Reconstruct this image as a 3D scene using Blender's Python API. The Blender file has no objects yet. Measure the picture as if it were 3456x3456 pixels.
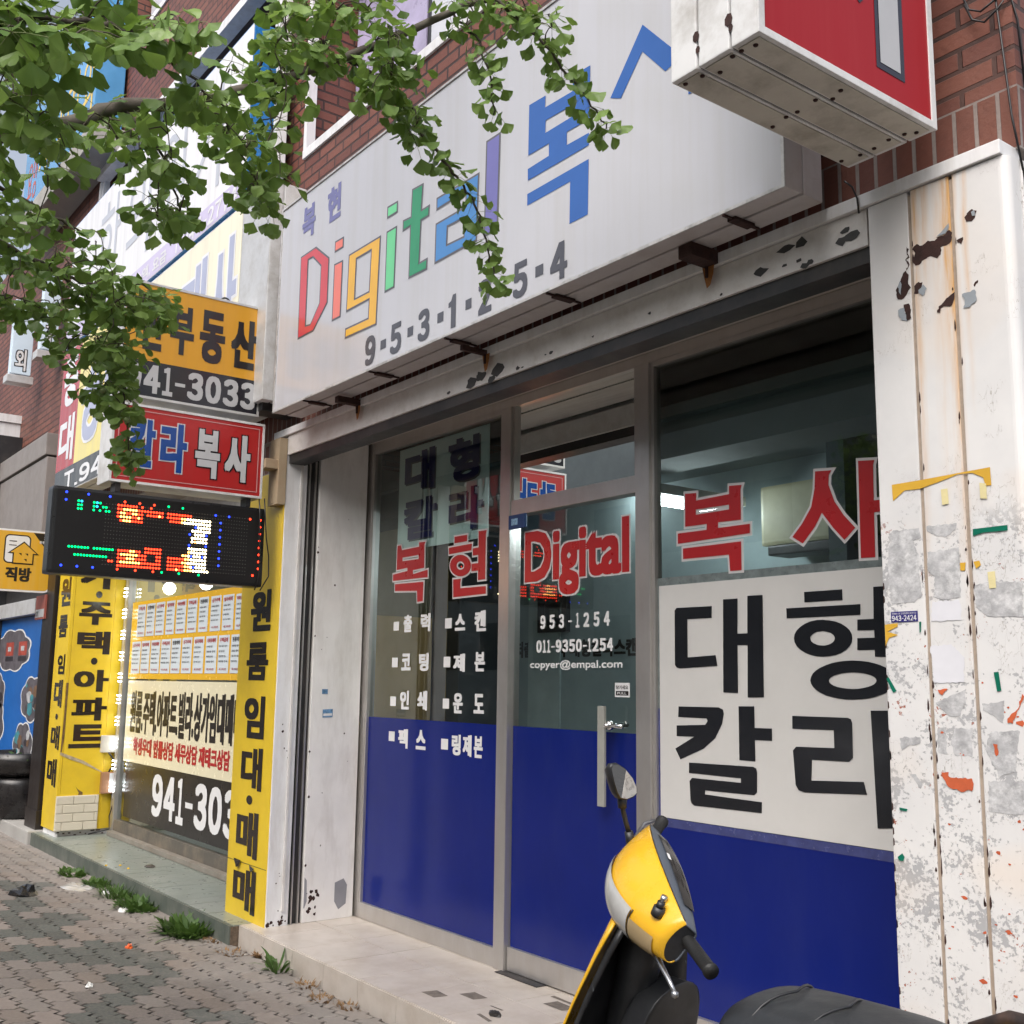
import bpy, bmesh, math, random
from mathutils import Vector, Matrix, noise
from mathutils.geometry import tessellate_polygon
random.seed(11)
SC = bpy.context.scene
COL = SC.collection
R = math.radians

# ---------------------------------------------------------------- camera
cd = bpy.data.cameras.new("camera"); cam = bpy.data.objects.new("camera", cd); COL.objects.link(cam)
cd.sensor_fit = 'HORIZONTAL'; cd.sensor_width = 36.0; cd.lens = 36.0 * 3650 / 3456
cd.clip_start = 0.05; cd.clip_end = 2000
_r = ((0.6015946, 0.7986794, 0.0139689), (0.1168760, -0.1053075, 0.9875476), (0.7902050, -0.5924707, -0.1566989))
cam.matrix_world = Matrix(((_r[0][0], _r[1][0], _r[2][0], 0), (_r[0][1], _r[1][1], _r[2][1], 0), (_r[0][2], _r[1][2], _r[2][2], 1.55), (0, 0, 0, 1)))
SC.camera = cam

# ---------------------------------------------------------------- sky, sun, exposure (overcast)
SUN_EL, SUN_AZ = R(50), R(150)
w = bpy.data.worlds.new("World"); SC.world = w; w.use_nodes = True
wn = w.node_tree; bgn = wn.nodes['Background']
sky = wn.nodes.new('ShaderNodeTexSky'); sky.sky_type = 'NISHITA'; sky.sun_disc = False
sky.sun_elevation = SUN_EL; sky.sun_rotation = SUN_AZ
sky.air_density = 1.0; sky.dust_density = 6.0; sky.ozone_density = 1.0; sky.altitude = 50
hsv = wn.nodes.new('ShaderNodeHueSaturation'); hsv.inputs['Saturation'].default_value = 0.5
wn.links.new(sky.outputs[0], hsv.inputs['Color']); wn.links.new(hsv.outputs[0], bgn.inputs['Color'])
bgn.inputs['Strength'].default_value = 0.15
sl = bpy.data.lights.new("sun", 'SUN'); sl.energy = 1.1; sl.angle = R(60); sl.color = (1.0, 0.985, 0.965)
so = bpy.data.objects.new("sun", sl); COL.objects.link(so)
_d = Vector((math.sin(SUN_AZ) * math.cos(SUN_EL), math.cos(SUN_AZ) * math.cos(SUN_EL), math.sin(SUN_EL)))
so.rotation_euler = _d.to_track_quat('Z', 'Y').to_euler(); so.location = (0, -5, 12)
SC.view_settings.view_transform = 'Standard'; SC.view_settings.look = 'None'
SC.view_settings.gamma = 1.0; SC.view_settings.exposure = 0.70
SC.render.engine = 'CYCLES'
SC.cycles.max_bounces = 8; SC.cycles.transparent_max_bounces = 16
SC.cycles.use_denoising = True

# ---------------------------------------------------------------- object helpers
def tag(o, label=None, cat=None, group=None, kind=None):
    if label: o['label'] = label
    if cat: o['category'] = cat
    if group: o['group'] = group
    if kind: o['kind'] = kind
    return o

def thing(name, label, cat, loc=(0, 0, 0), rz=0.0, group=None):
    o = bpy.data.objects.new(name, None); COL.objects.link(o)
    o.empty_display_size = 0.1; o.location = loc; o.rotation_euler = (0, 0, rz)
    return tag(o, label, cat, group)

class MB:
    def __init__(s): s.v = []; s.f = []; s.m = []; s.sm = []
    def add(s, vs, fs, mi=0, smooth=False):
        b = len(s.v); s.v += [tuple(v) for v in vs]
        for f in fs: s.f.append(tuple(i + b for i in f)); s.m.append(mi); s.sm.append(smooth)
        return s
    def box(s, x0, x1, y0, y1, z0, z1, mi=0):
        vs = [(x, y, z) for z in (z0, z1) for y in (y0, y1) for x in (x0, x1)]
        return s.add(vs, [(0, 2, 3, 1), (4, 5, 7, 6), (0, 1, 5, 4), (2, 6, 7, 3), (0, 4, 6, 2), (1, 3, 7, 5)], mi)
    def bbox(s, x0, x1, y0, y1, z0, z1, r=0.005, mi=0):      # bevelled box
        bm = bmesh.new(); bmesh.ops.create_cube(bm, size=1.0)
        for v in bm.verts: v.co = ((x0 + x1) / 2 + v.co.x * (x1 - x0), (y0 + y1) / 2 + v.co.y * (y1 - y0), (z0 + z1) / 2 + v.co.z * (z1 - z0))
        bmesh.ops.bevel(bm, geom=bm.edges[:], offset=r, segments=2, profile=0.7, affect='EDGES')
        bm.verts.ensure_lookup_table()
        for i, v in enumerate(bm.verts): v.index = i
        s.add([v.co[:] for v in bm.verts], [tuple(v.index for v in f.verts) for f in bm.faces], mi); bm.free(); return s
    def tube(s, pts, rad, n=8, mi=0, caps=True, smooth=True):
        pts = [Vector(p) for p in pts]; k = len(pts)
        rads = rad if isinstance(rad, (list, tuple)) else [rad] * k
        rings = []; up = Vector((0, 0, 1))
        for i, p in enumerate(pts):
            t = (pts[min(i + 1, k - 1)] - pts[max(i - 1, 0)]).normalized()
            a = up - t * up.dot(t)
            if a.length < 0.05: a = Vector((1, 0, 0)) - t * t.x
            a.normalize(); b = t.cross(a); up = a
            rings.append([p + (a * math.cos(2 * math.pi * j / n) + b * math.sin(2 * math.pi * j / n)) * rads[i] for j in range(n)])
        vs = [v for r in rings for v in r]; fs = []
        for i in range(k - 1):
            for j in range(n): fs.append((i * n + j, i * n + (j + 1) % n, (i + 1) * n + (j + 1) % n, (i + 1) * n + j))
        if caps: fs += [tuple(range(n))[::-1], tuple((k - 1) * n + j for j in range(n))]
        return s.add(vs, fs, mi, smooth)
    def loft(s, rings, mi=0, caps=True, smooth=True, closed=True):
        n = len(rings[0]); vs = [v for r in rings for v in r]; fs = []
        for i in range(len(rings) - 1):
            for j in range(n if closed else n - 1): fs.append((i * n + j, i * n + (j + 1) % n, (i + 1) * n + (j + 1) % n, (i + 1) * n + j))
        if caps: fs += [tuple(range(n))[::-1], tuple((len(rings) - 1) * n + j for j in range(n))]
        return s.add(vs, fs, mi, smooth)
    def lathe(s, prof, c, n=24, mi=0, smooth=True):
        rings = [[(c[0] + r * math.cos(2 * math.pi * j / n), c[1] + r * math.sin(2 * math.pi * j / n), c[2] + z) for j in range(n)] for r, z in prof]
        return s.loft(rings, mi, True, smooth)
    def poly(s, pts2, to3, holes=(), mi=0):                     # flat polygon with holes
        loops = [[Vector((p[0], p[1], 0)) for p in q] for q in (pts2, *holes)]
        flat = [p for q in (pts2, *holes) for p in q]
        return s.add([to3(*p) for p in flat], tessellate_polygon(loops), mi)
    def prism(s, pts2, to3, mi=0):                              # to3(u, v, d) with d = 0 or 1
        n = len(pts2); vs = [to3(p[0], p[1], d) for d in (0, 1) for p in pts2]
        tr = tessellate_polygon([[Vector((p[0], p[1], 0)) for p in pts2]])
        fs = [tuple(t) for t in tr] + [tuple(i + n for i in t[::-1]) for t in tr]
        fs += [(i, (i + 1) % n, n + (i + 1) % n, n + i) for i in range(n)]
        return s.add(vs, fs, mi)
    def build(s, name, mats, parent=None, kind=None):
        me = bpy.data.meshes.new(name); me.from_pydata(s.v, [], s.f)
        if not isinstance(mats, (list, tuple)): mats = [mats]
        for m in mats: me.materials.append(m)
        me.polygons.foreach_set('material_index', s.m); me.polygons.foreach_set('use_smooth', s.sm)
        bm = bmesh.new(); bm.from_mesh(me); bmesh.ops.recalc_face_normals(bm, faces=bm.faces); bm.to_mesh(me); bm.free()
        o = bpy.data.objects.new(name, me); COL.objects.link(o)
        if parent: o.parent = parent
        if kind: o['kind'] = kind
        return o

def shell(o, t=0.004):
    m = o.modifiers.new('thickness', 'SOLIDIFY'); m.thickness = t; m.offset = 0; return o

# ---------------------------------------------------------------- materials
MATS = {}
def rgb(h):
    h = h.lstrip('#'); c = [int(h[i:i + 2], 16) / 255 for i in (0, 2, 4)]
    return tuple(x / 12.92 if x <= 0.04045 else ((x + 0.055) / 1.055) ** 2.4 for x in c)
def nn(t, k, **kw):
    n = t.nodes.new('ShaderNode' + k)
    for a, b in kw.items():
        if a in n.inputs: n.inputs[a].default_value = b
        else: setattr(n, a, b)
    return n
def mixc(t, fac, a, b, mode='MIX'):
    n = t.nodes.new('ShaderNodeMix'); n.data_type = 'RGBA'; n.blend_type = mode
    for s, v in ((n.inputs[0], fac), (n.inputs[6], a), (n.inputs[7], b)):
        if hasattr(v, 'is_linked') or hasattr(v, 'links'): t.links.new(v, s)
        else: s.default_value = v if not isinstance(v, tuple) or len(v) == 4 else (*v, 1)
    return n.outputs[2]
def math_(t, op, a, b=0.0, clamp=False):
    n = t.nodes.new('ShaderNodeMath'); n.operation = op; n.use_clamp = clamp
    for s, v in ((n.inputs[0], a), (n.inputs[1], b)):
        if hasattr(v, 'links'): t.links.new(v, s)
        else: s.default_value = v
    return n.outputs[0]
def ramp(t, fac, lo, hi, inv=False):
    n = t.nodes.new('ShaderNodeMapRange'); n.clamp = True
    t.links.new(fac, n.inputs[0]); n.inputs[1].default_value = lo; n.inputs[2].default_value = hi
    n.inputs[3].default_value, n.inputs[4].default_value = (1, 0) if inv else (0, 1)
    return n.outputs[0]
def coords(t):
    g = t.nodes.new('ShaderNodeNewGeometry'); return g.outputs['Position']
def noise_(t, scale, detail=4, vec=None, rough=0.6, stretch=None):
    n = nn(t, 'TexNoise', Scale=scale, Detail=detail, Roughness=rough)
    v = vec or t.nodes.new('ShaderNodeTexCoord').outputs['Object']
    if stretch:
        mp = t.nodes.new('ShaderNodeMapping'); mp.inputs['Scale'].default_value = stretch; t.links.new(v, mp.inputs[0]); v = mp.outputs[0]
    t.links.new(v, n.inputs['Vector']); return n.outputs['Fac']

def mat(name, c, rough=0.5, metal=0.0, spec=0.5, var=0.12, nscale=6.0, bump=0.0, bscale=80.0, coat=0.0, dirt=None, dirt_amt=0.35, dscale=3.0, dstretch=None, rvar=0.1):
    if name in MATS: return MATS[name]
    m = bpy.data.materials.new(name); m.use_nodes = True; t = m.node_tree; p = t.nodes['Principled BSDF']
    p.inputs['Metallic'].default_value = metal; p.inputs['Specular IOR Level'].default_value = spec
    p.inputs['Coat Weight'].default_value = coat
    n = noise_(t, nscale, 5)
    lo = tuple(x * (1 - var) for x in c); hi = tuple(min(1, x * (1 + var * 0.8)) for x in c)
    col = mixc(t, ramp(t, n, 0.3, 0.7), (*lo, 1), (*hi, 1))
    if dirt:
        d = noise_(t, dscale, 7, None, 0.68, dstretch)
        col = mixc(t, math_(t, 'MULTIPLY', ramp(t, d, 0.45, 0.75), dirt_amt), col, (*dirt, 1))
    t.links.new(col, p.inputs['Base Color'])
    rn = math_(t, 'ADD', math_(t, 'MULTIPLY', noise_(t, nscale * 2.3, 4), rvar * 2), rough - rvar, True)
    t.links.new(rn, p.inputs['Roughness'])
    if bump:
        b = t.nodes.new('ShaderNodeBump'); b.inputs['Strength'].default_value = bump; b.inputs['Distance'].default_value = 0.004
        t.links.new(noise_(t, bscale, 6), b.inputs['Height']); t.links.new(b.outputs[0], p.inputs['Normal'])
    MATS[name] = m; return m
def emit(name, c, s):
    if name in MATS: return MATS[name]
    m = bpy.data.materials.new(name); m.use_nodes = True; t = m.node_tree; t.nodes.remove(t.nodes['Principled BSDF'])
    e = nn(t, 'Emission'); e.inputs[0].default_value = (*c, 1); e.inputs[1].default_value = s
    t.links.new(e.outputs[0], t.nodes['Material Output'].inputs[0]); MATS[name] = m; return m
def glass(name, tint, refl=1.0, dirt=0.0):
    if name in MATS: return MATS[name]
    m = bpy.data.materials.new(name); m.use_nodes = True; t = m.node_tree; t.nodes.remove(t.nodes['Principled BSDF'])
    tr = nn(t, 'BsdfTransparent'); tr.inputs[0].default_value = (*tint, 1)
    gl = nn(t, 'BsdfGlossy'); gl.inputs['Roughness'].default_value = 0.004; gl.inputs[0].default_value = (0.95, 1, 0.98, 1)
    fr = nn(t, 'Fresnel'); fr.inputs[0].default_value = 1.5
    mx = nn(t, 'MixShader'); t.links.new(math_(t, 'MULTIPLY', fr.outputs[0], 1.9 * refl, True), mx.inputs[0]); t.links.new(tr.outputs[0], mx.inputs[1]); t.links.new(gl.outputs[0], mx.inputs[2])
    out = mx.outputs[0]
    if dirt:
        df = nn(t, 'BsdfDiffuse'); df.inputs[0].default_value = (0.5, 0.52, 0.5, 1)
        m2 = nn(t, 'MixShader'); t.links.new(math_(t, 'MULTIPLY', ramp(t, noise_(t, 9, 9, None, 0.75), 0.55, 0.8), dirt), m2.inputs[0])
        t.links.new(out, m2.inputs[1]); t.links.new(df.outputs[0], m2.inputs[2]); out = m2.outputs[0]
    t.links.new(out, t.nodes['Material Output'].inputs[0]); MATS[name] = m; return m

def brick_mat(name, c1, c2, mortar, bw=0.2, bh=0.068, soldier=None):
    if name in MATS: return MATS[name]
    m = bpy.data.materials.new(name); m.use_nodes = True; t = m.node_tree; p = t.nodes['Principled BSDF']
    sp = t.nodes.new('ShaderNodeSeparateXYZ'); t.links.new(coords(t), sp.inputs[0])
    cb = t.nodes.new('ShaderNodeCombineXYZ')
    t.links.new(math_(t, 'ADD', sp.outputs[0], sp.outputs[1]), cb.inputs[0]); t.links.new(sp.outputs[2], cb.inputs[1])
    b = t.nodes.new('ShaderNodeTexBrick'); t.links.new(cb.outputs[0], b.inputs['Vector'])
    b.inputs['Color1'].default_value = (*c1, 1); b.inputs['Color2'].default_value = (*c2, 1); b.inputs['Mortar'].default_value = (*mortar, 1)
    b.inputs['Scale'].default_value = 1.0; b.inputs['Mortar Size'].default_value = 0.0085; b.inputs['Mortar Smooth'].default_value = 0.25
    b.inputs['Bias'].default_value = -0.1; b.inputs['Brick Width'].default_value = bw; b.inputs['Row Height'].default_value = bh
    col, fac = b.outputs['Color'], b.outputs['Fac']
    if soldier:
        cb2 = t.nodes.new('ShaderNodeCombineXYZ')
        t.links.new(math_(t, 'ADD', sp.outputs[2], -soldier[0]), cb2.inputs[0]); t.links.new(math_(t, 'ADD', sp.outputs[0], sp.outputs[1]), cb2.inputs[1])
        b2 = t.nodes.new('ShaderNodeTexBrick'); b2.offset = 0.0; t.links.new(cb2.outputs[0], b2.inputs['Vector'])
        b2.inputs['Color1'].default_value = (*[x * .8 for x in c1], 1); b2.inputs['Color2'].default_value = (*c2, 1); b2.inputs['Mortar'].default_value = (0.3, 0.28, 0.26, 1)
        b2.inputs['Scale'].default_value = 1.0; b2.inputs['Mortar Size'].default_value = 0.007; b2.inputs['Brick Width'].default_value = soldier[1] - soldier[0]; b2.inputs['Row Height'].default_value = 0.07
        k = math_(t, 'LESS_THAN', sp.outputs[2], soldier[1])
        col = mixc(t, k, col, b2.outputs['Color']); fac2 = t.nodes.new('ShaderNodeMix'); t.links.new(k, fac2.inputs[0]); t.links.new(fac, fac2.inputs[2]); t.links.new(b2.outputs['Fac'], fac2.inputs[3]); fac = fac2.outputs[0]
    col = mixc(t, math_(t, 'MULTIPLY', ramp(t, noise_(t, 1.6, 6, coords(t)), 0.35, 0.75), 0.45), col, (0.17, 0.085, 0.065, 1))
    col = mixc(t, math_(t, 'MULTIPLY', ramp(t, noise_(t, 40, 5, coords(t)), 0.5, 0.8), 0.3), col, (0.06, 0.03, 0.025, 1))
    t.links.new(col, p.inputs['Base Color']); p.inputs['Roughness'].default_value = 0.55; p.inputs['Specular IOR Level'].default_value = 0.4
    bp = t.nodes.new('ShaderNodeBump'); bp.inputs['Strength'].default_value = 0.9; bp.inputs['Distance'].default_value = 0.012; bp.invert = True
    h = math_(t, 'ADD', fac, math_(t, 'MULTIPLY', noise_(t, 55, 6, coords(t)), 0.2)); t.links.new(h, bp.inputs['Height']); t.links.new(bp.outputs[0], p.inputs['Normal'])
    MATS[name] = m; return m

# ---------------------------------------------------------------- lettering helpers
_G = {}
def glyph(text):
    if text not in _G:
        cu = bpy.data.curves.new('glyph', 'FONT'); cu.body = text; cu.resolution_u = 3; cu.fill_mode = 'FRONT'
        o = bpy.data.objects.new('glyph', cu)
        me = o.to_mesh(); vs = [v.co[:2] for v in me.vertices]; fs = [tuple(p.vertices) for p in me.polygons]; o.to_mesh_clear()
        bpy.data.objects.remove(o); bpy.data.curves.remove(cu)
        xs = [v[0] for v in vs]; ys = [v[1] for v in vs]
        _G[text] = (vs, fs, (min(xs), max(xs), min(ys), max(ys)))
    return _G[text]
_jit = [0]
def on_y(y):                                                    # a plane facing the street
    return lambda u, z, d=0.0: (u, y - d, z)
def on_x(x):                                                    # a plane facing along the street
    return lambda u, z, d=0.0: (x + d, u, z)
def put_text(mb, text, box, plane, bold=0.025, d=0.002, mi=0, grow=0.0):
    """fit a string into box = (u0, z0, u1, z1); strokes are thickened by bold * the height of a letter (layers of vinyl a hair apart);
    grow widens the whole outline by that many metres beyond the box, for borders"""
    vs, fs, bb = glyph(text); u0, z0, u1, z1 = box
    h = (z1 - z0); cw = (u1 - u0) / max(1, len(text)); b = bold * min(h, cw * 1.25) * .62
    su = (u1 - u0 - 2 * b) / max(1e-6, bb[1] - bb[0]); sz = (z1 - z0 - 2 * b) / max(1e-6, bb[3] - bb[2])
    _jit[0] = (_jit[0] + 1) % 5; d = d + _jit[0] * 0.00006
    ru, rz = min(b, .058 * su), min(b, .036 * sz)
    g8 = [(-1, -1), (0, -1), (1, -1), (1, 0), (1, 1), (0, 1), (-1, 1), (-1, 0)]
    offs = [(0, 0)] + [(i * ru, j * rz) for i, j in g8] if b > h * .012 else [(-ru, 0), (ru, 0)]
    if grow: offs = [(0, 0)] + [(i * ru, j * rz) for i, j in g8] + [(i * (ru + grow), j * (rz + grow)) for i, j in g8]
    for k, (ou, oz) in enumerate(offs):
        mb.add([plane(u0 + b + (v[0] - bb[0]) * su + ou, z0 + b + (v[1] - bb[2]) * sz + oz, d + k * .00006) for v in vs], fs, mi)
_FW = {c: chr(ord(c) + 0xFEE0) for c in '0123456789T'}
def put_number(mb, text, box, plane, bold=.1, d=.002, mi=0, gap=.14):
    """a phone number, digit by digit: equal heights, narrow ones, a bar for the dash"""
    u0, z0, u1, z1 = box; wd = {'1': .62, '-': .62, '.': .3, ' ': .55}
    tot = sum(wd.get(c, 1) for c in text) + gap * (len(text) - 1); k = (u1 - u0) / tot; u = u0
    for c in text:
        w_ = wd.get(c, 1) * k
        if c == '-': put_rect(mb, u, z0 + (z1 - z0) * .40, u + w_, z0 + (z1 - z0) * .52, plane, d, mi)
        elif c == '.': put_rect(mb, u, z0, u + w_, z0 + (z1 - z0) * .14, plane, d, mi)
        elif c != ' ': put_text(mb, _FW[c], (u, z0, u + w_, z1), plane, bold, d, mi)
        u += w_ + gap * k
def area(p): return sum(p[i][0] * p[(i + 1) % len(p)][1] - p[(i + 1) % len(p)][0] * p[i][1] for i in range(len(p))) / 2
def inside(q, p):
    x, y = q; c = False
    for i in range(len(p)):
        (x1, y1), (x2, y2) = p[i], p[(i + 1) % len(p)]
        if (y1 > y) != (y2 > y) and x < (x2 - x1) * (y - y1) / (y2 - y1) + x1: c = not c
    return c
def offset_poly(p, o):
    if area(p) < 0: p = p[::-1]
    n = len(p); out = []
    for i in range(n):
        a, b, c = Vector(p[i - 1]), Vector(p[i]), Vector(p[(i + 1) % n])
        e1 = (b - a).normalized(); e2 = (c - b).normalized()
        n1 = Vector((e1.y, -e1.x)); n2 = Vector((e2.y, -e2.x)); m = (n1 + n2)
        if m.length < 1e-4: m = n1
        m.normalize(); k = max(0.45, m.dot(n1)); out.append(tuple(b + m * o / k))
    return out
def put_polys(mb, polys, plane, d=0.002, off=0.0, mi=0):
    holes = [i for i, p in enumerate(polys) if any(j != i and area(p) ** 2 < area(q) ** 2 and inside(p[0], q) and inside(p[len(p) // 2], q) for j, q in enumerate(polys))]
    for i, p in enumerate(polys):
        if i in holes: continue
        hs = [offset_poly(polys[h], -off) for h in holes if inside(polys[h][0], p)]
        _jit[0] = (_jit[0] + 1) % 5; dd = d + _jit[0] * 0.0002
        mb.poly(offset_poly(p, off), lambda u, z: plane(u, z, dd), hs, mi)
def rect(u0, z0, u1, z1): return [(u0, z0), (u1, z0), (u1, z1), (u0, z1)]
def put_rect(mb, u0, z0, u1, z1, plane, d=0.001, mi=0): mb.add([plane(*p, d) for p in rect(u0, z0, u1, z1)], [(0, 1, 2, 3)], mi)
# ---------------------------------------------------------------- measured shapes of the lettering (metres on their sign planes)
CARDS=[(-10.263,1.932,-10.047,2.229),(-10.01,1.933,-9.795,2.228),(-9.759,1.933,-9.539,2.227),(-9.49,1.933,-9.286,2.225),(-9.24,1.933,-9.019,2.222),(-8.974,1.933,-8.763,2.219),(-8.714,1.932,-8.518,2.216),(-8.46,1.931,-8.251,2.212),(-8.212,1.93,-7.996,2.208),(-7.953,1.929,-7.773,2.204),(-10.358,1.596,-10.123,1.888),(-10.093,1.596,-9.868,1.89),(-9.832,1.596,-9.602,1.891),(-9.567,1.596,-9.333,1.892),(-9.306,1.597,-9.089,1.893),(-9.051,1.597,-8.831,1.894),(-8.787,1.597,-8.565,1.894),(-8.518,1.597,-8.29,1.894),(-8.256,1.598,-8.044,1.893),(-8.006,1.598,-7.798,1.893)]
DIGS={'9':(-4.784,-4.677),'5':(-4.531,-4.424),'3':(-4.272,-4.167),'1':(-4.008,-3.935),'2':(-3.769,-3.668),'5b':(-3.514,-3.413),'4':(-3.262,-3.154),'s1':(-4.627,-4.572),'s2':(-4.367,-4.314),'s3':(-4.101,-4.049),'s4':(-3.869,-3.821),'s5':(-3.62,-3.569),'s6':(-3.36,-3.307)}
B={'bok_s':(-5.602,4.102,-5.432,4.309),'hyeon_s':(-5.285,4.098,-5.123,4.31),'대':(-5.772,2.71,-5.425,2.98),'형':(-5.279,2.704,-4.957,2.979),'칼':(-5.767,2.412,-5.394,2.677),'라':(-5.263,2.411,-4.914,2.675),'출':(-5.714,1.846,-5.612,1.959),'력':(-5.516,1.845,-5.409,1.959),'스':(-5.15,1.84,-5.047,1.94),'캔':(-4.957,1.829,-4.845,1.951),'코':(-5.726,1.617,-5.616,1.724),'팅':(-5.524,1.612,-5.417,1.726),'제':(-5.159,1.607,-5.042,1.716),'본':(-4.949,1.61,-4.848,1.723),'인':(-5.729,1.384,-5.622,1.502),'쇄':(-5.532,1.384,-5.422,1.505),'운':(-5.153,1.377,-5.053,1.497),'도':(-4.95,1.383,-4.85,1.495),'팩':(-5.737,1.154,-5.625,1.276),'스2':(-5.536,1.158,-5.426,1.277),'링':(-5.157,1.147,-5.065,1.268),'제2':(-5.048,1.147,-4.959,1.27),'본2':(-4.942,1.146,-4.854,1.268),'q1':(-5.831,1.864,-5.766,1.918),'q2':(-5.254,1.859,-5.184,1.917),'q3':(-5.837,1.639,-5.768,1.698),'q4':(-5.259,1.637,-5.19,1.697),'q5':(-5.844,1.405,-5.775,1.462),'q6':(-5.258,1.404,-5.193,1.46),'q7':(-5.848,1.194,-5.779,1.252),'q8':(-5.265,1.176,-5.194,1.235),'DIGITAL':(-4.517,1.986,-3.694,2.349),'953-1254':(-4.373,1.827,-3.842,1.899),'011-9350-1254':(-4.404,1.707,-3.818,1.772),'copyer@empal.com':(-4.454,1.619,-3.755,1.669),'pull':(-3.807,1.495,-3.706,1.561),'bluebox':(-4.6,2.362,-4.452,2.439),'poster':(-5.843,2.358,-4.863,3.007),'handle1':(-3.851,0.999,-3.805,1.453),'handle2':(-3.7,1.343,-3.656,1.457),'y원':(-6.583,1.847,-6.276,2.12),'y룸':(-6.608,1.542,-6.284,1.791),'y임':(-6.603,1.183,-6.297,1.458),'y대':(-6.61,0.872,-6.295,1.142),'ydot':(-6.512,0.794,-6.411,0.842),'y매':(-6.634,0.468,-6.311,0.756),'y매2':(-6.642,0.148,-6.307,0.415),'c원':(-10.969,2.214,-10.611,2.497),'c룸':(-10.966,1.921,-10.634,2.141),'c임':(-10.902,1.573,-10.629,1.768),'c대':(-10.943,1.265,-10.642,1.533),'cdot':(-10.83,1.157,-10.736,1.212),'c매':(-10.936,0.881,-10.62,1.109),'c매2':(-10.972,0.542,-10.637,0.806)}
BSIDE={'가':(2.866,2.376,3.211,2.66),'d1':(3.019,2.299,3.079,2.366),'주':(2.878,2.036,3.183,2.271),'택':(2.878,1.76,3.182,1.994),'d2':(3.017,1.671,3.077,1.737),'아':(2.873,1.411,3.209,1.633),'파':(2.875,1.143,3.203,1.376),'트':(2.87,0.895,3.227,1.126),'brickpatch':(2.798,0.164,3.177,0.475),'ebox':(3.157,0.86,3.302,1.016),'ebox2':(3.178,0.485,3.29,0.679)}
BORANGE={'부':(2.078,3.465,2.229,3.768),'동':(2.259,3.448,2.425,3.778),'산':(2.458,3.451,2.637,3.771)}
BRED={'칼':(1.876,2.746,2.047,3.05),'라':(2.055,2.737,2.237,3.052),'복':(2.269,2.734,2.439,3.042),'사':(2.454,2.733,2.634,3.04)}
BPLATE={'ziktext':(1.703,2.212,1.877,2.318),'zikhouse':(1.725,2.346,1.898,2.49),'zikcard':(1.691,2.349,1.848,2.537)}
BROOM={'frame':(-5.822,1.894,-5.513,2.147),'ac':(-3.815,2.287,-3.155,2.608)}
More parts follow.
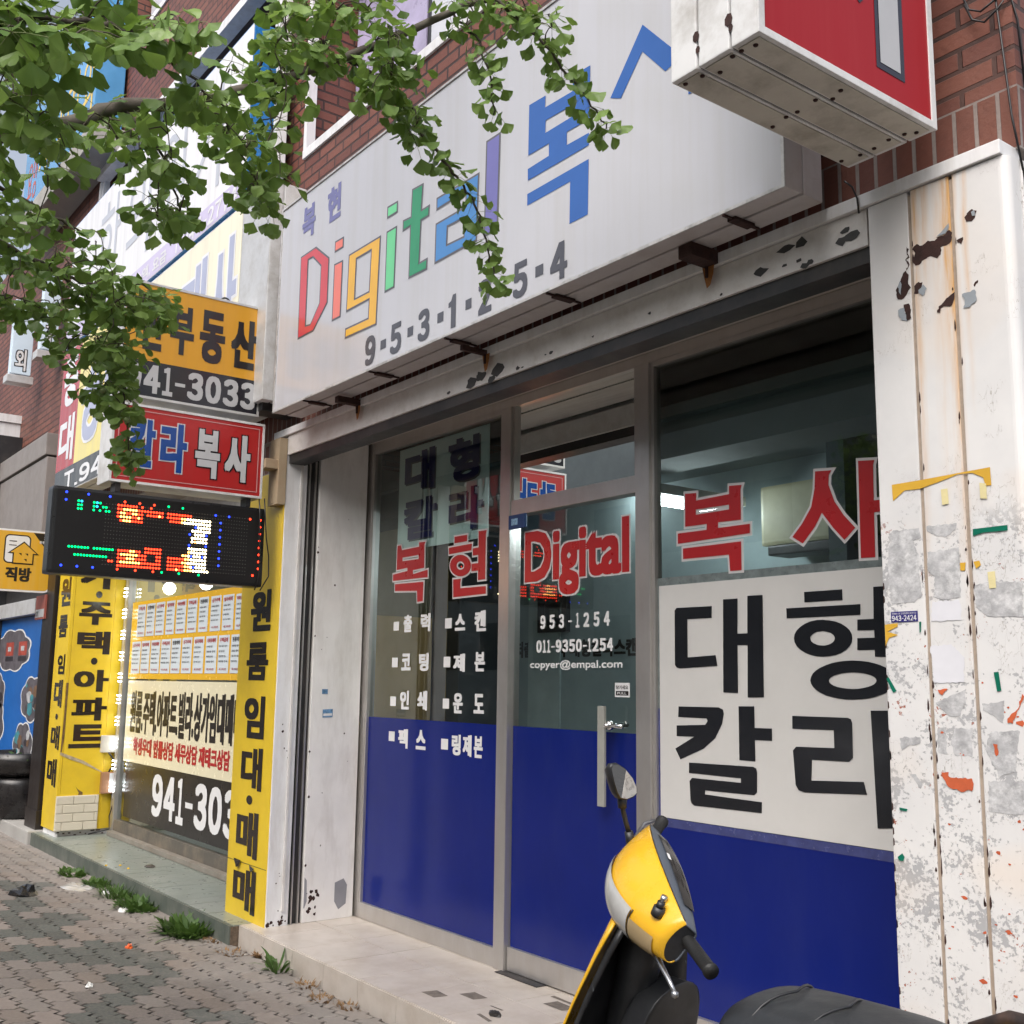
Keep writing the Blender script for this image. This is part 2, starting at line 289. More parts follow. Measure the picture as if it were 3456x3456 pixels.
P={'D':[[(-5.605,4.013),(-5.408,4.015),(-5.235,3.894),(-5.233,3.628),(-5.398,3.503),(-5.599,3.505)],[(-5.499,3.959),(-5.444,3.957),(-5.339,3.873),(-5.339,3.656),(-5.441,3.56),(-5.496,3.568)]],
'i1':[[(-5.175,3.967),(-5.069,3.963),(-5.071,3.897),(-5.175,3.899)],[(-5.174,3.834),(-5.069,3.827),(-5.072,3.5),(-5.175,3.502)]],
'g':[[(-5.005,3.835),(-4.659,3.831),(-4.674,3.351),(-5.015,3.362),(-5.013,3.421),(-4.767,3.415),(-4.765,3.509),(-5.012,3.51)],[(-4.911,3.779),(-4.76,3.777),(-4.768,3.56),(-4.915,3.563)]],
'i2':[[(-4.603,3.966),(-4.496,3.962),(-4.497,3.897),(-4.604,3.899)],[(-4.604,3.831),(-4.498,3.829),(-4.505,3.501),(-4.605,3.501)]],
't':[[(-4.364,3.973),(-4.255,3.966),(-4.263,3.832),(-4.192,3.832),(-4.195,3.771),(-4.264,3.771),(-4.271,3.563),(-4.199,3.564),(-4.201,3.502),(-4.374,3.506),(-4.373,3.775),(-4.444,3.774),(-4.444,3.837),(-4.369,3.831)]],
'a':[[(-4.135,3.842),(-3.778,3.836),(-3.787,3.509),(-4.139,3.508),(-4.137,3.713),(-3.887,3.711),(-3.888,3.777),(-4.134,3.776)],[(-4.028,3.657),(-3.896,3.652),(-3.897,3.57),(-4.03,3.576)]],
'l':[[(-3.73,3.965),(-3.619,3.965),(-3.628,3.509),(-3.736,3.509)]],
'bok':[[(-3.414,3.999),(-3.302,3.993),(-3.305,3.94),(-3.127,3.932),(-3.122,4),(-3.017,3.994),(-3.022,3.765),(-3.161,3.769),(-3.161,3.712),(-3.024,3.708),(-3.025,3.656),(-3.418,3.656),(-3.419,3.709),(-3.277,3.712),(-3.277,3.767),(-3.417,3.769)],[(-3.3,3.88),(-3.131,3.872),(-3.133,3.822),(-3.302,3.824)],[(-3.421,3.597),(-3.026,3.598),(-3.03,3.368),(-3.142,3.367),(-3.139,3.546),(-3.421,3.545)]],
'sa':[[(-2.718,4.017),(-2.516,3.79),(-2.6,3.77),(-2.72,3.907),(-2.839,3.771),(-2.899,3.799)],[(-2.487,3.627),(-2.479,4.119),(-2.381,4.121),(-2.391,3.62)]],
'w_bok':[[(-3.336,2.396),(-3.268,2.391),(-3.27,2.357),(-3.079,2.361),(-3.078,2.397),(-3.008,2.391),(-3.015,2.373),(-3.016,2.244),(-3.143,2.247),(-3.144,2.222),(-2.968,2.221),(-2.969,2.182),(-3.383,2.176),(-3.383,2.222),(-3.21,2.221),(-3.209,2.247),(-3.337,2.248)],[(-3.272,2.318),(-3.08,2.316),(-3.08,2.295),(-3.272,2.294)],[(-3.352,2.152),(-3.017,2.152),(-3.017,2.031),(-3.08,2.032),(-3.085,2.102),(-3.352,2.105)]],
'w_sa':[[(-2.632,2.393),(-2.555,2.386),(-2.568,2.37),(-2.571,2.331),(-2.545,2.261),(-2.505,2.203),(-2.456,2.15),(-2.506,2.108),(-2.555,2.16),(-2.606,2.225),(-2.64,2.175),(-2.701,2.113),(-2.751,2.144),(-2.702,2.192),(-2.655,2.254),(-2.637,2.325)],[(-2.433,2.404),(-2.362,2.396),(-2.368,2.378),(-2.371,2.244),(-2.321,2.242),(-2.323,2.199),(-2.372,2.199),(-2.374,2.031),(-2.436,2.033)]],
'w_bok2':[[(-5.811,2.392),(-5.77,2.392),(-5.755,2.36),(-5.555,2.363),(-5.557,2.389),(-5.484,2.388),(-5.495,2.37),(-5.491,2.23),(-5.62,2.226),(-5.618,2.2),(-5.452,2.216),(-5.452,2.171),(-5.852,2.175),(-5.854,2.214),(-5.684,2.225),(-5.685,2.245),(-5.813,2.24)],[(-5.746,2.313),(-5.559,2.314),(-5.558,2.288),(-5.745,2.29)],[(-5.827,2.152),(-5.496,2.146),(-5.498,2.031),(-5.56,2.029),(-5.566,2.096),(-5.825,2.11)]],
'w_hyeon':[[(-5.172,2.386),(-5.043,2.385),(-5.042,2.348),(-5.171,2.348)],[(-5.228,2.326),(-4.994,2.33),(-4.997,2.292),(-5.224,2.288)],[(-4.999,2.205),(-5.001,2.191),(-5.009,2.179),(-5.021,2.168),(-5.037,2.16),(-5.057,2.154),(-5.079,2.151),(-5.103,2.151),(-5.126,2.154),(-5.149,2.161),(-5.17,2.17),(-5.188,2.181),(-5.201,2.193),(-5.21,2.207),(-5.213,2.222),(-5.211,2.235),(-5.204,2.248),(-5.191,2.259),(-5.174,2.267),(-5.154,2.273),(-5.131,2.276),(-5.107,2.275),(-5.083,2.272),(-5.061,2.265),(-5.04,2.256),(-5.023,2.245),(-5.011,2.232),(-5.002,2.219)],[(-5.066,2.21),(-5.068,2.201),(-5.076,2.193),(-5.089,2.189),(-5.104,2.188),(-5.119,2.191),(-5.132,2.198),(-5.141,2.206),(-5.144,2.216),(-5.142,2.225),(-5.133,2.233),(-5.121,2.237),(-5.106,2.238),(-5.091,2.235),(-5.078,2.228),(-5.069,2.22)],[(-4.93,2.394),(-4.852,2.392),(-4.86,2.371),(-4.859,2.119),(-4.928,2.118),(-4.929,2.171),(-4.993,2.172),(-4.994,2.214),(-4.929,2.214),(-4.93,2.26),(-4.983,2.26),(-4.985,2.301),(-4.928,2.302)],[(-5.177,2.138),(-5.097,2.137),(-5.103,2.117),(-5.1,2.083),(-4.851,2.08),(-4.85,2.038),(-5.172,2.035)]],
'p_dae':[[(-3.405,1.88),(-3.393,1.891),(-3.185,1.889),(-3.186,1.839),(-3.329,1.839),(-3.329,1.673),(-3.167,1.681),(-3.158,1.636),(-3.377,1.626),(-3.397,1.631),(-3.406,1.642)],[(-3.12,1.914),(-3.04,1.914),(-3.044,1.768),(-2.991,1.768),(-2.987,1.922),(-2.907,1.921),(-2.912,1.51),(-2.996,1.508),(-2.991,1.72),(-3.045,1.721),(-3.047,1.525),(-3.127,1.526)]],
'p_hyeong':[[(-2.7,1.921),(-2.522,1.921),(-2.523,1.88),(-2.7,1.88)],[(-2.789,1.861),(-2.444,1.861),(-2.446,1.821),(-2.788,1.821)],[(-2.485,1.735),(-2.488,1.72),(-2.498,1.706),(-2.514,1.693),(-2.535,1.682),(-2.561,1.674),(-2.589,1.67),(-2.619,1.668),(-2.649,1.67),(-2.678,1.676),(-2.704,1.685),(-2.725,1.696),(-2.742,1.71),(-2.752,1.726),(-2.755,1.742),(-2.751,1.758),(-2.74,1.773),(-2.722,1.786),(-2.7,1.797),(-2.673,1.805),(-2.644,1.809),(-2.613,1.809),(-2.584,1.806),(-2.556,1.8),(-2.531,1.791),(-2.511,1.779),(-2.496,1.766),(-2.487,1.751)],[(-2.563,1.737),(-2.565,1.731),(-2.569,1.725),(-2.576,1.72),(-2.585,1.716),(-2.596,1.713),(-2.608,1.711),(-2.62,1.711),(-2.633,1.712),(-2.645,1.714),(-2.655,1.718),(-2.664,1.722),(-2.671,1.727),(-2.675,1.733),(-2.676,1.74),(-2.675,1.746),(-2.67,1.751),(-2.663,1.756),(-2.654,1.761),(-2.643,1.764),(-2.631,1.765),(-2.618,1.766),(-2.606,1.765),(-2.594,1.762),(-2.583,1.759),(-2.574,1.754),(-2.568,1.749),(-2.564,1.743)],[(-2.386,1.922),(-2.32,1.921),(-2.329,1.664),(-2.39,1.666),(-2.39,1.691),(-2.465,1.691),(-2.463,1.735),(-2.389,1.735),(-2.389,1.763),(-2.462,1.764),(-2.46,1.804),(-2.39,1.804)],[(-2.307,1.582),(-2.31,1.57),(-2.319,1.558),(-2.332,1.547),(-2.35,1.536),(-2.373,1.528),(-2.399,1.52),(-2.427,1.514),(-2.458,1.511),(-2.491,1.509),(-2.523,1.509),(-2.555,1.512),(-2.585,1.517),(-2.613,1.523),(-2.637,1.532),(-2.656,1.542),(-2.67,1.554),(-2.679,1.566),(-2.682,1.579),(-2.678,1.592),(-2.669,1.605),(-2.653,1.617),(-2.633,1.627),(-2.608,1.636),(-2.58,1.644),(-2.55,1.649),(-2.517,1.652),(-2.485,1.653),(-2.452,1.651),(-2.421,1.648),(-2.393,1.642),(-2.368,1.635),(-2.346,1.626),(-2.329,1.616),(-2.317,1.605),(-2.309,1.594)],[(-2.387,1.579),(-2.39,1.573),(-2.398,1.566),(-2.41,1.561),(-2.426,1.556),(-2.446,1.552),(-2.467,1.549),(-2.491,1.548),(-2.514,1.549),(-2.536,1.551),(-2.556,1.554),(-2.573,1.559),(-2.586,1.565),(-2.593,1.571),(-2.596,1.578),(-2.593,1.585),(-2.585,1.591),(-2.572,1.597),(-2.554,1.602),(-2.534,1.606),(-2.511,1.608),(-2.488,1.609),(-2.465,1.608),(-2.443,1.606),(-2.424,1.602),(-2.408,1.598),(-2.396,1.592),(-2.389,1.586)]],
'p_kal':[[(-3.387,1.462),(-3.155,1.464),(-3.131,1.455),(-3.127,1.437),(-3.138,1.395),(-3.177,1.336),(-3.243,1.29),(-3.379,1.237),(-3.409,1.281),(-3.296,1.337),(-3.401,1.335),(-3.4,1.38),(-3.232,1.389),(-3.218,1.406),(-3.224,1.416),(-3.39,1.417)],[(-3.046,1.471),(-2.963,1.473),(-2.963,1.387),(-2.875,1.388),(-2.876,1.34),(-2.963,1.339),(-2.963,1.255),(-3.047,1.255)],[(-3.328,1.227),(-2.975,1.233),(-2.959,1.227),(-2.955,1.211),(-2.958,1.134),(-2.973,1.122),(-3.237,1.119),(-3.239,1.102),(-2.934,1.098),(-2.936,1.056),(-3.301,1.051),(-3.316,1.058),(-3.322,1.071),(-3.326,1.15),(-3.312,1.164),(-3.041,1.165),(-3.041,1.183),(-3.329,1.184)]],
'p_ra':[[(-2.773,1.441),(-2.517,1.442),(-2.503,1.437),(-2.498,1.423),(-2.5,1.297),(-2.517,1.282),(-2.685,1.279),(-2.69,1.201),(-2.457,1.214),(-2.445,1.17),(-2.722,1.154),(-2.752,1.16),(-2.765,1.179),(-2.774,1.309),(-2.758,1.324),(-2.581,1.328),(-2.581,1.394),(-2.774,1.392)],[(-2.417,1.471),(-2.345,1.473),(-2.345,1.063),(-2.406,1.056)]]}
WEAR={'rust':[[(-1.781,2.878),(-1.767,2.889),(-1.746,2.879),(-1.729,2.886),(-1.706,2.88),(-1.696,2.886),(-1.7,2.891),(-1.677,2.886),(-1.658,2.9),(-1.649,2.887),(-1.652,2.863),(-1.663,2.853),(-1.687,2.853),(-1.689,2.831),(-1.702,2.823),(-1.72,2.836),(-1.743,2.834),(-1.76,2.821),(-1.772,2.823),(-1.781,2.835),(-1.776,2.852),(-1.771,2.862)],[(-1.807,2.817),(-1.796,2.801),(-1.8,2.781),(-1.793,2.757),(-1.805,2.744),(-1.823,2.727),(-1.838,2.733),(-1.844,2.766),(-1.829,2.784),(-1.82,2.803)],[(-1.781,2.758),(-1.766,2.77),(-1.751,2.762),(-1.754,2.748),(-1.764,2.74),(-1.766,2.731),(-1.782,2.736)],[(-1.592,2.934),(-1.583,2.938),(-1.57,2.926),(-1.575,2.911),(-1.588,2.898),(-1.602,2.906),(-1.608,2.92)],[(-1.634,2.857),(-1.615,2.861),(-1.614,2.854),(-1.623,2.838)],[(-1.711,2.655),(-1.703,2.675),(-1.689,2.68),(-1.677,2.691),(-1.652,2.702),(-1.65,2.688),(-1.654,2.674),(-1.668,2.661),(-1.687,2.669),(-1.697,2.665),(-1.699,2.652)],[(-1.817,2.712),(-1.801,2.711),(-1.795,2.687),(-1.797,2.663),(-1.809,2.655),(-1.812,2.678),(-1.819,2.699)],[(-1.592,2.708),(-1.577,2.718),(-1.576,2.712),(-1.588,2.7)],[(-1.801,2.893),(-1.792,2.882),(-1.799,2.871),(-1.791,2.854),(-1.803,2.85),(-1.792,2.833),(-1.804,2.815),(-1.807,2.821),(-1.796,2.831),(-1.807,2.851),(-1.795,2.858),(-1.803,2.875)]],
'grey':[[(-1.696,2.891),(-1.676,2.904),(-1.657,2.918),(-1.658,2.905),(-1.67,2.89),(-1.683,2.89)],[(-1.586,2.928),(-1.578,2.931),(-1.572,2.927),(-1.575,2.913),(-1.583,2.915)],[(-1.766,2.741),(-1.752,2.755),(-1.74,2.741),(-1.745,2.727),(-1.754,2.722),(-1.765,2.732)],[(-1.834,2.774),(-1.826,2.788),(-1.821,2.776),(-1.825,2.744),(-1.831,2.757)],[(-1.629,2.69),(-1.586,2.691),(-1.584,2.657),(-1.607,2.645),(-1.624,2.647),(-1.619,2.667)],[(-1.836,2.701),(-1.819,2.701),(-1.813,2.675),(-1.809,2.653),(-1.826,2.663),(-1.836,2.682)]],
'yellow':[[(-1.885,2.16),(-1.789,2.161),(-1.572,2.167),(-1.571,2.115),(-1.588,2.117),(-1.594,2.141),(-1.625,2.158),(-1.668,2.161),(-1.735,2.146),(-1.793,2.135),(-1.843,2.137),(-1.883,2.11)],[(-1.677,1.906),(-1.659,1.906),(-1.663,1.883),(-1.676,1.884)],[(-1.636,1.906),(-1.618,1.908),(-1.614,1.895),(-1.629,1.886)],[(-1.928,1.74),(-1.883,1.743),(-1.885,1.733),(-1.92,1.719),(-1.884,1.708),(-1.915,1.701),(-1.928,1.676)]],
'paper':[[(-1.902,2.013),(-1.889,2.019),(-1.801,2.02),(-1.796,1.99),(-1.822,1.984),(-1.817,1.961),(-1.807,1.94),(-1.806,1.865),(-1.8,1.819),(-1.828,1.801),(-1.905,1.8),(-1.91,1.923),(-1.906,1.974),(-1.896,1.986)],[(-1.778,2.023),(-1.679,2.02),(-1.682,2.005),(-1.72,1.982),(-1.774,2.005)],[(-1.777,1.945),(-1.677,1.95),(-1.68,1.81),(-1.73,1.803),(-1.762,1.815),(-1.759,1.871),(-1.779,1.893)],[(-1.637,1.841),(-1.599,1.846),(-1.5,1.842),(-1.503,1.746),(-1.604,1.75),(-1.635,1.782)],[(-1.773,1.444),(-1.746,1.445),(-1.746,1.372),(-1.774,1.37)],[(-1.717,1.444),(-1.693,1.445),(-1.667,1.446),(-1.669,1.37),(-1.722,1.369),(-1.733,1.404)],[(-1.633,1.512),(-1.571,1.523),(-1.575,1.463),(-1.605,1.481),(-1.632,1.494)],[(-1.629,1.307),(-1.527,1.313),(-1.533,1.227),(-1.63,1.224)],[(-1.613,1.439),(-1.531,1.445),(-1.55,1.335),(-1.595,1.323),(-1.63,1.391)],[(-1.892,1.411),(-1.827,1.415),(-1.829,1.396),(-1.86,1.39),(-1.891,1.375)],[(-1.772,1.514),(-1.678,1.553),(-1.683,1.511),(-1.701,1.478),(-1.734,1.477)],[(-1.866,1.308),(-1.847,1.307),(-1.824,1.28),(-1.834,1.268)]],
'white':[[(-1.782,1.673),(-1.716,1.677),(-1.679,1.641),(-1.683,1.57),(-1.774,1.569)],[(-1.77,1.801),(-1.683,1.801),(-1.681,1.746),(-1.773,1.744)]],
'orange':[[(-1.766,1.32),(-1.744,1.324),(-1.743,1.307),(-1.671,1.31),(-1.671,1.279),(-1.707,1.273),(-1.747,1.281),(-1.762,1.304)],[(-1.608,1.407),(-1.595,1.406),(-1.594,1.379),(-1.602,1.372)],[(-1.562,1.475),(-1.532,1.505),(-1.518,1.542),(-1.513,1.535),(-1.549,1.464),(-1.563,1.464)],[(-1.765,1.55),(-1.734,1.554),(-1.752,1.535)]],
'green':[[(-1.632,1.998),(-1.531,1.999),(-1.531,1.984),(-1.603,1.985),(-1.633,1.978)],[(-1.813,1.744),(-1.806,1.745),(-1.809,1.716),(-1.813,1.711)],[(-1.93,1.58),(-1.922,1.585),(-1.897,1.544),(-1.909,1.539)],[(-1.594,1.599),(-1.58,1.6),(-1.575,1.55),(-1.587,1.547)],[(-1.904,1.211),(-1.877,1.209),(-1.881,1.202),(-1.903,1.204)],[(-1.916,1.071),(-1.9,1.083),(-1.893,1.074),(-1.898,1.062),(-1.912,1.062)]],
'tape':[[(-1.596,1.874),(-1.574,1.875),(-1.573,1.829),(-1.593,1.828)],[(-1.724,2.124),(-1.703,2.124),(-1.701,2.079),(-1.722,2.078)],[(-1.605,2.127),(-1.585,2.122),(-1.585,2.079),(-1.605,2.082)]],
'stick':[[(-1.908,1.777),(-1.817,1.777),(-1.817,1.747),(-1.906,1.745)]]}
BR={'M':[(-3.32,0.41,3.07),(-3.2,0.71,3.16),(-3.18,0.87,3.27),(-3.13,1.09,3.35),(-3.09,1.26,3.44),(-2.92,1.56,3.6),(-2.77,1.79,3.75),(-2.63,1.97,3.84)],'H1':[(-3.01,1.51,3.6),(-2.96,1.6,3.55),(-2.92,1.68,3.48),(-2.9,1.76,3.38),(-2.88,1.86,3.28),(-2.87,1.94,3.2),(-2.87,2,3.11),(-2.87,2.04,3),(-2.87,2.06,2.9)],'H2':[(-2.77,1.79,3.75),(-2.71,1.87,3.64),(-2.69,1.9,3.51),(-2.69,1.92,3.4)],'H3':[(-2.61,1.85,3.74),(-2.54,1.97,3.62),(-2.5,2.05,3.52),(-2.46,2.13,3.42),(-2.44,2.19,3.33)],'L1':[(-3.82,0.59,3.04),(-3.84,0.74,2.99),(-3.85,0.91,2.94),(-3.89,1.05,2.85),(-3.97,1.15,2.71),(-3.98,1.19,2.52),(-3.99,1.22,2.32)],'L2':[(-3.85,0.91,2.94),(-3.84,1.11,2.91),(-3.85,1.27,2.85)],'T1':[(-2.65,0.3,3.02),(-2.48,0.51,3.05),(-2.56,0.72,3.14),(-2.6,0.84,3.12),(-2.71,1.03,3.11)],'T2':[(-3.18,0.87,3.27),(-3.13,0.98,3.15),(-3.21,1.06,3.07),(-3.21,1.09,2.97)],'T3':[(-3.13,1.09,3.35),(-3.08,1.19,3.23),(-3.13,1.31,3.13),(-3.12,1.35,3.05)],'T4':[(-3.11,1.26,3.45),(-3.03,1.31,3.62),(-3.03,1.43,3.82)],'T5':[(-3.59,0.54,3.11),(-3.57,0.76,3.04),(-3.59,0.9,3.01)]}
GREEN=[[(-9.22,2.07),(-8.94,2.37),(-8.71,2.34),(-8.85,1.99)],[(-8.61,1.99),(-8.46,2.1),(-8.18,2.09),(-7.89,1.79),(-8.25,1.87)],[(-7.84,1.88),(-7.69,2.21),(-7.48,2.23),(-7.09,1.94),(-7.27,1.66),(-7.59,1.73)],[(-7.08,1.62),(-6.95,1.86),(-6.71,2.19),(-6.37,2.36),(-5.99,2.23),(-6.34,2),(-6.59,1.73),(-6.7,1.54)],[(-5.88,1.86),(-6.07,1.98),(-5.98,2.24),(-5.73,2.15)],[(-5.78,1.74),(-5.74,1.99),(-5.72,2.11),(-5.51,1.98),(-5.63,1.85),(-5.4,1.86),(-5.21,1.74),(-5.41,1.45),(-5.5,1.51),(-5.69,1.73)],[(-5.29,1.99),(-5.2,2.1),(-5,2.24),(-4.88,2.23),(-5.09,1.92)],[(-6.15,2.3),(-5.89,2.25),(-5.86,2.2)]]
# ================================================================ materials used in many places
M_white = mat('white_paint', (0.74, 0.74, 0.75), 0.45, var=0.05, dirt=(0.36, 0.31, 0.25), dirt_amt=0.35, dscale=5, dstretch=(3, 3, 0.6), bump=0.15, bscale=60)
M_greywhite = mat('greyed_white_paint', (0.68, 0.66, 0.64), 0.5, var=0.06, dirt=(0.3, 0.25, 0.2), dirt_amt=0.45, dscale=7, bump=0.2, bscale=50)
M_steel = mat('brushed_steel', (0.56, 0.54, 0.52), 0.34, 0.75, var=0.08, nscale=4, dirt=(0.4, 0.35, 0.3), dirt_amt=0.35, dscale=9, dstretch=(1, 1, 0.2))
M_dark = mat('dark_track', (0.022, 0.022, 0.024), 0.45, var=0.3, dirt=(0.12, 0.09, 0.07), dirt_amt=0.4)
M_black = mat('black_plastic', (0.012, 0.012, 0.013), 0.35, var=0.3)
M_mortargrey = mat('concrete', (0.36, 0.35, 0.33), 0.85, var=0.15, bump=0.5, bscale=40, dirt=(0.16, 0.14, 0.12), dirt_amt=0.6)
M_blue = mat('blue_film', (0.004, 0.013, 0.15), 0.18, spec=0.32, var=0.10, nscale=1.5, rvar=0.10, dirt=(0.03, 0.04, 0.16), dirt_amt=.22, dscale=2.5, dstretch=(2, 2, .6))
M_brick = brick_mat('red_brick', (0.21, 0.075, 0.05), (0.13, 0.042, 0.032), (0.035, 0.022, 0.02), 0.215, 0.07, soldier=(3.11, 3.31))
M_glass = glass('shop_glass', (0.80, 0.87, 0.84), 1.0, 0.08)
M_rust = mat('rust', (0.035, 0.012, 0.009), 0.85, var=0.4, nscale=30, bump=0.5, bscale=90)
M_rustorange = mat('rust_stain', (0.30, 0.12, 0.03), 0.8, var=0.4, nscale=20)
M_alu = mat('aluminium_trim', (0.62, 0.62, 0.62), 0.4, 0.35, var=0.08, dirt=(0.3, 0.27, 0.22), dirt_amt=0.45, dscale=8)
M_yellow = mat('yellow_board', (0.70, 0.49, 0.025), 0.38, var=0.05, dirt=(0.42, 0.26, 0.03), dirt_amt=0.35, dscale=4)
M_ink = mat('black_vinyl', (0.018, 0.015, 0.014), 0.3, var=0.2)
M_whitevinyl = mat('white_vinyl', (0.72, 0.72, 0.72), 0.35, var=0.05)

# ================================================================ ground
def paver_mat():
    m = bpy.data.materials.new('pavers'); m.use_nodes = True; t = m.node_tree; p = t.nodes['Principled BSDF']
    a = t.nodes.new('ShaderNodeAttribute'); a.attribute_name = 'tone'
    P_ = coords(t)
    c = mixc(t, ramp(t, noise_(t, 60, 6, P_), 0.3, 0.8), a.outputs['Color'], (0.30, 0.26, 0.22, 1), 'MIX')
    c = mixc(t, 0.72, c, a.outputs['Color'])
    sp = t.nodes.new('ShaderNodeSeparateXYZ'); t.links.new(P_, sp.inputs[0])
    n = noise_(t, 3.0, 8, P_, 0.7)
    d = math_(t, 'MULTIPLY', ramp(t, math_(t, 'ADD', sp.outputs[1], math_(t, 'MULTIPLY', n, 1.3)), 2.75, 3.5), 0.75)
    c = mixc(t, d, c, (0.27, 0.245, 0.22, 1))
    c = mixc(t, math_(t, 'MULTIPLY', ramp(t, noise_(t, 5, 8, P_, 0.72), 0.55, 0.75), 0.4), c, (0.075, 0.055, 0.04, 1))
    t.links.new(c, p.inputs['Base Color']); p.inputs['Roughness'].default_value = 0.85
    b = t.nodes.new('ShaderNodeBump'); b.inputs['Strength'].default_value = 0.5; b.inputs['Distance'].default_value = 0.003
    t.links.new(noise_(t, 120, 6, P_), b.inputs['Height']); t.links.new(b.outputs[0], p.inputs['Normal'])
    return m
def build_pavers():
    LX, LY, A, g, hw = 0.236, 0.119, 0.036, 0.0045, 0.013
    mb = MB(); cols = []
    def bnd(x, j):                                              # sawtooth joint between two rows
        f = (x / (LX / 2)) % 1.0; return j * LY + A * (f - 0.5)
    for j in range(-33, 24):
        for i in range(-70, 14):
            x0 = i * LX + (LX / 2 if j % 2 else 0) + LX / 4
            y0 = j * LY
            if y0 + LY > 2.85 + 0.1 or x0 < -16 or x0 > 2.5: continue
            h = LX / 2; k = math.floor(x0 / h) + 1; xs = [k * h, (k + 1) * h]
            pts = []
            lo = lambda x, s: (x, bnd(x + s * 1e-6, j) + g); hi = lambda x, s: (x, bnd(x + s * 1e-6, j + 1) - g)
            pts.append(lo(x0 + g, 1))
            for q in xs:
                if x0 < q < x0 + LX: pts += [(q - g, bnd(q - 1e-6, j) + g), (q + hw, bnd(q + 1e-6, j) + g + 0.004)]
            x1 = x0 + LX; pts.append(lo(x1 - g, -1))
            ya, yb = bnd(x1, j), bnd(x1, j + 1)
            for s in (0.3, 0.7): pts.append((x1 - g + 0.014 * math.sin((s - 0.5) * 2 * math.pi), ya + (yb - ya) * s))
            pts.append(hi(x1 - g, -1))
            for q in xs[::-1]:
                if x0 < q < x0 + LX: pts += [(q + g, bnd(q + 1e-6, j + 1) - g), (q - hw, bnd(q - 1e-6, j + 1) - g - 0.004)]
            pts.append(hi(x0 + g, 1))
            for s in (0.7, 0.3): pts.append((x0 + g + 0.014 * math.sin((s - 0.5) * 2 * math.pi), bnd(x0, j) + (bnd(x0, j + 1) - bnd(x0, j)) * s))
            if max(p[1] for p in pts) > 2.83: continue
            dz = random.uniform(-0.0015, 0.0015); tx, ty = random.uniform(-.006, .006), random.uniform(-.012, .012)
            cx, cy = x0 + LX / 2, y0 + LY / 2
            n = len(pts); b = [(px, py, dz + (px - cx) * tx + (py - cy) * ty) for px, py in pts]
            ins = [((px - cx) * 0.965 + cx, (py - cy) * 0.94 + cy, z + 0.003) for px, py, z in b]
            low = [(px, py, -0.04) for px, py, z in b]
            vs = ins + b + low
            fs = [tuple(range(n))] + [(a, (a + 1) % n, n + (a + 1) % n, n + a) for a in range(n)] + [(n + a, n + (a + 1) % n, 2 * n + (a + 1) % n, 2 * n + a) for a in range(n)]
            mb.add(vs, fs)
            if any(inside((cx, cy), q) for q in GREEN) or (cx < -12 or cx > -4.2) and (int(cx * 1.1 + cy * 2.3) % 3 == 0): c = (0.074, 0.086, 0.078)
            else: c = random.choice([(0.235, 0.198, 0.175), (0.22, 0.19, 0.17), (0.205, 0.18, 0.163), (0.24, 0.198, 0.168), (0.20, 0.178, 0.16)])
            k = random.uniform(0.74, 1.16); c = (c[0] * k * .63, c[1] * k * .62, c[2] * k * .62); cols += [(*c, 1)] * n + [(*[q * .55 for q in c], 1)] * n + [(.012, .010, .008, 1)] * n  # rims and sides darkened: joint soil, plus painted shade of the gaps
    me = bpy.data.meshes.new('pavement'); me.from_pydata(mb.v, [], mb.f); me.materials.append(paver_mat())
    at = me.color_attributes.new('tone', 'FLOAT_COLOR', 'POINT'); at.data.foreach_set('color', [x for c in cols for x in c])
    o = bpy.data.objects.new('pavement', me); COL.objects.link(o); o['kind'] = 'structure'
build_pavers()
M_sand = mat('joint_sand', (0.018, 0.014, 0.011), 0.95, var=0.5, nscale=40, bump=0.6, dirt=(0.06, 0.045, 0.035), dirt_amt=0.6, dscale=8)
MB().box(-60, 40, -4.0, 2.86, -0.4, -0.024).build('pavement_bed', M_sand, kind='structure')
MB().box(-60, 40, -4.2, -4.0, -0.45, 0.012).build('kerb', M_mortargrey, kind='structure')
M_asph = mat('asphalt', (0.09, 0.09, 0.09), 0.9, var=0.3, nscale=30, bump=0.6, bscale=150)
MB().add([(-900, -900, -0.14), (900, -900, -0.14), (900, 900, -0.14), (-900, 900, -0.14)], [(0, 1, 2, 3)]).build('road', M_asph, kind='structure')
MB().box(-60, 40, -14.9, -12.4, -0.2, 0.0).build('far_pavement', M_mortargrey, kind='structure')

# doorstep of the copy shop: cream tiles on a low slab, laid tile by tile
M_tile = mat('cream_tile', (0.50, 0.45, 0.40), 0.35, var=0.07, dirt=(0.27, 0.2, 0.14), dirt_amt=0.45, dscale=5, rvar=0.08, bump=0.06, bscale=90)
M_grout = mat('tile_grout', (0.14, 0.10, 0.07), 0.9, var=0.4, nscale=50)
mb = MB(); mb.box(-6.325, 1.2, 2.776, 3.56, -0.05, 0.108, 1)
xs = [-6.33] + [-5.975 + 0.362 * i for i in range(20)] + [1.2]
ys = [2.77, 3.18, 3.44, 3.57]
for i in range(len(xs) - 1):
    for j in range(len(ys) - 1):
        z = 0.115 + random.uniform(-.0008, .0008)
        mb.bbox(xs[i] + .002, xs[i + 1] - .002, ys[j] + (.004 if j == 0 else .002), ys[j + 1] - .002, 0.104, z, 0.0015)
    mb.bbox(xs[i] + .002, xs[i + 1] - .002, 2.766, 2.7745, -0.02, 0.1105, 0.0012)
mb.build('doorstep', [M_tile, M_grout], kind='structure')
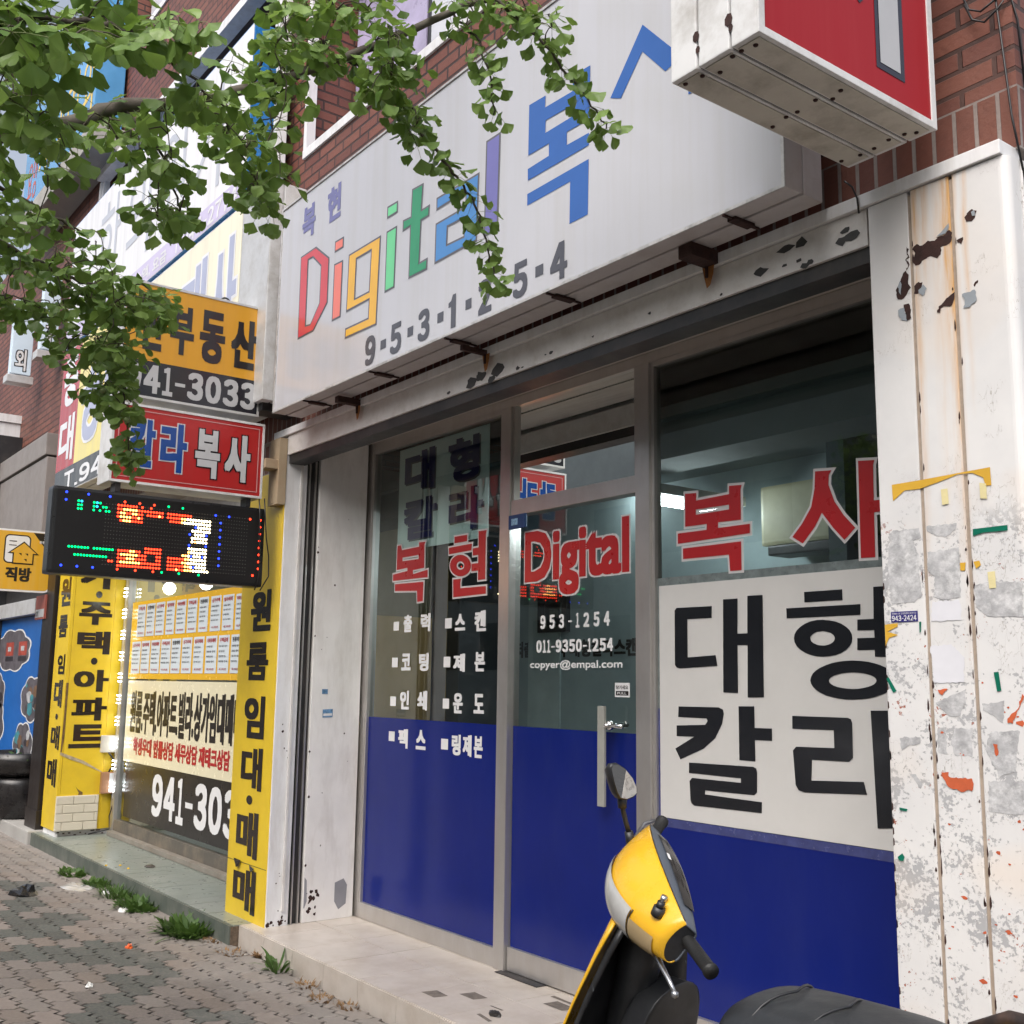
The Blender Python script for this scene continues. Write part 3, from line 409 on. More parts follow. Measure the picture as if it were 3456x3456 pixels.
# raised paving before the estate agent: narrow grey-green strips
M_gtile = mat('greygreen_tile', (0.20, 0.225, 0.20), 0.3, var=0.08, dirt=(0.30, 0.30, 0.27), dirt_amt=0.35, dscale=2.5, rvar=0.1)
M_gtile2 = mat('greygreen_kerb', (0.085, 0.10, 0.085), 0.55, var=0.15, dirt=(0.18, 0.17, 0.15), dirt_amt=0.5, dscale=6, bump=0.2)
mb = MB(); mb.box(-11.02, -6.332, 2.716, 3.6, -0.05, 0.107, 2)
x = -11.02
while x < -6.34:
    x1 = min(x + 0.165, -6.333)
    for y0, y1 in ((2.73, 3.2), (3.2, 3.6)): mb.box(x + .0015, x1 - .0015, y0 + .0015, y1 - .0015, 0.1, 0.114 + random.uniform(-.0008, .0008), 0)
    mb.box(x + .001, x1 - .001, 2.708, 2.729, -0.03, 0.112, 1); x = x1
mb.build('raised_paving', [M_gtile, M_gtile2, M_grout], kind='structure')
MB().bbox(-22, -11.03, 2.68, 3.3, -0.05, 0.125, 0.012).build('concrete_step', M_mortargrey, kind='structure')

# ================================================================ the brick building
bld = thing('brick_building', 'red brick shop building with white painted columns and a glazed copy shop front', 'building', (0, 0, 0))
# brick walls: ground floor head, pier, upper floors, side wall; openings left for the windows
WF, WB = 2.93, 3.35                                             # front and back of the brick skin
mb = MB()
def wall(x0, x1, z0, z1): mb.box(x0, x1, WF, WB, z0, z1)
wall(-11.1, -1.47, 3.11, 5.05)                                  # band behind the signs
wall(-11.6, -11.1, 2.6, 9.6); wall(-6.8, -6.28, 5.05, 6.72); wall(-2.4, -1.47, 5.05, 6.72)
wall(-11.1, -1.47, 6.72, 7.9); wall(-11.1, -10.9, 7.9, 9.6); wall(-7.2, -6.4, 7.9, 9.6); wall(-2.4, -1.47, 7.9, 9.6)
wall(-11.6, -1.47, 9.6, 10.6)
mb.box(-1.90, -1.472, WB, 9.0, 0.0, 10.6); mb.box(-11.6, -11.2, WB, 9.0, 0, 10.6); mb.box(-11.2, -1.9, 8.6, 9.0, 0, 10.6)
mb.box(-6.95, -6.32, 2.96, 3.35, 0.1, 3.11)
mb.build('wall', M_brick, bld)
MB().box(-11.6, -1.47, 2.93, 9.0, 10.62, 10.9).build('roof', M_mortargrey, bld)
M_floor = mat('inner_floor', (0.22, 0.21, 0.2), 0.6)
for z in (4.62, 7.75): MB().box(-11.19, -1.91, WB + .002, 8.59, z, z + 0.2).build('floor_slab', M_mortargrey, bld)
# reveals, frames and panes of the upper windows
M_pane = mat('window_pane_white', (0.62, 0.63, 0.68), 0.08, var=0.15, nscale=1.2, spec=0.6)
M_purple = mat('purple_poster', (0.45, 0.40, 0.58), 0.3, var=0.3, nscale=3)  # purple made paler to stand in for sky glare
def upper_window(x0, x1, z0, z1, depth, pane_mats):
    wd = MB().box(x0 - .1, x1 + .1, WF + depth, WF + depth + 0.05, z0 - .02, z1).build('window', mat('dark_frame', (0.03, 0.03, 0.032), 0.4), bld)
    f = MB(); fw = 0.045
    f.box(x0, x1, WF - .015, WF + .05, z0 - .06, z0); f.box(x0, x1, WF - .01, WF + .05, z1 - .05, z1)
    f.box(x0, x0 + fw, WF - .012, WF + .05, z0, z1 - .05); f.box(x1 - fw, x1, WF - .012, WF + .05, z0, z1 - .05)
    f.build('trim', M_white, wd); n = max(2, int((x1 - x0) / 0.95)); step = (x1 - x0) / n
    for i in range(n):
        MB().box(x0 + step * i + .03, x0 + step * (i + 1) - .03, WF + depth - .012, WF + depth - .002, z0 + .03, z1 - .06).build('pane', pane_mats[i % len(pane_mats)], wd)
    MB().box(x0 - .02, x1 + .02, WF + .05, WF + depth, z0 - .05, z0 - .002).build('sill', M_greywhite, wd)
    MB().box(x0, x0 + .002, WF + .05, WF + depth, z0, z1).build('reveal', M_brick, wd)
upper_window(-6.28, -2.4, 5.05, 6.72, 0.36, [M_purple, M_pane, M_purple, M_pane])
upper_window(-11.1, -6.8, 5.05, 6.72, 0.36, [M_pane, mat('dim_pane', (0.12, 0.14, 0.15), 0.08)])
upper_window(-10.9, -7.2, 7.9, 9.6, 0.3, [M_pane]); upper_window(-6.4, -2.4, 7.9, 9.6, 0.3, [M_pane])
mb = MB(); mb.box(-11.1, -6.8, 2.86, 2.93, 6.66, 6.74); mb.build('head_trim', M_white, bld)
MB().box(-11.14, -11.08, 2.90, 2.925, 4.4, 6.66).build('corner_trim', M_white, bld)

# ---- shop front head: cap, lintel, shutter bar, soffit
def chips(mb, n, x0, x1, z0, z1, y, s, mi=0, up=None):          # flaked off paint, thin raised flakes with ragged outlines
    for _ in range(n):
        x, z = random.uniform(x0, x1), random.uniform(z0, z1); r = s * random.uniform(.4, 1.3); k = random.randint(5, 9)
        mb.poly([(x + r * random.uniform(.4, 1.2) * math.cos(6.283 * i / k) * 1.6, z + r * random.uniform(.4, 1.1) * math.sin(6.283 * i / k)) for i in range(k)], lambda u, v: (u, y - random.uniform(0, .0003), v), (), mi)
MB().bbox(-6.34, -1.485, 2.838, 2.95, 3.070, 3.113, 0.003).build('cap_trim', M_white, bld)
lint = MB().bbox(-6.16, -1.94, 2.855, 2.99, 2.945, 3.068, 0.004).build('lintel', M_greywhite, bld)
mb = MB(); chips(mb, 12, -5.2, -2.0, 2.95, 2.99, 2.8535, 0.013); chips(mb, 6, -2.4, -1.96, 2.96, 3.04, 2.8535, 0.02)
chips(mb, 7, -4.4, -3.9, 2.95, 3.0, 2.8535, 0.03); mb.build('peeled_paint', mat('old_grey_paint', (0.05, 0.05, 0.05), 0.7, var=0.3), lint)
MB().box(-6.16, -1.94, 2.868, 2.975, 2.892, 2.9445).build('shutter_bar', M_dark, bld)
M_soffit = mat('soffit_board', (0.52, 0.49, 0.46), 0.55, var=0.06, dirt=(0.25, 0.2, 0.16), dirt_amt=0.4, dscale=4, dstretch=(0.4, 6, 1))
mb = MB(); mb.box(-6.29, -1.6, 2.992, 3.24, 3.092, 3.11); mb.box(-6.29, -1.6, 3.243, 3.56, 3.1, 3.115); mb.build('soffit', M_soffit, bld)
# rusty brackets that carry the sign above
for x, s in ((-2.62, 1.3), (-4.02, 0.45), (-5.25, 0.8)):
    m = MB(); m.box(x, x + .05 * s, 2.70, 2.84, 3.072, 3.082 + .03 * s); m.box(x + .012, x + .02, 2.825, 2.834, 3.03, 3.08); m.build('sign_bracket', M_rust, bld)
    m = MB(); m.poly([(x - .01, 3.078), (x + .05, 3.075), (x + .045, 3.04), (x + .03, 3.0), (x + .012, 2.99), (x, 3.035)], lambda u, v: (u, 2.8336, v)); m.build('rust_stain', M_rustorange, bld)

# ---- left jamb: white post, shutter track, inner jamb
post = MB().bbox(-6.32, -6.165, 2.856, 3.0, 0.112, 3.058, 0.006).build('door_post', M_white, bld)
mb = MB(); mb.box(-6.162, -6.152, 2.95, 2.965, 0.2, 3.05); mb.build('post_seam', M_greywhite, post)
MB().box(-6.32, -6.19, 3.0, 3.09, 0.112, 3.06).build('shutter_track', M_dark, bld)
mb = MB(); mb.box(-6.186, -6.17, 3.018, 3.026, .115, 3.06); mb.box(-6.186, -6.17, 3.06, 3.068, .115, 3.06); mb.build('track_lip', M_steel, bld)
jamb = MB().bbox(-6.5, -6.16, 3.09, 3.43, 0.116, 3.09, 0.004).build('inner_jamb', mat('jamb_paint', (0.76, 0.74, 0.72), 0.5, var=0.05, dirt=(0.3, 0.25, 0.2), dirt_amt=0.4, dscale=4, dstretch=(2, 2, .5)), bld)
def chips_x(mb, n, y0, y1, z0, z1, x, s, mi=0):
    for _ in range(n):
        y, z = random.uniform(y0, y1), random.uniform(z0, z1); r = s * random.uniform(.4, 1.3); k = random.randint(5, 9)
        mb.poly([(y + r * random.uniform(.4, 1.2) * math.cos(6.283 * i / k), z + r * random.uniform(.5, 1.3) * math.sin(6.283 * i / k)) for i in range(k)], lambda u, v: (x + random.uniform(0, .0003), u, v), (), mi)
mb = MB(); chips_x(mb, 14, 3.1, 3.2, .13, .3, -6.1592, .013); chips_x(mb, 10, 2.87, 2.99, .118, .15, -6.1642, .014); chips_x(mb, 12, 2.9, 2.99, .15, 1.3, -6.1642, .008); chips_x(mb, 8, 3.1, 3.4, .5, 2.6, -6.1592, .006); chips_x(mb, 6, 3.09, 3.1, .4, 2.4, -6.1592, .009)
mb.build('rust_patch', M_rust, jamb)
mb = MB(); mb.poly([(3.30, .33), (3.36, .35), (3.385, .31), (3.38, .2), (3.33, .17), (3.30, .22)], lambda u, v: (-6.1588, u, v)); mb.poly([(3.095, .38), (3.11, .36), (3.115, .24), (3.1, .2), (3.095, .2)], lambda u, v: (-6.1588, u, v)); mb.build('bare_patch', mat('bare_grey', (0.25, 0.25, 0.27), 0.6), jamb)
mb = MB(); mb.add([(-6.158, 3.16, 1.47), (-6.158, 3.2, 1.47), (-6.158, 3.2, 1.50), (-6.158, 3.16, 1.50), (-6.158, 3.17, 1.325), (-6.158, 3.24, 1.328), (-6.158, 3.24, 1.378), (-6.158, 3.17, 1.375)], [(0, 1, 2, 3), (4, 5, 6, 7)]); mb.add([(-6.1575, 3.175, 1.335), (-6.1575, 3.235, 1.337), (-6.1575, 3.235, 1.352), (-6.1575, 3.175, 1.35)], [(0, 1, 2, 3)], 1)
mb.build('small_sticker', [mat('faded_sticker', (0.12, 0.25, 0.42), 0.5, var=0.5, nscale=60), M_whitevinyl], jamb)

# ---- glazing of the copy shop
GY = 3.47
fr = MB(); d0, d1 = 3.447, 3.515
fr.bbox(-6.2, -6.125, d0, d1, .116, 3.10, .004); fr.bbox(-6.124, -1.6, d0 + .005, d1, 3.045, 3.098, .004)
fr.bbox(-4.69, -4.603, d0 - .012, d1, .116, 3.0448, .004); fr.bbox(-3.628, -3.535, d0 - .012, d1, .116, 3.0448, .004)
fr.bbox(-4.6025, -3.6285, d0 - .005, d1, 2.44, 2.522, .003)
fr.bbox(-6.1245, -4.6905, d0, d1, .1165, .21, .003); fr.bbox(-3.5345, -1.6, d0, d1, .1165, .21, .003)
fr.bbox(-1.68, -1.6, d0, d1, .2105, 3.044, .004)
fro = fr.build('shop_frame', M_steel, bld)
def pane(x0, x1, z0, z1, par, nm='glass_pane'):
    o = MB().box(x0, x1, GY - .004, GY + .004, z0, z1).build(nm, M_glass, par); return o
# a thin bead round each fixed pane, then the glass as one sheet each
def sheet(x0, x1, z0, z1, par, y=GY):
    return MB().add([(x0, y, z0), (x1, y, z0), (x1, y, z1), (x0, y, z1)], [(0, 1, 2, 3)]).build('glass_pane', M_glass, par)
shop_win = MB().box(-6.124, -6.104, 3.45, 3.485, .2105, 3.0445).box(-4.712, -4.6905, 3.45, 3.485, .2105, 3.0445).box(-6.1035, -4.7125, 3.45, 3.485, 3.022, 3.0445).build('window', M_steel, bld)
sheet(-6.104, -4.712, .2105, 3.022, shop_win)
fan = MB().box(-4.602, -4.585, 3.45, 3.485, 2.5225, 3.0445).box(-3.646, -3.629, 3.45, 3.485, 2.5225, 3.0445).build('fanlight', M_steel, bld)
sheet(-4.585, -3.646, 2.5225, 3.0445, fan)
big = MB().box(-3.5345, -3.516, 3.45, 3.485, .2105, 3.0445).box(-3.5155, -1.68, 3.45, 3.485, 3.022, 3.0445).build('window', M_steel, bld)
sheet(-3.516, -1.68, .2105, 3.022, big)
DOORY = 3.475
door = MB().bbox(-4.596, -3.636, 3.452, 3.498, .122, .235, .003).build('door', M_steel, bld)
sheet(-4.596, -3.642, .235, 2.43, door, DOORY)
strip = MB().box(-3.6415, -3.63, 3.46, 3.49, .235, 2.43).build('green_edge', mat('green_glass_edge', (0.05, 0.22, 0.12), 0.3, var=0.3, nscale=12), door)
M_acr = glass('clear_acrylic', (0.86, 0.88, 0.84), 1.0)
for k in ('handle1', 'handle2'):
    b = B[k]; MB().bbox(b[0], b[2], 3.40 if k == 'handle1' else 3.53, 3.415 if k == 'handle1' else 3.545, b[1], b[3], .003).build('handle', mat('handle_acrylic', (0.33, 0.33, 0.3), 0.12, var=0.1, spec=0.6), door)
MB().tube([(-3.80, 3.40, 1.365), (-3.80, 3.545, 1.365)], [.009, .009], 10).tube([(-3.80, 3.415, 1.365), (-3.80, 3.435, 1.365), (-3.80, 3.45, 1.365)], [.02, .024, .018], 12).tube([(-3.75, 3.40, 1.365), (-3.68, 3.40, 1.365)], .01, 10).build('handle_bolt', mat('chrome', (0.7, 0.7, 0.7), 0.12, 1.0), door)
def film(x0, z0, x1, z1, par, m, nm, y=GY, d=.002): return MB().add([(x0, y - d, z0), (x1, y - d, z0), (x1, y - d, z1), (x0, y - d, z1)], [(0, 1, 2, 3)]).build(nm, m, par)
film(-6.104, .2105, -4.712, 1.332, shop_win, M_blue, 'blue_film')
film(-4.596, .235, -3.642, 1.332, door, M_blue, 'blue_film', DOORY)
film(-3.516, .2105, -1.68, .945, big, M_blue, 'blue_film')
M_bluelight = mat('blue_film_edge', (0.055, 0.065, 0.19), 0.25, var=0.2, nscale=20)
mb = MB(); put_rect(mb, -3.516, .945, -1.68, .982, on_y(GY), .0035); put_rect(mb, -3.516, .982, -3.503, 1.45, on_y(GY), .0035); mb.build('film_edge', M_bluelight, big)
mb = MB(); put_rect(mb, -3.516, 1.995, -1.68, 2.03, on_y(GY), .003); put_rect(mb, -3.516, 1.45, -3.503, 1.995, on_y(GY), .003); mb.build('tape_edge', mat('old_tape', (0.16, 0.19, 0.19), 0.3, var=0.3, nscale=25), big)
# vinyl lettering on the glass
M_redv = mat('red_vinyl', (0.42, 0.018, 0.022), 0.3, var=0.06); M_outl = mat('pale_outline', (0.62, 0.6, 0.6), 0.35, var=0.05)
def outlined(par, keys, off, y=GY):
    a = MB(); b = MB()
    for k in keys: put_polys(a, P[k], on_y(y), .004, off); put_polys(b, P[k], on_y(y), .006, 0)
    a.build('lettering_outline', M_outl, par); b.build('lettering', M_redv, par)
outlined(big, ['w_bok', 'w_sa'], .011); outlined(shop_win, ['w_bok2', 'w_hyeon'], .010)
a = MB(); b = MB()
xx = B['DIGITAL']; xi = (xx[0] + .010, xx[1] + .008, xx[2] - .010, xx[3] - .008)
put_text(a, 'Digital', xi, on_y(DOORY), .12, .004, 0, .0085); put_text(b, 'Digital', xi, on_y(DOORY), .12, .006)
a.build('lettering_outline', M_outl, door); b.build('lettering', M_redv, door)
a = MB()
put_number(a, '953-1254', B['953-1254'], on_y(DOORY), .12, .004, 0, .75); put_number(a, '011-9350-1254', B['011-9350-1254'], on_y(DOORY), .12, .004, 0, .16); put_text(a, 'copyer@empal.com', B['copyer@empal.com'], on_y(DOORY), .035, .004)
a.build('phone_lettering', M_whitevinyl, door)
a = MB()
for k in '출 력 스 캔 코 팅 제 본 인 쇄 운 도 팩 스2 링 제2 본2'.split(): put_text(a, k[0], B[k], on_y(GY), .11, .004)
for i in range(1, 9): put_rect(a, *B['q%d' % i], on_y(GY), .004)
a.build('service_lettering', M_whitevinyl, shop_win)
# push / pull sticker and door lock box
st = MB(); bb_ = B['pull']; put_rect(st, *bb_, on_y(DOORY), .004, 0); put_rect(st, bb_[0] + .008, bb_[1] + .008, bb_[2] - .008, bb_[1] + .028, on_y(DOORY), .005, 1)
put_text(st, '당기세요', (bb_[0] + .01, bb_[1] + .036, bb_[2] - .01, bb_[3] - .012), on_y(DOORY), .03, .005, 1); put_text(st, 'PULL', (bb_[0] + .02, bb_[1] + .012, bb_[2] - .02, bb_[1] + .024), on_y(DOORY), .02, .006, 0)
tag(st.build('push_sticker', [M_whitevinyl, M_ink]), 'small white pull sticker on the glass door above the clear handle', 'sticker')
b_ = B['bluebox']; lk = MB().bbox(b_[0], b_[2], 3.425, 3.44, b_[1], b_[3], .006).build('lock_box', mat('blue_lock', (0.01, 0.05, 0.16), 0.4), door)
mb = MB(); put_rect(mb, b_[0] + .03, b_[1] + .02, b_[0] + .085, b_[1] + .055, on_y(3.425), .002); mb.build('lock_label', mat('pale_blue_label', (0.25, 0.42, 0.6), 0.5, var=.5, nscale=80), lk)

# ---- room behind the copy shop glass
M_inwall = mat('inner_wall', (0.30, 0.37, 0.38), 0.6, var=0.08); M_tan = mat('tan_partition', (0.78, 0.50, 0.19), 0.6, var=0.1, nscale=2)
MB().box(-6.9, -1.6, 4.75, 4.8, .1, 3.1).build('back_wall', M_inwall, bld)
MB().box(-6.85, -6.78, 3.56, 4.36, .1, 2.02).build('tan_partition', M_tan, bld)
MB().box(-6.85, -6.80, 3.56, 4.36, 2.02, 2.75).build('upper_partition', mat('olive_partition', (0.28, 0.24, 0.14), 0.6), bld)
MB().box(-6.85, -6.45, 4.38, 4.74, .1, 2.75).build('inner_pillar', mat('dark_pillar', (0.03, 0.035, 0.04), 0.4), bld)
MB().box(-6.9, -6.86, 3.56, 4.8, .1, 3.1).box(-1.66, -1.62, 3.56, 4.8, .1, 3.1).build('inner_side_wall', M_inwall, bld)
MB().box(-6.9, -1.6, 3.57, 4.8, 0.06, .11).build('inner_floor', M_floor, bld)
M_inceil = mat('inner_ceiling', (0.16, 0.19, 0.19), 0.7, var=0.06)
MB().box(-6.9, -1.6, 3.57, 4.8, 2.80, 2.86).build('inner_ceiling', M_inceil, bld)
MB().box(-6.84, -1.67, 3.62, 3.9, 2.62, 2.798).build('ceiling_beam', M_inceil, bld)
MB().box(-3.2, -3.1, 4.3, 4.74, .1, 2.79).build('inner_pillar', mat('slate_pillar', (0.07, 0.10, 0.11), 0.4), bld)
MB().bbox(-5.7, -4.95, 4.05, 4.7, .112, 1.08, .02).bbox(-5.66, -5.0, 4.08, 4.66, 1.083, 1.2, .02).box(-5.5, -5.1, 4.0, 4.06, .75, .78).build('copier', mat('copier_grey', (.42, .43, .42), .5), bld)
m = MB()
for z in (.9, 1.25, 1.6): m.box(-4.5, -3.4, 4.42, 4.74, z, z + .03)
m.build('inner_shelf', mat('shelf_wood', (.3, .22, .13), .5), bld); m = MB()
for z in (.93, 1.28):
    x = -4.48
    while x < -3.5: w_ = random.uniform(.05, .16); m.box(x, x + w_, 4.46, 4.7, z, z + random.uniform(.08, .26)); x += w_ + random.uniform(.005, .05)
m.build('paper_stack', mat('paper_mix', (.48, .48, .46), .7, var=.5, nscale=5), bld)
MB().box(-6.1, -5.75, 4.735, 4.748, .9, 2.3).build('wall_notice', mat('pale_notice', (.42, .50, .50), .6), bld)
# ---- peeling white column at the right of the shop front
def column_mat():
    m = bpy.data.materials.new('peeling_paint'); m.use_nodes = True; t = m.node_tree; p = t.nodes['Principled BSDF']; P_ = coords(t)
    sp = t.nodes.new('ShaderNodeSeparateXYZ'); t.links.new(P_, sp.inputs[0]); z = sp.outputs[2]
    c = mixc(t, ramp(t, noise_(t, 4, 6, P_), .3, .7), (0.62, 0.615, 0.615, 1), (0.71, 0.70, 0.69, 1))
    low = ramp(t, math_(t, 'ADD', z, math_(t, 'MULTIPLY', noise_(t, 5, 4, P_), .3)), 2.25, 2.12)
    big = noise_(t, 9, 5, P_, .6); fine = noise_(t, 75, 6, P_, .7)
    sc = math_(t, 'MULTIPLY', ramp(t, math_(t, 'ADD', math_(t, 'MULTIPLY', fine, .65), math_(t, 'MULTIPLY', big, .5)), .618, .630), low)   # scuffed off paper
    c = mixc(t, sc, c, (0.40, 0.40, 0.41, 1))
    sc2 = math_(t, 'MULTIPLY', ramp(t, math_(t, 'ADD', math_(t, 'MULTIPLY', noise_(t, 62, 6, P_, .72), .62), math_(t, 'MULTIPLY', noise_(t, 7, 4, P_), .5)), .685, .693), low)
    c = mixc(t, sc2, c, (0.34, 0.10, 0.055, 1))
    edge = nn(t, 'TexVoronoi', Scale=22.0); edge.feature = 'DISTANCE_TO_EDGE'
    mp = mixc(t, .10, P_, nn(t, 'TexNoise', Scale=30.0).outputs['Color'], 'ADD'); t.links.new(mp, edge.inputs['Vector'])
    cr = math_(t, 'MULTIPLY', ramp(t, edge.outputs['Distance'], .012, .004), ramp(t, noise_(t, 5.5, 3, P_), .56, .6))
    c = mixc(t, math_(t, 'MULTIPLY', cr, .75), c, (0.25, 0.21, 0.17, 1))
    x = sp.outputs[0]
    def streak(x0, w, z1, z0, a):
        d = math_(t, 'ABSOLUTE', math_(t, 'ADD', x, math_(t, 'ADD', math_(t, 'MULTIPLY', noise_(t, 6, 2, P_, .5, (.2, .2, 1)), .02), -x0 - .01)))
        return math_(t, 'MULTIPLY', math_(t, 'MULTIPLY', ramp(t, d, w, 0.0), ramp(t, z, z0, z1)), a)
    st = streak(-1.741, .020, 3.2, 2.66, 1.3)
    for a in ((-1.667, .024, 3.3, 2.35, 1.9), (-1.655, .026, 2.9, 1.5, 1.0), (-1.772, .02, 2.9, 1.7, .9), (-1.61, .014, 2.85, 2.3, .6), (-1.70, .03, 2.8, 1.9, .35)): st = math_(t, 'ADD', st, streak(*a), True)
    st = math_(t, 'MULTIPLY', st, ramp(t, noise_(t, 14, 5, P_, .6, (4, 1, .4)), .25, .6))
    c = mixc(t, st, c, (0.60, 0.34, 0.13, 1))
    bl = math_(t, 'MULTIPLY', ramp(t, noise_(t, 2.2, 3, P_, .5), .5, .72), ramp(t, z, 3.2, 2.0))
    c = mixc(t, math_(t, 'MULTIPLY', bl, .45), c, (0.72, 0.55, 0.40, 1))
    t.links.new(c, p.inputs['Base Color']); p.inputs['Roughness'].default_value = .5
    b = t.nodes.new('ShaderNodeBump'); b.inputs['Strength'].default_value = .5; b.inputs['Distance'].default_value = .003
    h = math_(t, 'ADD', math_(t, 'SUBTRACT', 1.0, math_(t, 'MULTIPLY', math_(t, 'ADD', sc, sc2), .5)), math_(t, 'SUBTRACT', math_(t, 'MULTIPLY', noise_(t, 8, 4, P_), .25), cr)); t.links.new(h, b.inputs['Height']); t.links.new(b.outputs[0], p.inputs['Normal'])
    return m
M_col = column_mat(); CY = 2.85
mb = MB(); gx = (-1.787, -1.648)
for x0, x1 in ((-1.931, gx[0] - .006), (gx[0] + .006, gx[1] - .006), (gx[1] + .006, -1.50)): mb.bbox(x0, x1, CY, CY + .07, .0, 3.067, .003)
# rounded front corner and the side face
prof = [(-1.503, CY)] + [(-1.499 + .028 * math.sin(R(a)), CY + .028 - .028 * math.cos(R(a))) for a in range(0, 91, 15)] + [(-1.471, CY + .045), (-1.471, CY + .07), (-1.503, CY + .07)]
mb.prism(prof, lambda u, v, d: (u, v, 3.067 * d))
mb.box(-1.925, -1.465, 2.922, 3.62, 0.0, 3.066)
col = mb.build('column', M_col, bld)
mb = MB()
for g in gx: mb.box(g - .0055, g + .0055, CY + .004, CY + .06, .0, 3.055)
mb.build('column_joint', mat('joint_tan', (0.36, 0.29, 0.23), 0.7, var=0.2, nscale=30), col)
mb = MB(); mb.box(-1.4645, -1.4585, 2.935, 2.95, 0, 3.06); mb.build('corner_cable', M_black, col)
def flakes(key, name, m, d):
    for q in WEAR[key]:
        mb = MB(); _jit[0] = (_jit[0] + 1) % 7; dd = d + _jit[0] * .00012; pts = []
        for i in range(len(q)):                                  # ragged outline: subdivide and jitter
            a, b = q[i], q[(i + 1) % len(q)]; L = math.hypot(b[0] - a[0], b[1] - a[1]); k = max(1, int(L / .007)) if key in ('rust', 'grey', 'paper', 'white', 'orange') else 1
            for s in range(k):
                j = .0024 if k > 1 else 0.0
                pts.append((a[0] + (b[0] - a[0]) * s / k + random.uniform(-j, j), a[1] + (b[1] - a[1]) * s / k + random.uniform(-j, j)))
        mb.poly(pts, lambda u, v: (u, CY - dd, v)); mb.build(name, m, col)
flakes('paper', 'paper_scrap', mat('scuffed_paper', (0.40, 0.40, 0.41), 0.8, var=0.3, nscale=26, dirt=(0.70, 0.70, 0.70), dirt_amt=1.0, dscale=30, bump=.4), .0006)
flakes('white', 'paper_scrap', mat('white_paper', (0.66, 0.66, 0.70), 0.8, var=0.08), .0016)
flakes('orange', 'orange_undercoat', mat('orange_primer', (0.50, 0.10, 0.035), 0.8, var=0.15, nscale=30), .0018)
flakes('rust', 'rust_patch', M_rust, .0008); flakes('grey', 'bare_metal', mat('bare_metal', (0.27, 0.30, 0.33), 0.6, var=0.12), .0022)
flakes('yellow', 'yellow_tape', mat('yellow_tape', (0.62, 0.36, 0.035), 0.5, var=0.12), .0022)
flakes('green', 'green_tape', mat('green_tape', (0.0, 0.14, 0.085), 0.4, var=0.15), .0028)
flakes('tape', 'masking_tape', mat('masking_tape', (0.68, 0.60, 0.32), 0.6, var=0.08, bump=.3), .003)
# rust and primer flecks along the joints, small chips over the lower half
mb = MB()
for g in gx:
    for s in (-1, 1):
        for _ in range(17):
            z = random.choice([random.uniform(.6, 1.9), random.uniform(.6, 2.0), random.uniform(1.7, 3.0)]); hgt = random.uniform(.006, .03); x = g + s * (.0065 + random.uniform(0, .004)); wd = random.uniform(.0012, .0038)
            mb.poly([(x - wd, z), (x - wd * .3, z - hgt * .4), (x + wd, z), (x + wd * .7, z + hgt * .6), (x, z + hgt), (x - wd * .8, z + hgt * .5)], lambda u, v: (u, CY - .0006, v))
for _ in range(20):
    z = random.uniform(.6, 1.9); mb.poly([(-1.930, z), (-1.925, z + .004), (-1.926, z + .02), (-1.930, z + .024)], lambda u, v: (u, CY - .0006, v))
mb.build('joint_rust', M_rust, col)
mb = MB()
for _ in range(26): chips(mb, 1, -1.64, -1.51, .7, 1.75, CY - .0006, random.choice([.003, .005, .008]))
for _ in range(12): chips(mb, 1, -1.78, -1.66, .7, 1.55, CY - .0006, random.choice([.003, .004, .007]))
mb.build('primer_fleck', mat('orange_primer', (0.5, 0.1, 0.035), 0.8), col)
# the printed phone sticker
q = WEAR['stick'][0]; x0, x1, z0, z1 = q[3][0], q[1][0], (q[3][1] + q[2][1]) / 2, (q[0][1] + q[1][1]) / 2
mb = MB(); put_rect(mb, x0, z0, x1, z1, on_y(CY), .0022, 0)
put_number(mb, '943-2424', (x0 + .004, z0 + .003, x1 - .004, z0 + (z1 - z0) * .62), on_y(CY), .045, .003, 1); put_text(mb, '경북80-1호 인삿짐센터,보관가능', (x0 + .004, z0 + (z1 - z0) * .7, x1 - .004, z1 - .003), on_y(CY), .02, .003, 1)
tag(mb.build('phone_sticker', [mat('navy_sticker', (0.025, 0.02, 0.17), 0.4), M_whitevinyl]), 'small navy sticker with a white phone number on the peeling column', 'sticker')
# loose wires hanging at the building corner
wires = [[(-1.98, 2.80, 3.16), (-1.965, 2.82, 3.14), (-1.955, 2.83, 3.1), (-1.952, 2.832, 3.05)], [(-1.60, 2.90, 3.62), (-1.58, 2.905, 3.56), (-1.54, 2.9, 3.53), (-1.50, 2.91, 3.56), (-1.47, 2.92, 3.6), (-1.465, 2.95, 3.52), (-1.46, 2.96, 3.3)], [(-1.62, 2.9, 3.7), (-1.59, 2.905, 3.6), (-1.55, 2.9, 3.57), (-1.50, 2.905, 3.59), (-1.465, 2.94, 3.66), (-1.46, 3.0, 3.8)], [(-1.53, 2.92, 4.2), (-1.525, 2.915, 3.8), (-1.5, 2.91, 3.5), (-1.475, 2.9, 3.2), (-1.462, 2.93, 3.0)]]
for i, wpts in enumerate(wires):
    tag(MB().tube(wpts, .0035, 6).build('cable', M_black), ['short black cable hanging from the red projecting sign', 'lower sagging black cable at the brick corner', 'upper tangled black cable at the brick corner', 'long thin black cable running down the brick corner'][i], 'cable', 'cables at the building corner')
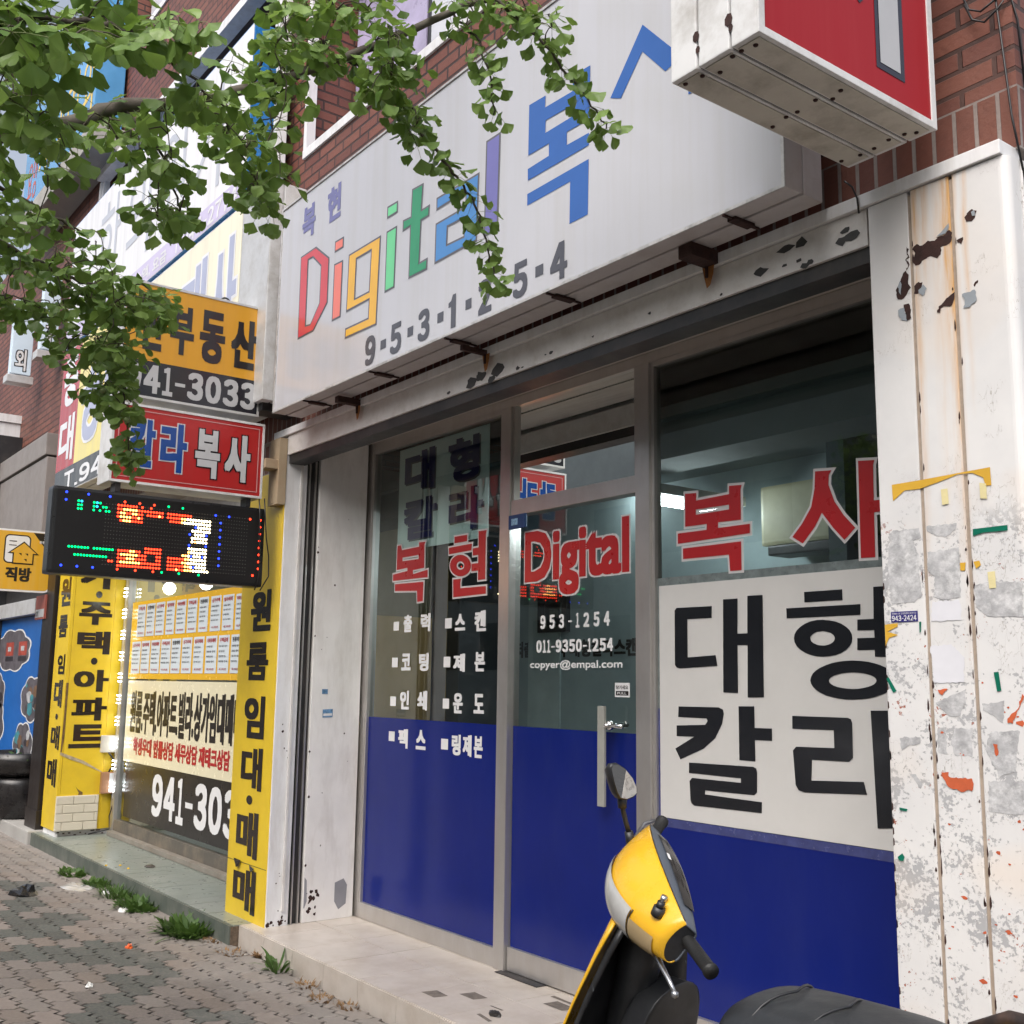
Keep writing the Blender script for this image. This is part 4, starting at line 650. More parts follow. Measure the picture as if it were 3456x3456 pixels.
# ================================================================ signs
def face_mat(name, c, rough=.13, spec=.55, streak=None, var=.03):
    return mat(name, c, rough, spec=spec, var=var, nscale=1.2, dirt=streak or (0.42, 0.39, 0.34), dirt_amt=.30, dscale=3.2, dstretch=(3.5, 3.5, .12), rvar=.03)
M_face = face_mat('sign_face_white', (0.53, 0.53, 0.565), spec=.9); M_edge = mat('sign_side', (0.50, 0.47, 0.47), .45, .0, var=.08, dirt=(0.22, 0.17, 0.13), dirt_amt=.5, dscale=6)
def V(name, c): return mat('vinyl_' + name, c, .15, var=.05, spec=.55)
# ---- long white sign over the copy shop
sg = thing('shop_sign', 'long white sign box with coloured Latin letters over the copy shop window', 'sign', (-3.98, 2.70, 3.12))
def loc(o, root):                                                # parent a mesh built in world coordinates to a root that has a location
    o.parent = root; o.matrix_parent_inverse = Matrix.Translation(root.location).inverted() if root.rotation_euler.z == 0 else (Matrix.Translation(root.location) @ root.rotation_euler.to_matrix().to_4x4()).inverted()
    return o
SX0, SX1, SZ0, SZ1, SY = -5.887, -2.072, 3.122, 4.406, 2.62
mb = MB(); mb.bbox(SX0, SX1, SY + .004, 2.70, SZ0, SZ1, .006); mb.box(SX0 + .012, SX1 - .004, 2.7015, 2.712, SZ0 + .008, SZ1 - .01); mb.bbox(SX0, SX1, 2.7135, 2.81, SZ0, SZ1, .006)
loc(mb.build('case', M_edge), sg)
mb = MB(); mb.add([(SX0 + .006, SY + .0035, SZ0 + .006), (SX1 - .006, SY + .0035, SZ0 + .006), (SX1 - .006, SY + .0035, SZ1 - .006), (SX0 + .006, SY + .0035, SZ1 - .006)], [(0, 1, 2, 3)])
loc(mb.build('face', M_face), sg)
mb = MB(); e = .012
for a in ((SX0, SX1, SZ0, SZ0 + e), (SX0, SX1, SZ1 - e, SZ1), (SX0, SX0 + e, SZ0 + e, SZ1 - e), (SX1 - e, SX1, SZ0 + e, SZ1 - e)): mb.box(a[0], a[1], SY - .003, SY + .0034, a[2], a[3])
loc(mb.build('rim', mat('sign_rim', (0.55, 0.54, 0.53), .4, .2, var=.1, dirt=(0.08, 0.07, 0.06), dirt_amt=.7, dscale=14)), sg)
PL = on_y(SY + .0035)
cols = {'D': (0.60, 0.07, 0.085), 'i1': (0.80, 0.20, 0.15), 'g': (0.80, 0.44, 0.05), 'i2': (0.16, 0.62, 0.29), 't': (0.03, 0.28, 0.13), 'a': (0.07, 0.24, 0.55), 'l': (0.17, 0.16, 0.42)}
o_ = MB(); wh = MB()
for k, c in cols.items():
    put_polys(o_, P[k], PL, .0012, 0); f_ = MB()
    ps = P[k]; big = max(ps, key=lambda p: abs(area(p)))
    hs = [p for p in ps if p is not big and inside(p[0], big)]; outs = [p for p in ps if p not in hs]
    for p in outs:
        pp = p if area(p) > 0 else p[::-1]
        hh = [offset_poly(h, .011) for h in hs if inside(h[0], p)]
        f_.poly(offset_poly(pp, -.011), lambda u, z: PL(u, z, .0026), hh)
    loc(f_.build('lettering', V('letter_' + k, c)), sg)
loc(o_.build('lettering_outline', V('grey_outline', (0.13, 0.125, 0.14))), sg)
mb = MB(); put_polys(mb, P['bok'], PL, .0015); put_polys(mb, P['sa'], PL, .0015); loc(mb.build('lettering', V('blue', (0.028, 0.115, 0.40))), sg)
mb = MB()
for k, (u0, u1) in DIGS.items():
    if k[0] == 's': put_rect(mb, u0, 3.207, u1, 3.254, PL, .0015)
    elif k == '1': mb.poly([(u0 + .022, 3.151), (u1 - .012, 3.151), (u1 - .012, 3.311), (u0 + .034, 3.311), (u0 + .022, 3.285), (u0, 3.278), (u0, 3.256), (u0 + .022, 3.256)], lambda u, z: PL(u, z, .0016))
    else: put_text(mb, _FW[k[0]], (u0, 3.151, u1, 3.311), PL, .10, .0015)
loc(mb.build('phone_lettering', V('charcoal', (0.075, 0.075, 0.09))), sg)
mb = MB(); put_text(mb, '복', B['bok_s'], PL, .08, .0015); put_text(mb, '현', B['hyeon_s'], PL, .08, .0015); loc(mb.build('small_lettering', V('violet', (0.17, 0.17, 0.36))), sg)
mb = MB()
for x in (-5.5, -4.75, -4.05, -3.3, -2.35): mb.box(x, x + .035, 2.66, 2.76, SZ0 - .012, SZ0 - .001).box(x + .012, x + .022, 2.62, 2.80, SZ0 - .008, SZ0 - .0012)
loc(mb.build('clamp', M_rust), sg)

# ---- red projecting sign, three cases thick, above the column
RX = -1.63
rs = thing('projecting_sign', 'dirty white projecting sign with a red face above the peeling column', 'sign', (-1.78, 2.4, 3.17))
M_case = mat('dirty_case', (0.66, 0.66, 0.66), .45, var=.05, dirt=(0.25, 0.22, 0.18), dirt_amt=.6, dscale=7)
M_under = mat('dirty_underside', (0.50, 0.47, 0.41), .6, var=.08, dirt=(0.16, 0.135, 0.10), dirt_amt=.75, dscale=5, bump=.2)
for x0, x1 in ((-1.93, -1.836), (-1.829, -1.722), (-1.715, RX)):
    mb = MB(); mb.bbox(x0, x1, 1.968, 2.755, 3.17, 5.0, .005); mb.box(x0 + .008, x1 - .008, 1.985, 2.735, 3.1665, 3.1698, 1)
    cs = loc(mb.build('case', [M_case, M_under]), rs)
mb = MB(); mb.box(-1.926, RX - .004, 1.985, 2.745, 3.176, 4.99); loc(mb.build('inner_case', M_dark), rs)
mb = MB()
for y0, y1, z0, z1 in ((1.968, 1.992, 3.17, 5.0), (2.733, 2.757, 3.17, 5.0), (1.992, 2.733, 3.17, 3.192)): mb.bbox(RX - .002, RX + .006, y0, y1, z0, z1, .002)
loc(mb.build('rim', M_case), rs)
mb = MB(); put_rect(mb, 1.992, 3.192, 2.733, 4.99, on_x(RX), .002); loc(mb.build('face', face_mat('sign_face_red', (0.33, 0.012, 0.018), .35, spec=.2, streak=(0.4, 0.05, 0.05))), rs)
mb = MB(); mb.poly([(2.469, 3.265), (2.605, 3.265), (2.605, 4.4), (2.469, 4.4), (2.469, 3.9), (2.40, 3.9), (2.385, 3.44), (2.40, 3.43), (2.417, 3.445), (2.417, 3.85), (2.469, 3.85)], lambda u, z: on_x(RX)(u, z, .0035))
loc(mb.build('lettering_outline', V('navy_outline', (0.02, 0.018, 0.03))), rs)
mb = MB(); mb.poly([(2.487, 3.284), (2.583, 3.284), (2.583, 4.38), (2.487, 4.38)], lambda u, z: on_x(RX)(u, z, .0048)); loc(mb.build('lettering', V('silver', (0.44, 0.44, 0.45))), rs)
mb = MB()
for x in (-1.90, -1.85, -1.80, -1.74, -1.70, -1.66):
    for y in (2.01, 2.35, 2.70): mb.lathe([(0, -.0045), (.006, -.004), (.007, -.001), (.007, 0)], (x + random.uniform(-.01, .01), y + random.uniform(-.02, .02), 3.1664), 8)
for x in (-1.875, -1.80, -1.70):
    for z in (3.21, 3.24): mb.lathe([(0, -.0015), (.008, 0), (.008, .002)], (x, 2.0, z), 8)
loc(mb.build('screw', M_rust), rs)
mb = MB()
for x, z, s in ((-1.836, 3.26, .012), (-1.722, 3.25, .014), (-1.715, 3.225, .008), (-1.83, 3.22, .008)): mb.poly([(x + s * math.cos(a), z + s * 1.4 * math.sin(a)) for a in (0, .9, 1.8, 2.7, 3.6, 4.5, 5.4)], lambda u, v: (u, 1.9668, v))
loc(mb.build('rust_patch', M_rust), rs)

# ---- signs of the estate agent, sky glare put into their pale colours: lower sign (yellow, red and black) and upper clinic sign
M_brightw = face_mat('sign_face_bright', (0.80, 0.80, 0.82), .14); M_glare_cream_s = face_mat('sign_face_glare_cream', (0.84, 0.80, 0.62), .14)
ls = thing('estate_sign', 'wide sign with a red strip, yellow field and black phone band on the brick wall', 'sign', (-8.6, 2.7, 3.25))
L0, L1, LZ0, LZ1 = -10.86, -6.07, 3.25, 4.68
mb = MB(); mb.bbox(L0, L1, 2.625, 2.70, LZ0, LZ1, .006).box(L0 + .01, L1 - .006, 2.7015, 2.709, LZ0 + .01, LZ1 - .01).bbox(L0, L1, 2.7105, 2.86, LZ0, LZ1, .006); loc(mb.build('case', M_case), ls)
LP = on_y(2.6245)
mb = MB(); put_rect(mb, -10.235, 3.49, -6.52, 4.665, LP, .001); loc(mb.build('face', face_mat('sign_face_yellow', (0.82, 0.70, 0.22), .14)), ls)  # yellow paled as if washed out by glare
mb = MB(); put_rect(mb, -9.4, 3.49 + .02, -6.52, 4.665, LP, .002); loc(mb.build('glare_cream_field', M_glare_cream_s), ls)  # cream part of the yellow field is painted glare
mb = MB(); put_rect(mb, L0 + .01, 3.49, -10.236, 4.665, LP, .001); loc(mb.build('red_strip', face_mat('sign_strip_red', (0.42, 0.02, 0.025), .14)), ls)
mb = MB(); put_rect(mb, L0 + .01, 3.26, -6.52, 3.489, LP, .001); loc(mb.build('black_band', face_mat('sign_band_black', (0.03, 0.03, 0.032), .16)), ls)
mb = MB(); put_rect(mb, -6.519, 3.26, L1 - .006, 4.665, LP, .001); loc(mb.build('end_panel', M_alu), ls)
mb = MB(); put_text(mb, '대', (-10.79, 3.55, -10.30, 4.0), LP, .06, .003); put_text(mb, '중', (-10.76, 4.1, -10.3, 4.58), LP, .06, .003); put_number(mb, 'T.941-3033', (-10.5, 3.275, -7.4, 3.445), LP, .10, .003); loc(mb.build('lettering', V('white', (0.78, 0.78, 0.8))), ls)
mb = MB(); mb2 = MB()
for ch, x0, x1 in (('공', -10.08, -9.5), ('인', -9.42, -8.84), ('중', -8.76, -8.2), ('개', -7.62, -7.12), ('사', -7.02, -6.57)):
    put_text(mb2, ch, (x0, 3.64, x1, 4.51), LP, .06, .003, 0, .022); put_text(mb, ch, (x0, 3.64, x1, 4.51), LP, .06, .0048)
loc(mb2.build('lettering_outline', V('white2', (0.8, 0.8, 0.82))), ls); loc(mb.build('lettering', V('greyblue', (0.40, 0.43, 0.58))), ls)  # letter blue paled too, glare mixed into the colour

us = thing('clinic_sign', 'tall white sign, its colours paled for sky glare, with thin brush lettering above the estate agent sign', 'sign', (-8.6, 2.7, 4.71))
mb = MB(); mb.bbox(-10.86, -6.50, 2.626, 2.87, 4.715, 6.0, .006); loc(mb.build('case', mat('bright_blue_case', (0.02, 0.16, 0.42), .25, var=.1)), us)
UP = on_y(2.6255)
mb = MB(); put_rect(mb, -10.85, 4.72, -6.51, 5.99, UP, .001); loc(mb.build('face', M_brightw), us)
mb = MB(); put_rect(mb, -10.85, 4.725, -6.51, 4.90, UP, .002); loc(mb.build('purple_band', V('lilac', (0.60, 0.54, 0.74))), us)
mb = MB(); put_number(mb, 'T.944-2774', (-7.86, 4.745, -6.65, 4.875), UP, .045, .0035); put_text(mb, '수액, 요금', (-8.75, 4.745, -8.02, 4.86), UP, .05, .0035); loc(mb.build('band_lettering', V('white3', (0.8, 0.8, 0.82))), us)
mb = MB(); 
for ch, x0 in (('한', -9.9), ('의', -9.1), ('원', -8.3), ('가', -7.5)): put_text(mb, ch, (x0, 5.0, x0 + .6, 5.85), UP, .0, .003)
loc(mb.build('lettering', V('pale_line', (0.50, 0.52, 0.58))), us)
mb = MB(); mb.box(-6.47, -6.43, 2.78, 2.86, 4.9, 6.6); tag(mb.build('white_post', M_white), 'slim white upright beside the blue end of the clinic sign', 'post')

# ---- estate agent projecting signs: orange over black, then red
BXX = -6.2
def blade(name, label, y0, y1, z0, z1, x1, th, face_m, case_m=M_alu):
    t = thing(name, label, 'sign', (x1 - th / 2, (y0 + y1) / 2, z0))
    mb = MB(); mb.bbox(x1 - th, x1 - .002, y0, y1, z0, z1, .005); loc(mb.build('case', case_m), t)
    e = .014; mb = MB()
    for a in ((y0, y1, z0, z0 + e), (y0, y1, z1 - e, z1), (y0, y0 + e, z0 + e, z1 - e), (y1 - e, y1, z0 + e, z1 - e)): mb.box(x1 - .0018, x1 + .004, *a)
    loc(mb.build('rim', case_m), t)
    mb = MB(); put_rect(mb, y0 + e, z0 + e, y1 - e, z1 - e, on_x(x1), .0005); loc(mb.build('face', face_m), t)
    return t
os_ = blade('projecting_sign', 'orange projecting sign with a black phone number band, highest of the estate agent signs', 1.80, 2.665, 3.165, 3.87, BXX, .16, face_mat('sign_face_orange', (0.62, 0.30, 0.022), .3, streak=(.4, .2, .05)))
XP = on_x(BXX)
mb = MB(); put_rect(mb, 1.814, 3.179, 2.651, 3.392, XP, .0015); loc(mb.build('black_band', V('band', (0.02, 0.02, 0.026))), os_)
mb = MB()
for k in '안부동산': put_text(mb, k, BORANGE[k] if k != '안' else (1.90, 3.46, 2.05, 3.77), XP, .10, .002)
loc(mb.build('lettering', V('ink', (0.02, 0.018, 0.02))), os_)
mb = MB(); put_number(mb, '941-3033', (1.832, 3.2, 2.637, 3.372), XP, .11, .003); loc(mb.build('phone_lettering', V('silver2', (0.45, 0.45, 0.46))), os_)
mb = MB(); mb.tube([(BXX - .05, 2.43 + .03 * math.cos(a), 3.87 + .03 * math.sin(a)) for a in [i * .35 for i in range(10)]], .006, 6); loc(mb.build('lifting_ring', mat('ring_steel', (.05, .05, .055), .4, .8)), os_)
mb = MB(); mb.bbox(-6.30, -6.14, 2.66, 2.90, 3.2, 3.6, .004); tag(mb.build('sign_mount', M_black), 'black box mount between the orange sign and the brick wall', 'mount')
rd = blade('projecting_sign', 'red projecting sign with blue and white Korean letters under the orange one', 1.785, 2.712, 2.655, 3.125, BXX, .22, face_mat('sign_face_red2', (0.40, 0.018, 0.018), .3, streak=(.3, .05, .04)), M_case)
mb = MB()
for a in ((1.82, 2.68, 2.69, 2.695), (1.82, 2.68, 3.085, 3.09), (1.82, 1.826, 2.695, 3.085), (2.674, 2.68, 2.695, 3.085)): put_rect(mb, a[0], a[2], a[1], a[3], XP, .002)
loc(mb.build('inner_line', V('rose', (0.55, 0.28, 0.28))), rd)
mo, mi_, bo, bi = MB(), MB(), MB(), MB()
for k in '칼라': b_ = BRED[k]; q_ = (b_[0] + .008, b_[1] + .008, b_[2] - .008, b_[3] - .008); put_text(mo, k, q_, XP, .11, .0025, 0, .007); put_text(mi_, k, q_, XP, .11, .004)
for k in '복사': b_ = BRED[k]; q_ = (b_[0] + .004, b_[1] + .004, b_[2] - .004, b_[3] - .004); put_text(bo, k, q_, XP, .11, .0025, 0, .007); put_text(bi, k, q_, XP, .11, .004)
loc(mo.build('lettering_outline', V('white4', (.55, .55, .57))), rd); loc(mi_.build('lettering', V('blue2', (0.012, 0.06, 0.26))), rd)
loc(bo.build('lettering_outline', V('black2', (.015, .013, .015))), rd); loc(bi.build('lettering', V('silver3', (.50, .50, .51))), rd)
mb = MB(); mb.bbox(-6.29, -6.17, 2.715, 2.855, 2.85, 2.91, .004).box(-6.30, -6.16, 2.80, 2.853, 2.63, 3.05); tag(mb.build('sign_bracket', mat('rusty_cream', (.42, .33, .22), .6, var=.2, dirt=(.2, .1, .05), dirt_amt=.8)), 'rust streaked bracket holding the red projecting sign to the post', 'bracket')

# ---- LED board
lb = thing('led_board', 'black LED board showing red, green and white dot patterns', 'display board', (-6.28, 2.13, 2.10))
mb = MB(); mb.bbox(-6.34, -6.212, 1.50, 2.752, 2.11, 2.60, .02); loc(mb.build('case', mat('led_case', (0.014, 0.014, 0.015), .3, var=.2)), lb)
mb = MB(); mb.add([(-6.2105, 1.525, 2.13), (-6.2105, 2.73, 2.13), (-6.2105, 2.73, 2.58), (-6.2105, 1.525, 2.58)], [(0, 1, 2, 3)]); loc(mb.build('screen', mat('led_screen', (0.010, 0.009, 0.009), .35, var=.2, nscale=60)), lb)
# the pattern, one character per diode; pitch 17.5 mm
rows = [
 "  b      b      b",
 "                     r    r    r    g    g",
 "  b   gc   gcg     rrrrrrr r  r                      b    b       r   r",
 "      gg   gc gg   rryyyyyrrrrrrrrr rrrrrrrrr",
 "      gg   g g gg  ryyrryyrr rrrryr rrrrryywwwwwwwww   b              r",
 "                   ryyyyrryr         rrrrywwwwwwwwww",
 "                    ryyyrrrr                  bwwwww   b              r",
 "                                             wwwwwww",
 "                                            b wwwwb    b              r",
 "                                             wwwwww",
 "                                             wywwww    b              r",
 "                                            b     b",
 "                                            wwwwwww    b              r",
 "                             rrrrrr         ywwwwww",
 "    ggggggg ggggggg rrrryyrr rrrrrr       yywbwwwbw    b              r",
 "                    ryyyyyyrrr   rr  rrrrrryywwwwww",
 "      ggggggggggg   rrryyyrrrr   rr  rrrrryywwwwwww    b              r",
 "                 rr ryyyyyyyrrrrrrr  rrrrrryywbwwww",
 "                    rrrrrrrrrrrrrrr  rrryrryyywwwwww                r   r",
 "  b    b    b       r     r     r  g     g      g"]
px_, pz_ = 0.0169, 0.0215
LED = {'r': ('red', (1.0, 0.035, 0.012), 4.5), 'y': ('amber', (1.0, 0.33, 0.07), 7), 'w': ('white', (1.0, 0.83, 0.50), 8.5), 'g': ('green', (0.0, 0.75, 0.16), 2.6), 'b': ('blue', (0.02, 0.05, 1.0), 3.2), 'c': ('cyan', (0.02, 0.5, 0.9), 3.0)}
mbs = {k: MB() for k in LED}; dim = MB()
def diode(mb, y, z, r): mb.add([(-6.2095 + .0035 * (0 if j else 1), y + (r * math.cos(j * 1.0472) if j else 0), z + (r * math.sin(j * 1.0472) if j else 0)) for j in range(7)], [(0, j, j % 6 + 1) for j in range(1, 7)])
for i, rw in enumerate(rows):
    for j, ch in enumerate(rw.ljust(72)):
        y, z = 1.535 + j * px_, 2.566 - i * pz_
        if y > 2.722: continue
        if ch in LED: diode(mbs[ch], y, z, .0070)
        elif 14 < j < 66 and 1 < i < 19 and not (46 < j < 0): diode(dim, y, z, .0028)
for k, (nm, c, s) in LED.items(): loc(tag(mbs[k].build('lit_' + nm, emit('led_' + nm, c, s)), kind='stuff'), lb)
loc(tag(dim.build('unlit_dots', mat('led_off', (.10, .095, .085), .4)), kind='stuff'), lb)
mb = MB(); mb.box(-6.3, -6.215, 1.83, 1.86, 2.60, 2.652).box(-6.3, -6.215, 2.62, 2.65, 2.60, 2.652); loc(mb.build('hanger', M_dark), lb)
for i, (y, sw) in enumerate(((2.70, .02), (2.735, .05))):
    tag(MB().tube([(-6.205, y, 2.66), (-6.19, y + .005, 2.55), (-6.185, y + sw * .3, 2.42), (-6.19, y + sw * .8, 2.3), (-6.2, y + sw, 2.18), (-6.205, y, 2.09)], .004, 6).build('cable', M_black), ['thin black cable looping beside the LED board', 'outer black cable bulging past the LED board end'][i], 'cable', 'cables beside the LED board')

# ---- yellow board by the white post
yb = thing('column_sign', 'tall yellow board with black Korean letters beside the white door post', 'sign', (-6.46, 2.85, .11))
mb = MB(); mb.bbox(-6.752, -6.172, 2.850, 2.868, .105, 2.86, .003); loc(mb.build('board', M_yellow), yb)
YP = on_y(2.85); mb = MB()
for k in ('원', '룸', '임', '대', '매', '매2'): put_text(mb, k[0], B['y' + k], YP, .10, .002)
b_ = B['ydot']; mb.poly([((b_[0] + b_[2]) / 2 + .045 * math.cos(a * .3927), (b_[1] + b_[3]) / 2 + .028 * math.sin(a * .3927)) for a in range(16)], lambda u, z: YP(u, z, .002))
loc(mb.build('lettering', V('brownblack', (.02, .014, .011))), yb)
mb = MB(); mb.box(-6.752, -6.172, 2.8485, 2.8498, .437, .44); loc(mb.build('board_joint', M_dark), yb)
mb = MB(); mb.add([(-6.64, 2.843, .452), (-6.53, 2.840, .452), (-6.545, 2.835, .415), (-6.575, 2.832, .405), (-6.60, 2.838, .42), (-6.63, 2.845, .43)], [(0, 1, 2, 3, 4, 5)]); mb.add([(-6.40, 2.842, .44), (-6.33, 2.842, .425), (-6.35, 2.83, .405), (-6.385, 2.838, .418)], [(0, 1, 2, 3)]); loc(shell(mb.build('peeling_vinyl', V('brownblack', (.02, .014, .011))), .001), yb)
mb = MB(); mb.box(-6.74, -6.33, 2.872, 2.96, .1085, 2.84); loc(mb.build('backing', M_white), yb)

# ---- yellow clad column at the far side of the estate agent window
yc = thing('clad_column', 'yellow clad column with black Korean letters left of the estate agent window', 'column', (-10.83, 3.05, .115))
mb = MB(); mb.bbox(-11.06, -10.607, 2.80, 2.83, .165, 3.2, .003); loc(mb.build('front_panel', M_yellow), yc)
mb = MB(); mb.box(-10.635, -10.607, 2.832, 3.2, .165, 3.2); loc(mb.build('side_panel', M_yellow), yc)
mb = MB(); mb.add([(-10.607, 3.2015, .165), (-10.607, 3.2015, 3.2), (-10.64, 3.34, 3.2), (-10.64, 3.34, .165)], [(0, 1, 2, 3)]); loc(shell(mb.build('side_panel', M_yellow), .01), yc)
mb = MB(); mb.box(-11.04, -10.65, 2.832, 3.34, .1, 3.2).box(-11.03, -10.62, 2.815, 2.84, .112, .162); loc(mb.build('core', M_white), yc)
FP = on_y(2.80); mb = MB()
for k in ('원', '룸', '임', '대', '매', '매2'):
    b_ = B['c' + k]; put_text(mb, k[0], (b_[0] - .01, b_[1], b_[2] - .03, b_[3]), FP, .09, .002)
b_ = B['cdot']; mb.poly([(-10.80 + .045 * math.cos(a * .3927), (b_[1] + b_[3]) / 2 + .028 * math.sin(a * .3927)) for a in range(16)], lambda u, z: FP(u, z, .002))
SP = on_x(-10.607)
for k in '가주택아파트': b_ = BSIDE[k]; put_text(mb, k, (b_[0], b_[1], min(b_[2], 3.195), b_[3]), SP, .12, .002)
for k in ('d1', 'd2'): b_ = BSIDE[k]; mb.poly([((b_[0] + b_[2]) / 2 + .03 * math.cos(a * .3927), (b_[1] + b_[3]) / 2 + .033 * math.sin(a * .3927)) for a in range(16)], lambda u, z: SP(u, z, .002))
loc(mb.build('lettering', V('brownblack', (.02, .014, .011))), yc)
mb = MB(); b_ = BSIDE['brickpatch']
for r in range(4):
    z0 = b_[1] + (b_[3] - b_[1]) * r / 4; off = .095 if r % 2 else 0.0; y = b_[0] - .0
    edges = [b_[0]] + [b_[0] + off + .06 + .19 * i for i in range(0, 3) if b_[0] + off + .06 + .19 * i < b_[2] - .03] + [b_[2]]
    for i in range(len(edges) - 1): mb.bbox(-10.605, -10.588, edges[i] + .002, edges[i + 1] - .002, z0 + .002, z0 + (b_[3] - b_[1]) / 4 - .002, .006)
mb.box(-10.6065, -10.597, b_[0], b_[2], b_[1], b_[3]); loc(mb.build('foam_brick_panel', mat('cream_foam', (.60, .55, .44), .7, var=.06, bump=.4, bscale=30)), yc)
mb = MB(); mb.poly([(2.803, .845), (2.90, .80), (3.0, .765), (3.19, .675), (3.19, .683), (3.02, .785), (2.92, .825), (2.803, .87)], lambda u, z: SP(u, z, .004)); loc(mb.build('split_joint', mat('torn_wood', (.42, .34, .22), .8, var=.35, nscale=30)), yc)
mb = MB(); mb.poly([(2.99, .478), (3.03, .478), (3.03, .50), (2.985, .53), (2.96, .56), (2.995, .50)], lambda u, z: SP(u, z, .0035)); mb.poly([(2.81, 1.5), (2.832, 1.5), (2.83, 1.0), (2.815, .87), (2.805, .87), (2.812, 1.2)], lambda u, z: SP(u, z, .003)); loc(mb.build('tear', mat('tear_brown', (.16, .09, .03), .8, var=.4, nscale=20)), yc)
mb = MB()
for i in range(9): z0 = random.uniform(.115, .15); y0 = 2.83 + i * .05; mb.box(-10.619, -10.612, y0, y0 + random.uniform(.01, .035), z0, z0 + .01)
loc(mb.build('rust_patch', M_rust), yc)
b_ = BSIDE['ebox']; mb = MB(); mb.bbox(-10.60, -10.55, b_[0], b_[2], b_[1], b_[3], .006); mb.box(-10.5495, -10.548, b_[0] + .08, b_[2] - .02, b_[1] + .02, b_[1] + .05, 1); tag(mb.build('junction_box', [mat('beige_box', (.52, .49, .42), .5), M_whitevinyl]), 'beige junction box on the side of the yellow column', 'junction box')
b_ = BSIDE['ebox2']; mb = MB(); mb.bbox(-10.60, -10.55, b_[0], b_[2], b_[1], b_[3], .004); mb.box(-10.5497, -10.548, b_[0] + .07, b_[2] - .005, b_[1] + .01, b_[3] - .01, 1); tag(mb.build('power_supply', [mat('brown_box', (.28, .14, .07), .5), M_alu]), 'small brown and silver power supply under the junction box', 'power supply')
tag(MB().tube([(-10.56, 3.22, .87), (-10.55, 3.27, .80), (-10.55, 3.30, .76), (-10.56, 3.25, .70), (-10.57, 3.24, .66)], .008, 6).tube([(-10.57, 3.28, .49), (-10.55, 3.30, .40), (-10.55, 3.27, .28), (-10.56, 3.28, .16), (-10.58, 3.1, .125)], .006, 6).tube([(-10.6, 3.31, 2.4), (-10.58, 3.315, 1.6), (-10.59, 3.31, 1.0)], .005, 6).build('cable', M_black), 'black cable running down the edge of the yellow column', 'cable')

# ---- estate agent window: films on the glass, listing cards, light strip, lit room behind
GLY = 3.32
ew = MB().bbox(-10.6, -10.50, 3.29, 3.36, .12, 2.62, .004).box(-10.4995, -6.8, 3.29, 3.36, 2.55, 2.62).build('window', M_steel, bld)
MB().box(-10.4995, -6.8, 3.296, 3.36, .12, .255).build('bottom_rail', mat('worn_rail', (.10, .09, .075), .5, var=.2, dirt=(.3, .24, .17), dirt_amt=.6, dscale=5), ew)
MB().add([(-10.5, GLY + .005, .26), (-6.8, GLY + .005, .26), (-6.8, GLY + .005, 2.55), (-10.5, GLY + .005, 2.55)], [(0, 1, 2, 3)]).build('glass_pane', M_glass, ew)
MB().box(-10.62, -6.9, 3.29, 3.345, 2.6205, 3.11).build('window_head', M_greywhite, bld)
MB().bbox(-10.48, -6.8, 3.235, 3.294, .117, .158, .004).build('window_sill', mat('worn_sill', (.22, .20, .17), .5, var=.15, dirt=(.14, .1, .07), dirt_amt=.6, dscale=7), bld)
WP = on_y(GLY)
film(-10.434, 1.545, -7.0, 2.262, ew, mat('amber_film', (.74, .43, .03), .25, var=.04), 'amber_film', GLY, .001)
film(-10.414, .793, -7.0, 1.530, ew, mat('cream_film', (.74, .68, .48), .25, var=.04), 'cream_film', GLY, .001)
film(-10.315, .30, -7.0, .792, ew, M_ink, 'black_film', GLY, .001)
mb = MB(); put_text(mb, '원룸.주택.아파트.빌라.상가임대매매', (-10.296, 1.055, -7.73, 1.44), WP, .11, .003); mb.build('lettering', M_ink, ew)
mb = MB(); put_text(mb, '학생우대 법률상담 세무상담 재테크상담', (-10.149, .864, -7.912, 1.022), WP, .08, .003); mb.build('lettering', M_redv, ew)
mb = MB(); put_number(mb, '941-3033', (-9.562, .378, -7.42, .742), WP, .10, .003); mb.build('lettering', M_whitevinyl, ew)
M_card = mat('listing_paper', (.58, .64, .68), .6, var=.05); M_redink = mat('red_ink', (.38, .03, .03), .6); M_blk = mat('print_ink', (.05, .05, .055), .6)
heads = ['주택급매', '상가주택', '아파트매매', '원룸매매', '빌라매매']; cards = {}
